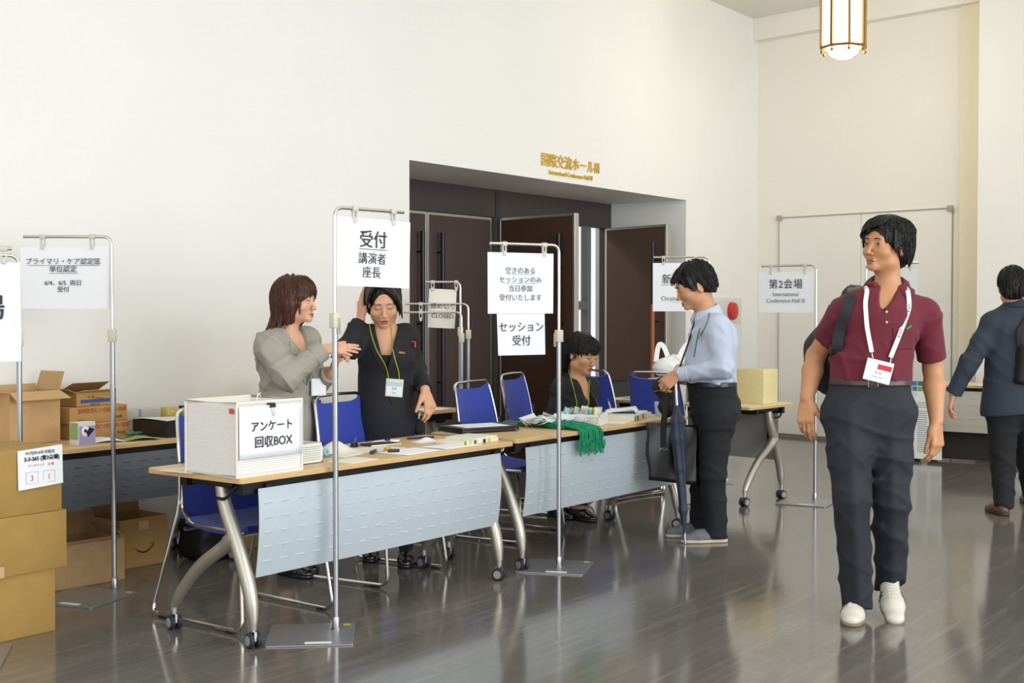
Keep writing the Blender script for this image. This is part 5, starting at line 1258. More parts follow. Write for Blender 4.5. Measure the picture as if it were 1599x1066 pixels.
for a in ankK:
    L_ = SDF(.004); L_.rc(V(a[0], a[1], .5), V(a[0], a[1], .28), .054, .0545, .02); L_.rc(V(a[0], a[1], .28), V(a[0], a[1], .09), .0545, .0345, .02); L_.rc(V(a[0], a[1], .09), V(a[0], a[1] - .10, .034), .0345, .028, .02); L_.build('stocking', st_, p.root); shoe(p.root, V(a[0], a[1] + .06, 0), V(a[0] + .01, a[1] - .19, 0), shm, shm, w=.040, high=.045)
cord(p.root, [Q, B, b2, cr], p, [(577, 503), (583, 524), (592, 545), (603, 562), (609, 578), (610, 594)], lime_m, .0026, .006); cord(p.root, [Q, B, b2, cr], p, [(612, 505), (614, 525), (617, 545), (622, 565), (626, 580), (626, 594)], lime_m, .0026, .006)
bp0 = hit(Q, V(J(619, 596)[0], -.6, J(619, 596)[2]), V(0, 1, 0), 1.0, 500); bg = bpy.data.objects.new('name_badge', None); COL.objects.link(bg); bg.parent = p.root; bg.location = tuple(bp0 + V(0, -.016, -.022)); bg.rotation_euler = (.05, .08, 0)
MB().box(-.047, .047, 0, .003, -.052, .045, bev=.002).build('badge_sleeve', mat('badge_plastic', 'D8D8D4', .2), bg); MB().box(-.042, .042, -.0012, -.0002, -.047, .030).build('badge_card', paper_m, bg, 0); MB().box(-.042, .042, -.0016, -.0013, .006, .029).build('badge_band', mat('badge_blue', 'B9D2E4', .5), bg, 0)
text('氏名', .014, (0, -.0016, -.012), ink_m, bg, thick=.0003); text('Staff', .012, (0, -.0016, -.034), greyink_m, bg, thick=.0003)
decal(Q, 'lapel_pin', mat('bronze_pin', 'A47A52', .4, .5), p.root, ap, Rb, 1, lambda u, v: (.066 + u * .034, .118 - u * .006 + (v - .5) * .012), 4, 2, .009, .002, .3)
q = hit(Q, V(J(647, 534)[0], -.6, J(647, 534)[2]), V(0, 1, 0), 1.0, 400); MB().tube([q + V(-.012, -.006, .004), q + V(.008, -.007, .002), q + V(.006, -.006, -.028)], .005, 8).build('pen_clip', mat('red_pen', 'D8344A', .4), p.root)
kp = thing('key_pouch', 'small black pouch with dangling keys beside the skirt of the woman in black', 'pouch', p.world(J(655, 640, -.02)), HEAD - math.pi / 2); o1 = J(655, 640, -.02); w_ = lambda a, c, dy=0: J(a, c, dy - .02) - o1
K = SDF(.004); K.box(w_(657, 662), (.020, .012, .045), roty(.15), .01, .01); K.box(w_(652, 664), (.016, .010, .05), roty(-.1), .01, .01); K.build('pouch_body', blk2, kp)
MB().tube(resample([w_(647, 606, .05), w_(651, 628, .03), w_(653, 645)], 10), .0022, 6).build('strap', blk2, kp)
MB().tube([w_(652, 642), w_(662, 645), w_(667, 646)], .0045, 8).build('zip_pull', mat('brass_zip', '8C7A4E', .4, .7), kp); MB().box(-.004, .004, -.002, .002, -.02, .015, roty(.2), w_(655, 648, -.016)).build('key', steel_m, kp)

# ---- seated woman writing
p = Person('seated woman in a black suit writing at the lanyard table', 905, 8.45)
J = p.J; Rb = frame(math.radians(40)); bl, bf = Rb[:, 0], Rb[:, 1]
nb, che, wai, pel = J(902, 602), J(897, 635), J(888, 674, .08), V(*J(880, 690, .15)[:2], .50)
shR, shL = J(877, 605, -.12), J(921, 605, .10); elR, elL = J(860, 660, -.16), J(921, 655, .02); wrR, wrL = J(900, 668, -.20), J(940, 650, -.14)
hc, hs = J(909, 553, -.02), 1.08; Rh = frame(math.radians(46), math.radians(-14), math.radians(-4))
B = SDF(.004); Pw = head(B, hc, Rh, hs, nb + V(0, .0, .0), .044, .78, 1.0, 1.08)
torso(B, [(pel, .155, 1.3, bf), (wai, .125, 1.3, bf), (che, .135, 1.4, bf)]); B.rc(che + V(0, 0, .05), nb + V(0, 0, -.02), .10, .05, .05, (bf, 1.3)); B.rc(shR, shL, .046, .046, .05)
for a, e, w in ((shR, elR, wrR), (shL, elL, wrL)): B.rc(a, e, .042, .035, .02); B.rc(e, w, .037, .025, .02)
ft = [V(*J(899, 812, -.1)[:2], .09), V(*J(866, 812, .0)[:2], .09)]; kn_ = []
for i, a in enumerate(ft):
    hp_ = pel + bl * (.09 if i == 0 else -.09) + V(0, 0, .0); k_ = V(a[0] * .75 + hp_[0] * .25, a[1] * .75 + hp_[1] * .25, .50); kn_.append((hp_, k_)); B.rc(hp_, k_, .08, .06, .03); B.rc(k_, a, .055, .034, .02); B.rc(a, a + bf * .10 + V(0, 0, -.055), .033, .025, .02)
hand(B, wrL + V(.01, 0, 0), V(.9, -.35, -.12), V(.1, -.8, .6), V(.2, -.5, -.8), .95, (.5, .7, .9, 1.0), .5, spread=.0, tout=.5)
hand(B, wrR, V(.9, -.3, -.1), V(.2, .8, .3), V(0, 0, -1), .95, (.15, .15, .15, .2), .2, spread=.03)
B.build('body', mat('skin_s', 'CF9C78', .5, sss=.15, noise=.03, nscale=25), p.root); face(B, p.root, hc, Rh, hs, mat('lip_red', 'B0504C', .35), mat('thin_brow', '4A3328', .8), .0, brow_th=.0020)
S = SDF(.0036); P = lambda a, b, c_: hc + Rh @ (V(a, b, c_) * hs)
S.ell(P(0, -.020, .034), V(.085, .107, .098) * hs, Rh, 0); S.ell(P(0, -.065, -.01), V(.070, .055, .07) * hs, Rh, .04); S.ell(P(0, .124, -.048), V(.0635, .090, .108) * hs, Rh, .010, 's')
for sx in (-1, 1): S.ell(P(sx * .092, .004, -.030), V(.034, .030, .048) * hs, Rh, .008, 's')
S.cut(P(0, -.05, -.07), Rh @ V(0, .4, -1), k=.01); rnd = random.Random(9)
for i in range(34):
    t = i / 33; a = .030 - .108 * t if i % 3 else .03 + .05 * t
    lock(S, [P(.022, .040, .108), P(.022 + (a - .022) * .6, .080 - a * a * 4, .094), P(a, .102 - a * a * 6, .058), P(a * 1.08, .094 - a * a * 7, .020 - .010 * t)], .0068, .005)
lock(S, [P(0, -.11, .02), P(0, -.135, -.01), P(.0, -.135, -.08), P(.01, -.115, -.14)], .026, .02, .35); lock(S, [P(.01, -.11, .0), P(.02, -.13, -.06), P(.03, -.11, -.14)], .018, .02, .4)
for i in range(90):
    az = rnd.uniform(.9, 5.4); c1 = rnd.uniform(-.0, .10); k_ = lambda cc: math.sqrt(max(.05, 1 - ((cc - .034) / .10) ** 2)) if cc > .034 else 1
    f = lambda az_, cc: P(.084 * k_(cc) * math.sin(az_), -.022 + .106 * k_(cc) * math.cos(az_), cc); lock(S, [f(az - .15, c1 + .03), f(az, c1), f(az + .15, c1 - .035)], .0052, .003)
grooves(S, hc, Rh, hs, .0006, 40); strands(S.build('hair', hair_b, p.root), S, hc, Rh, hs, -.05, hair_b, 700, 7, 1.0, .04)
hem = pel + V(0, 0, .05); ap = wai + bf * .03 + V(0, 0, .03)
Q = jacket_f('j', bs, hem, .170, .145, .158, (shR, shL), (elR, elL), (wrR, wrL), ap, .034, .20, (.058, .054, .042), drop=False)
folds(Q, shR - V(.2, .2, .3), shR + V(.1, .2, .1), .004, [((.6, 0, .8), 50), ((.9, 0, -.4), 44)], 3); Q.build('suit_jacket', bs, p.root); lapels(Q.torso, p.root, bs, Rb, ap, .034, .20, .055)
cr = SDF(.004)
ring = [nb + Rb @ V(.060 * math.sin(t), -.008 + .060 * math.cos(t), .070 - .070 * (1 + math.cos(t)) / 2) for t in np.linspace(.9, 2 * math.pi - .9, 25)]
for a, c in zip(ring[:-1], ring[1:]):
    o_ = unit(V((a + c)[0] / 2 - nb[0], (a + c)[1] / 2 - nb[1], 0))
    for q_, z_ in ((0, 0), (.010, -.014), (.018, -.03)): cr.rc(a + o_ * q_ + V(0, 0, z_), c + o_ * q_ + V(0, 0, z_), .008, .008, .012)
cr.build('jacket_collar', bs, p.root)
b2 = SDF(.0045); torso(b2, [(pel + V(0, 0, .08), .13, 1.4, bf), (wai, .130, 1.33, bf), (che, .139, 1.36, bf)]); b2.ell(che + bf * .05 + V(0, 0, -.01), (.10, .075, .07), k=.05); b2.cut(che + V(0, 0, .025), bf * .25 + V(0, 0, 1)); b2.build('blouse', mat('ivory_blouse', 'E4DDD0', .8), p.root)
T = SDF(.006); T.ell(pel, (.16, .15, .13), k=.03)
for (hp_, k_), a in zip(kn_, ft): T.rc(hp_, k_, .098, .078, .03); T.rc(k_, a + V(0, 0, .02), .074, .070, .03)
T.cut(V(0, 0, .10), (0, 0, -1)); T.build('trousers', bk_m, p.root)
for a in ft: shoe(p.root, V(a[0], a[1], 0) - bf * .06, V(a[0], a[1], 0) + bf * .19, shm, shm, w=.040, high=.05)
cord(p.root, [Q, B, b2, cr], p, [(891, 569), (889, 585), (894, 605), (899, 625), (900, 640)], lime_m, .0026, .006); cord(p.root, [Q, B, b2, cr], p, [(920, 594), (920, 610), (917, 628), (913, 642)], lime_m, .0026, .006)
MB().lathe([(.001, .007), (.006, .004), (.006, -.004), (.001, -.007)], 10, None, P(-.060, -.085, .006)).build('hair_pin', mat('pearl', 'E6E0D2', .2), p.root)
pn = thing('ballpoint_pen', 'white ballpoint pen in the hand of the seated woman', 'pen', p.world(wrL + V(.085, -.035, -.025)), HEAD - math.pi / 2); MB().tube([(0.0, 0, -.02), (-.045, .0, .125)], [.003, .0048], 10).build('barrel', mat('pen_white', 'DDD6DC', .3), pn); MB().tube([(-.045, 0, .125), (-.050, 0, .142)], .0042, 10).build('button', mat('pen_violet', '6A4A72', .4), pn)

# ---- man in the navy suit walking away at the right edge
p = Person('man in a navy suit walking away, cut off by the right edge of the picture', 1582, 8.55)
J = p.J; Rb = frame(math.radians(176)); bl, bf = Rb[:, 0], Rb[:, 1]
nb, che, wai, pel = J(1585, 481), J(1583, 520), J(1580, 575), J(1578, 622)
shL, shR = J(1549, 506, .0), J(1622, 506, .0); elL, elR = J(1515, 562, -.02), J(1640, 565, .1); wrL, wrR = J(1489, 615, .02), J(1630, 620, .2)
hiL, hiR = J(1565, 640), J(1602, 640); knL, knR = J(1566, 728, .02), J(1606, 720, .2); anL, anR = J(1568, 785, -.02), J(1612, 770, .4)
hc, hs = J(1580, 448), 1.02; Rh = frame(math.radians(168), math.radians(-2))
B = SDF(.0045); head(B, hc, Rh, hs, nb + V(0, 0, -.01), .055)
torso(B, [(pel, .16, 1.5, bf), (wai, .145, 1.5, bf), (che, .16, 1.5, bf)]); B.rc(che + V(0, 0, .06), nb, .10, .055, .05, (bf, 1.2)); B.rc(shR, shL, .05, .05, .04)
for a, e, w in ((shR, elR, wrR), (shL, elL, wrL)): B.rc(a, e, .046, .040, .02); B.rc(e, w, .042, .028, .02)
for a, k_, n in ((hiR, knR, anR), (hiL, knL, anL)): B.rc(a, k_, .08, .055, .03); B.rc(k_, n, .052, .036, .02); B.rc(n, n + V(0, .1, -.05), .035, .025, .02)
hand(B, wrL + unit(wrL - elL) * .01, unit(wrL - elL) * .8 + V(.05, 0, -.4), V(.2, .9, .1), V(.85, -.2, .4), .98, (.35, .45, .55, .6), .3, spread=.03, tout=.5)
hand(B, wrR + unit(wrR - elR) * .01, unit(wrR - elR), V(-.2, .9, .1), V(-.8, 0, 0), .98, (.35, .45, .55, .6), .3, tout=.5)
B.build('body', mat('skin_m', 'CD9878', .5, sss=.15, noise=.03, nscale=25), p.root)
face(B, p.root, hc, Rh, hs, lip1, hair_b, .8, brow_th=.003)
S, P = hairshell(.0038, hc, Rh, hs, .014, ((0, .120, -.036), (.062, .070, .094)), -.078, top=1.1); rnd = random.Random(2)
for i in range(160):
    az = rnd.uniform(.5, 5.8); lo_c = .03 if (az < 1.8 or az > 4.5) else -.06; c1 = rnd.uniform(lo_c, .11); k_ = lambda cc: math.sqrt(max(.05, 1 - ((cc - .036) / .104) ** 2)) if cc > .036 else 1
    f = lambda az_, cc: P(.089 * k_(cc) * math.sin(az_), -.02 + .108 * k_(cc) * math.cos(az_), cc); lock(S, [f(az - .05, c1 + .03), f(az, c1), f(az + .06, c1 - .035)], .006, .003)
grooves(S, hc, Rh, hs, .0008, 40); strands(S.build('hair', hair_b, p.root), S, hc, Rh, hs, -.075, hair_b, 800, 8)
ns = mat('navy_suit_wool', '2A3340', .8, noise=.08, nscale=160, bump=.06, bscale=400); hem = J(1578, 640)
Q = SDF(.005); torso(Q, [(hem, .196, 1.18, bf), (wai, .172, 1.35, bf), (che, .185, 1.42, bf)]); Q.rc(che + V(0, 0, .04), nb + V(0, 0, -.03), .14, .08, .06, (bf, 1.25)); Q.rc(shR, shL, .068, .068, .05)
for sh in (shR, shL): Q.rc(nb + V(0, 0, -.03), sh + V(0, 0, .012), .058, .056, .05)
sleeve(Q, shL, elL, wrL, .074, .062, .052); sleeve(Q, shR, elR, wrR, .074, .062, .052); Q.cut(hem + V(0, 0, -.02), V(.12, 0, -1))
folds(Q, che - V(.4, .3, .35), che + V(.4, .3, .15), .005, [((.7, 0, .7), 40), ((.8, 0, -.5), 36), ((.2, .2, 1), 30)], 13); Q.rc(nb + V(0, 0, -.02), nb + V(0, 0, .12), .060, .066, .006, None, 's'); Q.build('suit_jacket', ns, p.root)
cr = SDF(.004)
ring = [nb + Rb @ V(.068 * math.sin(t), .004 + .066 * math.cos(t), .050 - .04 * (1 + math.cos(t)) / 2) for t in np.linspace(.6, 2 * math.pi - .6, 25)]
for a, c in zip(ring[:-1], ring[1:]):
    o_ = unit(V((a + c)[0] / 2 - nb[0], (a + c)[1] / 2 - nb[1], 0))
    for q_, z_ in ((0, 0), (.010, -.016), (.018, -.034)): cr.rc(a + o_ * q_ + V(0, 0, z_), c + o_ * q_ + V(0, 0, z_), .008, .008, .012)
cr.build('jacket_collar', ns, p.root)
T = SDF(.006); T.rc(pel, wai, .175, .16, .02, (bf, 1.45)); T.rc(hiL, hiR, .10, .10, .03)
for a, k_, n in ((hiL, knL, anL), (hiR, knR, anR)): T.rc(a, k_, .108, .078, .04); T.rc(k_, n + V(0, 0, -.01), .078, .066, .03)
T.cut(anL + V(0, 0, -.03), (0, 0, -1), anL - .12, anL + .1); T.cut(anR + V(0, 0, -.03), (0, 0, -1), anR - .12, anR + .1); T.cut(wai + V(0, 0, .02), (0, 0, 1))
folds(T, pel - V(.4, .5, .95), pel + V(.4, .6, .1), .0045, [((.1, 0, 1), 42), ((.5, .2, .7), 30), ((-.6, .1, .7), 36)], 34); T.build('trousers', bk_m, p.root)
bsh = mat('brown_leather', '6B4630', .35); bso = mat('dark_sole', '3A332E', .6)
shoe(p.root, V(anL[0] - .01, anL[1] - .07, 0), V(anL[0] - .03, anL[1] + .20, 0), bsh, bso, w=.046, high=.08); shoe(p.root, V(anR[0], anR[1] - .06, 0), V(anR[0] + .02, anR[1] + .20, 0), bsh, bso, w=.046, high=.08)
bb = thing('messenger_bag', 'dark bag beside the man in the navy suit, cut off by the frame', 'bag', p.world(J(1606, 570, -.14)), HEAD - math.pi / 2)
o1 = J(1606, 570, -.14); K = SDF(.006); K.box(V(0, 0, 0), (.085, .05, .13), rotz(.2) @ roty(.12), .03, .01); K.build('bag_body', blk2, bb); ribbon(resample([V(-.05, .0, .10), J(1590, 520, -.16) - o1, J(1612, 484, -.11) - o1], 14), V(0, -1, 0), .035, .005, 'strap', blk2, bb)
# ---------------------------------------------------------------- cartons
def carton(label, loc, w, d, h, m=card_m, rz=0.0, open_=False, flaps=(), name='carton', group=None, tape=True, th=.004):
    t = thing(name, label, 'box', loc, rz, group)
    if not open_:
        MB().box(-w / 2, w / 2, -d / 2, d / 2, 0, h, bev=.003).build('box_body', m, t, 30)
        s = MB()
        s.box(-w / 2, w / 2, -.0012, .0012, h - .0004, h + .0006); s.build('flap_seam', mat('carton_seam', '7A5F38', .9), t, 0)
    else:
        b = MB(); b.box(-w / 2, w / 2, -d / 2, -d / 2 + th, 0, h); b.box(-w / 2, w / 2, d / 2 - th, d / 2, 0, h); b.box(-w / 2, -w / 2 + th, -d / 2 + th, d / 2 - th, 0, h); b.box(w / 2 - th, w / 2, -d / 2 + th, d / 2 - th, 0, h); b.box(-w / 2, w / 2, -d / 2, d / 2, -.0005, th)
        b.build('box_body', m, t, 0)
        for side, ang, ln, sk in flaps:
            f = MB(); L = w if side in 'FB' else d
            poly = [(-L / 2, 0), (L / 2, 0), (L / 2 - sk, ln), (-L / 2 + sk, ln)]
            T = {'F': rotz(0), 'R': rotz(math.pi / 2), 'B': rotz(math.pi), 'L': rotz(-math.pi / 2)}[side]
            base = {'F': (0, -d / 2, h), 'B': (0, d / 2, h), 'R': (w / 2, 0, h), 'L': (-w / 2, 0, h)}[side]
            f.add([(x, -y * math.cos(ang), y * math.sin(ang)) for x, y in poly] + [(x, -y * math.cos(ang) + .003 * math.sin(ang), y * math.sin(ang) + .003 * math.cos(ang)) for x, y in poly],
                  [(0, 1, 2, 3), (7, 6, 5, 4), (0, 4, 5, 1), (1, 5, 6, 2), (2, 6, 7, 3), (3, 7, 4, 0)], T, base)
            f.build('flap', m, t, 0)
    if tape and not open_: MB().box(-.22 * w - .04, -.22 * w + .04, -d / 2 - .001, -d / 2 - .0002, 0, .045).build('tape', tape_m, t, 0)
    return t
yF = 4.85; sx0 = 3.185
c1_ = carton('bottom carton of the stack of three large cartons at the left edge', (sx0 - .25, yF + .19, 0), .46, .36, .268, card4_m)
c2_ = carton('middle carton of the stack of three large cartons at the left edge', (sx0 - .205, yF + .18, .269), .47, .365, .246, card4_m, .02)
c3_ = carton('top carton of the three at the left edge, with a printed sheet taped on', (sx0 - .22, yF + .18, .516), .46, .36, .275, card4_m)
sh = MB().grid(lambda u, v: (.02 + u * .21, -.1845 - .003 * math.sin(3 * u) - .004 * v, .27 - v * .165 + .012 * u), 6, 6, .0006).build('shipping_sheet', paper_m, c3_, 60)
text('ACPJ2016年次総会', .017, (.122, -.191, .252), ink_m, sh); text('2-3-265 (第3会場)', .022, (.13, -.191, .225), mat('marker', '1A1A1E', .8), sh, bold=.0006)
text('ハンドバック    24 箱', .013, (.125, -.191, .200), redink_m, sh)
for x0, ch in ((.055, '3'), (.135, '1')):
    q = MB(); 
    for a, c, e, g in ((0, .055, 0, .001), (0, .055, .049, .05), (0, .001, 0, .05), (.054, .055, 0, .05)): q.box(x0 + a, x0 + c, -.1915, -.191, .128 + e, .128 + g)
    q.build('drawn_box', greyink_m, sh, 0); text(ch, .034, (x0 + .027, -.1915, .140), redink_m, sh)
zt = .7005
carton('open carton with raised flaps at the left end of the wall table', (3.645, 5.862, zt), .285, .205, .262, card2_m, .03, True, (('F', -.45, .085, -.012), ('R', 1.25, .10, .004), ('L', .1, .10, .0), ('B', 1.5, .03, .0)))
carton('lower of the two flat printed cartons on the wall table', (4.045, 5.885, zt), .36, .19, .080, card_m, .05, tape=False, name='flat_carton')
t_ = [o for o in bpy.data.objects if o.name.startswith('flat_carton')][-1]
text('精密機器につき取扱い注意', .026, (.03, -.0975, .050), mat('carton_red', 'B4523A', .8), t_, bold=.0006); text('Ricoh', .022, (.13, -.0975, .012), mat('carton_print', '4A3A28', .8), t_)
u_ = carton('upper of the two flat printed cartons on the wall table', (4.035, 5.885, zt + .0815), .365, .19, .084, card_m, .05, tape=False, name='flat_carton')
text('精密機器につき取扱い注意', .026, (.02, -.0975, .054), mat('carton_red', 'B4523A', .8), u_, bold=.0006); text('Ricoh', .024, (.12, -.0975, .016), mat('carton_print', '4A3A28', .8), u_); text('AQTGERS', .013, (-.11, -.0975, .010), mat('carton_print', '4A3A28', .8), u_)
v_ = carton('small half open carton with a blue stripe, on top of the flat cartons', (4.035, 5.89, zt + .1665), .25, .16, .070, card_m, .05, True, (('B', 2.72, .13, .01), ('F', .5, .03, .02), ('L', .5, .045, .02)), name='small_carton')
MB().box(-.10, .124, -.0812, -.0803, .018, .036).build('blue_stripe', mat('stripe_blue', '2E4E8E', .7), v_, 0); text('GC 30g 5.00', .016, (-.02, -.0815, .044), mat('carton_print', '4A3A28', .8), v_); text('MADE IN 2015', .010, (-.01, -.0815, .006), mat('carton_print', '4A3A28', .8), v_)
MB().tube([(-.02, -.080, .045), (.0, -.086, .05), (.03, -.087, .044), (.055, -.082, .05)], [.006, .016, .014, .005], 8, flat=.4).build('torn_flap', card2_m, v_)
# tissue box
tb_ = thing('tissue_box', 'small violet tissue box standing in front of the flat cartons', 'box', (3.775, 5.55, zt), .1)
MB().box(-.052, .052, -.035, .035, 0, .115, bev=.003).build('box_body', mat('tissue_white', 'DCD8D8', .6), tb_, 30)
MB().box(-.050, .050, -.0362, -.0352, .004, .095).build('violet_front', mat('tissue_violet', 'A79BC4', .6), tb_, 0)
MB().box(-.0535, -.0522, -.030, .030, .03, .112).build('green_side', mat('tissue_green', '8FA86A', .6), tb_, 0)
q = MB(); q.lathe([(.001, .0008), (.024, .0006), (.025, 0)][::-1], 20, rotx(math.pi / 2), (-.012, -.0363, .070)); q.build('white_disc', paper_m, tb_); q = MB(); q.prism([(.0, -.018), (.040, .018), (.010, .030), (-.012, .006)], 0, .001, rotx(math.pi / 2), (.004, -.0366, .058)); q.build('black_wing', black_m, tb_, 0); q = MB(); q.lathe([(.001, .0008), (.008, .0006), (.009, 0)][::-1], 14, rotx(math.pi / 2), (-.012, -.0372, .072)); q.build('black_dot', black_m, tb_)
# clear cases and small boxes
for i, (x, y, z, lb) in enumerate(((4.275, 5.905, zt, 'lower clear plastic case of cards on the wall table'), (4.28, 5.905, zt + .064, 'upper left clear plastic case of cards on the wall table'), (4.43, 5.91, zt + .064, 'right clear plastic case of cards on the wall table'))):
    k = thing('card_case', lb, 'case', (x, y, z), .03, 'clear card cases on the wall table'); MB().box(-.066 - .06 * (i == 0) + .06 * (i == 0), .066 + .15 * (i == 0), -.04, .04, 0, .062, bev=.003).build('case_shell', clear_m, k, 30)
    st = MB(); 
    for j in range(6): st.box(-.058, .058 + .15 * (i == 0), -.034, .034, .004 + .009 * j, .0115 + .009 * j)
    so = st.build('card_stack', mat('card_stack', 'B9A99C', .8, noise=.3, nscale=60), k, 0); so['kind'] = 'stuff'
carton('small yellow printed box behind the black tray', (4.575, 5.90, zt + .05), .085, .07, .072, mat('yellow_box', 'D0BE6A', .7, noise=.2, nscale=80), .03, tape=False, name='yellow_box')
MB()
k = carton('dark box carrying the yellow and the green box behind the tray', (4.65, 5.90, zt), .28, .08, .0495, black_m, .03, tape=False, name='dark_box')
k = thing('green_folder', 'bright green card box standing behind the black tray', 'folder', (4.70, 5.89, zt + .05), .03); MB().box(-.04, .04, -.03, .03, 0, .06, bev=.002).build('green_front', mat('bright_green', 'A5C63A', .6), k); MB().box(-.042, .042, -.031, .031, .0602, .075).build('dark_lid', black_m, k)
k = thing('document_tray', 'black box tray on the wall table with papers laid over it', 'tray', (4.375, 5.63, zt), .04)
b = MB(); b.box(-.14, .14, -.14, .14, 0, .006); b.box(-.14, .14, -.14, -.135, .006, .085); b.box(-.14, .14, .135, .14, .006, .085); b.box(-.14, -.135, -.135, .135, .006, .085); b.box(.135, .14, -.135, .135, .006, .085); b.build('tray_body', mat('tray_black', '1B1916', .5), k, 0)
k = thing('loose_paper', 'papers lying across the top of the black tray', 'paper', (4.375, 5.63, zt + .0865), .04); MB().grid(lambda u, v: (-.135 + .285 * u, -.135 + .27 * v, .002 + .005 * math.sin(3 * u + 2 * v)), 8, 8, .0008).build('sheet', mat('print_paper', 'D9DAD0', .8, noise=.12, nscale=14), k, 180)
k = thing('brochure', 'open glossy brochure with green pictures lying at the front of the wall table', 'brochure', (4.03, 5.60, zt), -.35)
MB().grid(lambda u, v: (-.16 + .16 * u, -.11 + .22 * v, .002 + .010 * math.sin(math.pi * u)), 8, 4, .001).build('left_page', paper_m, k, 180); MB().grid(lambda u, v: (.0 + .18 * u, -.11 + .22 * v, .002 + .014 * math.sin(math.pi * u)), 8, 4, .001).build('right_page', mat('brochure_print', '7E9258', .4, noise=.75, nscale=11), k, 180)
k = thing('snack_packet', 'small dark green packet standing on the brochure', 'packet', (4.13, 5.62, zt + .018), .2); S = SDF(.003); S.rc((-.045, 0, .008), (.045, 0, .007), .018, .014, .01, ((0, 0, 1), 2.2)); S.rc((-.01, 0, .012), (-.03, 0, .026), .010, .003, .01); S.build('packet_body', mat('packet_green', '3E5E4C', .4), k)
# under the wall table
carton('old pale carton with torn top edge standing in front of the wall table', (3.735, 5.64, 0), .50, .26, .215, card3_m, -.07, True, (('F', .95, .02, .01), ('R', 2.2, .09, .02), ('B', 1.2, .12, .0), ('L', 1.35, .17, .0)))
am = carton('open kraft carton with a printed smile arrow, under the wall table', (4.245, 5.82, 0), .30, .26, .262, card_m, -.04, True, (('L', -1.2, .10, 0), ('B', 1.35, .05, 0)))
arcp = [(-.055 + .115 * t, -.1312, .105 - .034 * math.sin(math.pi * (t * .92 + .02)) + .012 * t) for t in np.linspace(0, 1, 14)]
MB().tube(arcp, [.0012 + .0028 * math.sin(math.pi * t) for t in np.linspace(.05, .95, 14)], 6).tube([(.042, -.1312, .117), (.064, -.1312, .121), (.060, -.1312, .100)], .0022, 6).build('smile_print', black_m, am)
MB().box(-.03, .03, -.1312, -.1302, .20, .245).build('tape', tape_m, am, 0)
k = thing('black_bag', 'black bag on the floor behind the leftmost blue chair', 'bag', (4.60, 5.60, 0), 0); S = SDF(.006); S.box((0, 0, .12), (.13, .12, .12), None, .05, .01); folds(S, (-.3, -.3, -.1), (.3, .3, .4), .005, [((.5, .1, .9), 40), ((-.7, .1, .6), 33)], 5); S.cut((0, 0, .002), (0, 0, -1)); S.build('bag_body', mat('black_nylon', '17181B', .6), k); MB().box(-.03, .01, -.13, -.12, .05, .06).build('red_tag', redink_m, k)
carton('carton with a hanging flap behind the leftmost blue chair, under the table', (4.98, 5.74, 0), .30, .24, .30, card_m, .1, True, (('F', -.9, .14, .02), ('L', -.6, .10, .01)))

# ---------------------------------------------------------------- nearest table
qb = thing('questionnaire_box', 'white mesh fabric box for questionnaires with a printed paper front, at the near table corner', 'box', (3.395, 3.955, zt), .0)
w, d, h = .352, .315, .298
fr = MB()
for x in (0, w):
    for y in (0, d): fr.tube([(x, y, 0), (x, y, h)], .006, 8)
for z in (.003, h):
    fr.tube([(0, 0, z), (w, 0, z), (w, d, z), (0, d, z)], .006, 8, True)
fr.build('frame_piping', mat('piping_white', 'E6DFD2', .8), qb)
wl = MB()
nr_ = 34
for j in range(nr_):
    z = .012 + (h - .022) * j / (nr_ - 1); r = .0030
    wl.tube([(.004, .001, z), (w - .004, .001, z)], r, 5, flat=.35); wl.tube([(.001, .004, z), (.001, d - .004, z)], r, 5, flat=.35); wl.tube([(w - .001, .004, z), (w - .001, d - .004, z)], r, 5, flat=.35); wl.tube([(.004, d - .001, z), (w - .004, d - .001, z)], r, 5, flat=.35)
so = wl.build('mesh_ribs', mesh_m, qb); so['kind'] = 'stuff'
m = MB(); m.box(.003, w - .003, .003, .0045, .004, h - .004); m.box(.003, .0045, .0046, d - .003, .004, h - .004); m.box(w - .0045, w - .003, .0046, d - .003, .004, h - .004); m.box(.0046, w - .0046, d - .0045, d - .003, .004, h - .004); m.box(.003, w - .003, .003, d - .003, .001, .004)
m.build('fabric_wall', mat('mesh_sheer', 'EBE8E2', .85), qb, 0)
sh = MB().grid(lambda u, v: (.004 + .338 * u, -.010 - .006 * math.sin(2.5 * u), .285 - .212 * v), 8, 6, .0006).build('paper_front', paper_m, qb, 180)
text('アンケート', .046, (.172, -.0185, .185), ink_m, sh, bold=.0006); text('回収BOX', .050, (.180, -.0185, .120), ink_m, sh, bold=.0006)
k = MB(); k.prism([(-.018, 0), (.018, 0), (.014, .018), (-.014, .018)], -.010, .010, rotx(math.pi / 2), (.176, -.008, .274)); k.build('binder_clip', black_m, qb, 0)
MB().tube([(.168, -.020, .276), (.170, -.022, .250), (.176, -.022, .238), (.182, -.022, .250), (.184, -.020, .276)], .0014, 6).build('clip_wire', steel_m, qb)
MB().box(-.0085, -.0065, .012, .036, h - .040, h - .020).build('red_label', mat('red_label', 'D8452E', .6), qb, 0)
MB().tube([(.12, .02, h), (.13, .02, h + .03), (.15, .03, h + .035), (.17, .05, h + .01)], .0025, 6).build('loose_band', mat('piping_white', 'E6DFD2', .8), qb)
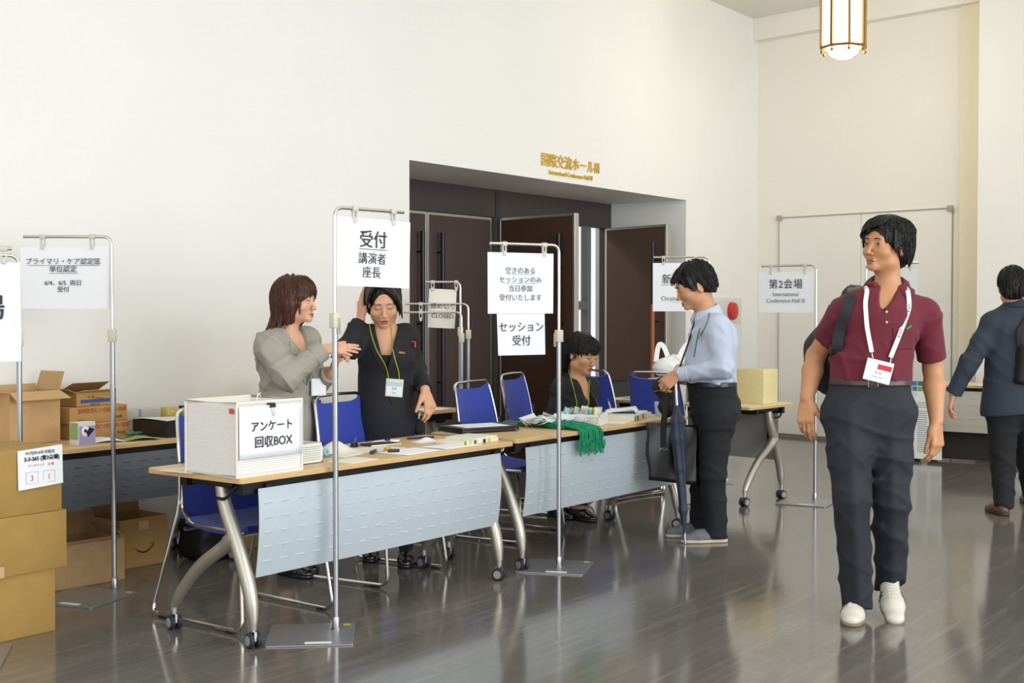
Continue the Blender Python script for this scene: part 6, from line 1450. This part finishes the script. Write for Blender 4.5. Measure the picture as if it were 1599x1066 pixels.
def basket(label, loc, w, d, h, rz=0.0):
    t = thing('mesh_basket', label, 'basket', loc, rz, 'white plastic baskets on the tables')
    b = MB(); b.box(0, w, 0, d, 0, .003)
    for x0, x1, y0, y1 in ((0, w, 0, .004), (0, w, d - .004, d), (0, .004, 0, d), (w - .004, w, 0, d)): b.box(x0 - .002, x1 + .002, y0 - .002, y1 + .002, h - .012, h); b.box(x0, x1, y0, y1, 0, .010)
    for x in (0, w - .006):
        for y in (0, d - .006): b.box(x, x + .006, y, y + .006, .003, h)
    b.build('basket_rim', white_plastic_m, t, 0)
    g = MB(); n = int(w / .0095)
    for i in range(1, n): x = w * i / n; g.box(x - .0022, x + .0022, .0005, .003, .006, h - .008); g.box(x - .0022, x + .0022, d - .003, d - .0005, .006, h - .008)
    n2 = int(d / .0095)
    for i in range(1, n2): y = d * i / n2; g.box(.0005, .003, y - .0022, y + .0022, .006, h - .008); g.box(w - .003, w - .0005, y - .0022, y + .0022, .006, h - .008)
    for j in range(1, int(h / .0095)):
        z = .0095 * j + .002; g.box(.001, w - .001, .001, .0026, z - .002, z + .002); g.box(.001, w - .001, d - .0026, d - .001, z - .002, z + .002); g.box(.001, .0026, .001, d - .001, z - .002, z + .002); g.box(w - .0026, w - .001, .001, d - .001, z - .002, z + .002)
    o = g.build('lattice', white_plastic_m, t, 0); o['kind'] = 'stuff'; return t
basket('white lattice basket beside the questionnaire box', (3.80, 4.075, zt), .185, .26, .088)
k = thing('sticky_note', 'pink sticky note standing in the near white basket', 'note', (3.825, 4.10, zt + .075), .3); MB().grid(lambda u, v: (.026 * u, .004 * math.sin(3 * v), .042 * v), 2, 4, .0006).build('note', mat('pink_note', 'E3AEB8', .8), k, 180)
rnd = random.Random(11)
def paper(label, x, y, z, w, d, rz, m=paper_w_m, curl=0.0, lift=0.0, name='loose_paper', group='loose papers on the nearest table', lines=0, thick=.0008):
    t = thing(name, label, 'paper', (x, y, z), rz, group)
    MB().grid(lambda u, v: ((u - .5) * w, (v - .5) * d, thick + curl * (abs(u - .5) * 2) ** 2 * (v > .0) * (1 - v) + lift * math.exp(-((u - .6) ** 2 + (v - .75) ** 2) * 14)), 10, 10, thick).build('sheet', m, t, 180)
    if lines:
        q = MB()
        for j in range(lines): q.box(-w * .4, w * (.4 - .2 * rnd.random()), d * (.4 - .8 * j / lines) - .0016, d * (.4 - .8 * j / lines), thick + .0006, thick + .0010)
        o = q.build('printed_lines', greyink_m, t, 0); o['kind'] = 'stuff'
    return t
zp = zt
pr = mat('printed_paper', 'E4DED2', .85, noise=.05, nscale=40)
paper('plain sheet at the front edge of the nearest table, right of the basket', 4.12, 4.02, zp, .21, .15, .12, paper_w_m)
paper('crumpled printed sheet with a raised corner behind the white basket', 4.29, 4.26, zp, .30, .21, .25, pr, .0, .055)
paper('printed sheet lying flat just behind the crumpled one, below the black skirt', 4.50, 4.27, zp, .30, .20, -.1, pr)
paper('large white sheet spread at the front of the table, left one of two', 4.55, 4.05, zp + .001, .30, .19, .06, paper_m)
paper('large white sheet spread at the front of the table, right one of two', 4.83, 4.05, zp + .001, .30, .18, -.05, paper_m)
paper('sheet lying under the left side of the questionnaire box', 3.47, 4.33, zp, .20, .20, .1, mat('cream_sheet', 'E8DDC4', .85))
k = thing('notebook', 'dark notebook lying near the rear edge of the nearest table', 'notebook', (4.66, 4.36, zp), -.2, None); MB().box(-.09, .09, -.05, .05, 0, .010, bev=.002).build('cover', mat('notebook_dark', '2A2A30', .5), k); MB().box(-.088, .092, -.0505, -.0495, .002, .008).build('pages', cream_paper_m, k, 0)
k = thing('name_card_pile', 'small pile of white cards with a black clip beside the dark notebook', 'cards', (4.76, 4.42, zp), -.15); 
for i in range(3): MB().box(-.06 + .01 * i, .06 + .01 * i, -.035, .035, .002 + .003 * i, .0045 + .003 * i, rotz(.1 * i)).build('card', paper_m, k, 0)
MB().box(-.012, .012, -.03, -.012, .012, .022, bev=.002).build('clip', black_m, k)
paper('folded white leaflet between the notebook and the tabbed booklets', 4.92, 4.28, zp, .15, .10, -.3, paper_m, .0, .02)
k = thing('tape_roll', 'blue tape dispenser among the papers near the basket', 'tape', (4.13, 4.20, zp), .3); MB().tube([(.017 * math.cos(a), 0, .022 + .013 * math.sin(a)) for a in np.linspace(0, 2 * math.pi, 20)[:-1]], .007, 8, True).build('roll', mat('tape_blue', '7FB4CC', .3), k); MB().box(-.05, .06, -.012, .012, 0, .008, bev=.002).build('base', mat('tape_base', '6C7A84', .4), k)
for i, (x, y, r, c, lb) in enumerate(((4.37, 4.13, .5, '2C3136', 'dark marker with a blue end lying across the crumpled sheet'), (4.45, 4.08, -.5, '26262A', 'short black marker cap at the front of the papers'), (4.50, 4.16, .2, 'C79A3A', 'brown yellow eraser among the papers'))):
    k = thing('marker_pen', lb, 'pen', (x, y, zp + .0095), r); MB().tube([(-.045 + .02 * (i > 0), 0, 0), (.02, 0, 0)], .0085, 10).build('barrel', mat('mk' + c, c, .4), k); MB().tube([(.0201, 0, 0), (.045 - .015 * (i > 0), 0, 0)], .0078, 10).build('cap', mat('mkcap' + str(i), ('5C7FA6', '1A1A1C', 'D8C27A')[i], .4), k)
k = thing('binder_clip', 'black binder clip with silver loop standing behind the papers', 'clip', (4.52, 4.40, zp), .2); MB().prism([(-.018, 0), (.018, 0), (.010, .02), (-.010, .02)], -.014, .014, rotx(math.pi / 2), (0, 0, 0)).build('clip_body', black_m, k, 0); MB().tube([(-.008, 0, .02), (-.004, -.01, .045), (.004, -.01, .045), (.008, 0, .02)], .0014, 6).build('clip_wire', steel_m, k)
k = thing('pen', 'dark violet pen lying in front of the laptop', 'pen', (5.02, 4.40, zp + .006), -.35); MB().tube([(-.09, 0, 0), (-.08, 0, 0), (.07, 0, 0)], [.002, .006, .006], 10).build('barrel', mat('pen_violet2', '35284A', .35), k); MB().tube([(-.06, .012, -.001), (.06, .014, -.001)], .0045, 8).build('pink_pen_refill', mat('pen_pink', 'C79AA0', .4), k)
lp_ = thing('laptop', 'closed black laptop with a sheet on it, at the left end of the lanyard table', 'laptop', (5.53, 4.425, zp), -.34)
MB().box(-.18, .19, -.115, .13, .004, .020, bev=.004).build('base', black_m, lp_); MB().box(-.18, .19, -.115, .13, .0205, .030, bev=.004).build('lid', mat('laptop_lid', '222226', .35), lp_); 
f_ = MB()
for x in (-.16, .17):
    for y in (-.10, .115): f_.lathe([(.008, 0), (.008, .004)], 10, None, (x, y, 0))
f_.build('foot', rubber_m, lp_); MB().box(.16, .175, -.1175, -.1152, .008, .016).build('port', mat('port_grey', '5A5A5E', .4), lp_, 0)
paper('white sheet lying on the closed laptop', 5.535, 4.43, zp + .0305, .29, .20, -.34, paper_m, 0, 0, group=None)
k = thing('tabbed_booklet', 'stack of pale booklets with coloured index tabs in front of the laptop', 'booklet', (5.055, 4.09, zp), .02)
MB().box(-.17, .12, -.075, .10, 0, .020, bev=.001).build('lower_booklet', cream_paper_m, k, 0); MB().box(-.08, .125, -.07, .11, .0205, .028, rotz(.08)).build('upper_booklet', mat('mint_paper', 'DDE4D4', .85), k, 0)
for x, c in ((-.165, '7A9440'), (-.125, 'C9C23C'), (-.085, '5B5F66'), (-.01, '2A2220'), (.03, 'C9C23C')): MB().box(x, x + .022, -.0766, -.0752, .001, .0195).build('index_tab', mat('tab' + c, c, .7), k, 0)
# ---------------------------------------------------------------- lanyard table
gl = thing('lanyard_bundle', 'big tangle of green lanyard cords spilling over the front edge of the table', 'lanyards', (5.95, 4.15, zt)); rnd = random.Random(21); mb = MB(); ye = -.168
for i in range(150):
    x0 = rnd.uniform(-.06, .10); y0 = rnd.uniform(.22, .36); x1 = rnd.uniform(-.10, .12); hang = i < 84; hh = .03 * rnd.random() ** .7
    ph, fr_, am_ = rnd.random() * 6, rnd.uniform(9, 22), rnd.uniform(.004, .016)
    y1 = ye + .02 if hang else rnd.uniform(-.12, .06); n = 16; pts = []
    for j in range(n):
        t = j / (n - 1); pts.append(V(x0 + (x1 - x0) * t ** 1.3 + am_ * math.sin(fr_ * t + ph), y0 + (y1 - y0) * t + am_ * .8 * math.cos(fr_ * .8 * t + ph), .004 + hh * math.sin(math.pi * min(1, .12 + t * .8)) + .006 * (1 + math.sin(fr_ * 1.3 * t + ph)) * .5))
    if hang:
        L = rnd.uniform(.035, .125); o_ = rnd.uniform(.006, .026); w_ = rnd.uniform(-.02, .02)
        pts += [V(x1, ye - .006, .006 + hh * .4), V(x1 + w_ * .3, ye - o_ - .004, -.010)]
        for j in range(7): t = (j + 1) / 7; pts.append(V(x1 + w_ * t + .004 * math.sin(9 * t + ph), ye - o_ - .004, -.012 - L * t))
        e = pts[-1]; pts += [e + V(.006, -.002, -.008), e + V(.016, -.001, -.004), e + V(.018, 0, .25 * L)]
    P = np.array(pts); P[1:-1] = (P[:-2] + 2 * P[1:-1] + P[2:]) / 4
    if hang: P[:, 2] = np.where((P[:, 1] > ye - .004), np.maximum(P[:, 2], .004), P[:, 2])
    mb.tube(P, .0029, 5)
o = mb.build('green_cords', green_cord_m, gl); o['kind'] = 'stuff'
wh = thing('badge_holder_pile', 'heap of white badge holders behind the green lanyards', 'badges', (6.02, 4.27, zt)); mb = MB()
for i in range(46):
    T = rotz(rnd.random() * 6) @ rotx((rnd.random() - .5) * 1.0) @ roty((rnd.random() - .5) * .8); x, y = rnd.uniform(-.20, .22), rnd.uniform(-.07, .08)
    mb.box(-.045, .045, -.03, .03, -.001, .001, T, (x, y - .10 * (x > .08), .03 + .032 * rnd.random() * (1 - abs(x) * 2.2)))
o = mb.build('holders', mat('badge_white', 'E6E9EA', .35), wh, 0); o['kind'] = 'stuff'
k = thing('lanyard_pack', 'grey plastic pack of lanyards beside the laptop', 'packet', (5.86, 4.46, zt), .5); S = SDF(.004); S.box((0, 0, .014), (.10, .05, .014), None, .012, 0); folds(S, (-.2, -.2, -.1), (.2, .2, .2), .002, [((.8, .3, .2), 50), ((-.5, .8, .1), 60)], 2); S.cut((0, 0, .001), (0, 0, -1)); S.build('pack', mat('pack_grey', '5B6E74', .2, alpha=.8), k)
basket('white lattice basket full of coloured slips in front of the seated woman', (6.150, 4.035, zt), .22, .275, .066, .36)
k = thing('paper_slips', 'blue and yellow paper slips bunched in the basket before the seated woman', 'slips', (6.150, 4.035, zt), .36)
for i in range(26):
    c = ('8CC7D6', 'E4DC9A', 'EAE4D4', '9CCED2', 'E2D88E')[i % 5]; x = .02 + .18 * rnd.random(); y = .03 + .225 * rnd.random(); T = rotz(rnd.uniform(-.5, .5)) @ rotx(rnd.uniform(-.35, .35)) @ roty(rnd.uniform(-.3, .3))
    MB().grid(lambda u, v: ((u - .5) * .06, .004 * math.sin(4 * u), .085 * v), 3, 3, .0006, T, (x, y, .006 + .012 * rnd.random())).build('slip', mat('slip' + c, c, .85), k, 180)
k = thing('tabbed_booklet', 'stack of booklets with index tabs under the writing hand of the seated woman', 'booklet', (6.74, 4.20, zt), .25)
MB().box(-.20, .16, -.09, .09, 0, .030, bev=.001).build('lower_booklet', cream_paper_m, k, 0); MB().box(-.15, .17, -.085, .10, .0305, .036, rotz(.15)).build('upper_booklet', mat('pale_blue_paper', 'D6E2E8', .85), k, 0)
for x, c in ((-.19, 'A9B43C'), (-.14, '5B5F66'), (-.03, '2A2220'), (.02, 'A9B43C')): MB().box(x, x + .020, -.0916, -.0902, .001, .0295).build('index_tab', mat('tab' + c, c, .7), k, 0)
paper('white sheet on the booklets in front of the right blue chair', 6.72, 4.25, zt + .037, .28, .20, .5, paper_m, .03, .02, group=None)
paper('sheet the seated woman is writing on', 6.45, 4.12, zt, .22, .15, .3, paper_w_m, group=None)
k = thing('plastic_cup', 'small clear blue plastic cup at the right end of the lanyard table', 'cup', (6.98, 4.13, zt)); MB().lathe([(.024, 0), (.034, .09), (.035, .09), (.026, .001)], 20).build('cup_body', mat('cup_blue', 'BFD3E0', .15, alpha=.55), k)
# ---------------------------------------------------------------- middle wall table
fp = thing('foil_pack', 'gold edged silver foil pack with a blue label standing behind the woman in black', 'packet', (5.39, 5.66, zt), .05); S = SDF(.004); S.box((0, 0, .125), (.115, .035, .125), None, .03, 0); folds(S, (-.2, -.2, -.1), (.2, .2, .4), .006, [((.9, .1, .3), 70), ((-.3, .1, .9), 80), ((.5, .2, .8), 60)], 12)
S.cut((0, 0, .002), (0, 0, -1)); S.build('foil_body', mat('silver_foil', 'C8CBC8', .18, .9, bump=.3, bscale=40), fp); MB().box(-.09, .09, -.050, -.046, .09, .125, bev=.002).build('blue_label', mat('label_blue', '2E4C8C', .4), fp); MB().box(-.118, .118, -.012, .012, .236, .262, bev=.003).build('gold_seal', mat('gold_foil', 'B99A4A', .25, .9), fp)
k = thing('white_box', 'white carton on the middle wall table, left of the foil pack', 'box', (5.20, 5.72, zt), .05); MB().box(-.07, .07, -.06, .06, 0, .24, bev=.003).build('box_body', mat('box_white', 'DEDDD8', .6), k)
paper('stacked white sheets at the right end of the middle wall table', 6.55, 5.66, zt, .25, .18, .1, paper_m, group=None)
paper('small white slip at the front of the middle wall table', 6.45, 5.58, zt + .002, .14, .08, -.2, paper_m, group=None)
# ---------------------------------------------------------------- pale reception table
pbx = thing('white_paper_box', 'white paper box under the plastic carrier bag on the pale table', 'box', (8.24, 4.76, zt), .1); MB().box(-.13, .13, -.15, .15, 0, .165, bev=.004).build('box_body', mat('box_white', 'DEDDD8', .6), pbx)
pb = thing('plastic_bag', 'white plastic carrier bag with two loop handles, on the pale reception table', 'bag', (8.22, 4.745, zt + .166), HEAD - math.pi / 2); S = SDF(.006); S.ell((0, 0, .075), (.155, .10, .085), None, .03); S.ell((.05, .0, .10), (.10, .08, .07), None, .03); folds(S, (-.3, -.3, -.1), (.3, .3, .5), .007, [((.8, .1, .5), 50), ((-.6, .1, .8), 60), ((.1, .4, .9), 44)], 6); S.cut((0, 0, .002), (0, 0, -1))
whm = mat('carrier_white', 'ECECEA', .45); S.build('bag_body', whm, pb)
for x, lean in ((-.085, -.02), (.075, .03)): ribbon(resample([(x - .045, 0, .12), (x - .03 + lean * .4, 0, .20), (x + lean, 0, .265), (x + .035 + lean, 0, .23), (x + .05, 0, .13)], 18), V(0, -1, .1), .035, .006, 'handle', whm, pb)
k = carton('small brown box beside the cuff of the man in blue, on the pale table', (8.19, 4.50, zt), .14, .12, .20, card_m, -.1, tape=False, name='brown_box')
k = carton('cream box on the pale table, behind the back of the man in blue', (8.38, 4.16, zt), .20, .24, .245, mat('cream_box', 'D9CB95', .75, noise=.03, nscale=30), -.08, tape=False, name='cream_box')
k = thing('organizer', 'black desk organizer on the pale table, left of the chair', 'organizer', (8.35, 5.40, zt), -.05); b = MB(); b.box(-.12, .12, -.13, .13, 0, .005)
for y in (-.13, -.002, .126): b.box(-.12, .12, y, y + .004, .005, .115)
b.box(-.12, -.116, -.126, .126, .005, .115); b.box(.116, .12, -.126, .126, .005, .115); b.build('tray_body', mat('organizer_black', '2A2D2E', .5), k, 0)
paper('curled white papers on the pale table right of the seated woman', 8.22, 5.50, zt + .03, .30, .22, 1.3, paper_m, .0, .03, group=None)
paper('flat sheets at the front of the pale table right of the seated woman', 8.14, 5.28, zt, .24, .26, .2, paper_m, group=None)
paper('yellow green slips on the pale table beside the organizer', 8.25, 5.14, zt + .002, .10, .22, .1, mat('green_slip', 'C4CB8A', .85), group=None)
# ---------------------------------------------------------------- far right table and posters
ps = thing('poster', 'poster with blue and green squares and text, hung on the far table', 'poster', (11.345, 4.02, .03), math.radians(-88))
MB().box(-.17, .20, -.004, -.002, .0, .70).build('sheet', mat('poster_white', 'E8E8E4', .7), ps, 0)
rnd = random.Random(4)
for i in range(22):
    x, z = -.165 + .049 * (i % 7), .655 - .048 * (i // 7); c = ('4A7F9E', 'A4BE3E', '24405A', '7FAE4A', 'D9DDD8', '3B6E86')[rnd.randrange(6)]
    if i // 7 == 2 and 2 < i % 7: continue
    MB().box(x, x + .043, -.0052, -.0042, z, z + .042).build('color_square', mat('sq' + c, c, .7), ps, 0)
q = MB()
for j in range(24):
    for x in (-.15, -.02, .10):
        if rnd.random() < .86: q.box(x, x + .08 + .02 * rnd.random(), -.0052, -.0042, .50 - .019 * j, .506 - .019 * j)
o = q.build('text_lines', mat('text_grey', '8B9490', .8), ps, 0); o['kind'] = 'stuff'
q2 = atd(1592, 690, 11.15); p2 = thing('poster', 'poster with scattered coloured dots low at the right edge, behind the man in navy', 'poster', (q2[0], q2[1], .06), math.radians(-88)); MB().box(-.06, .40, -.004, -.002, 0, .50).build('sheet', mat('poster_white', 'E8E8E4', .7), p2, 0)
for i in range(40):
    x, z = rnd.uniform(-.05, .36), rnd.uniform(.01, .42); c = ('4A7F9E', 'A4BE3E', '24405A', '7FAE4A')[rnd.randrange(4)]; MB().box(x, x + .022, -.0052, -.0042, z, z + .022, ).build('color_dot', mat('sq' + c, c, .7), p2, 0)
paper('white sheet on the far right table', 11.52, 3.42, zt, .24, .30, .1, paper_m, group=None)
k = thing('desk_sign', 'small dark upright holder on the far right table beside the man in navy', 'holder', (11.60, 3.19, zt), .1); MB().box(-.04, .04, -.05, .05, 0, .13, bev=.004).build('holder_body', mat('holder_dark', '34363A', .5), k)
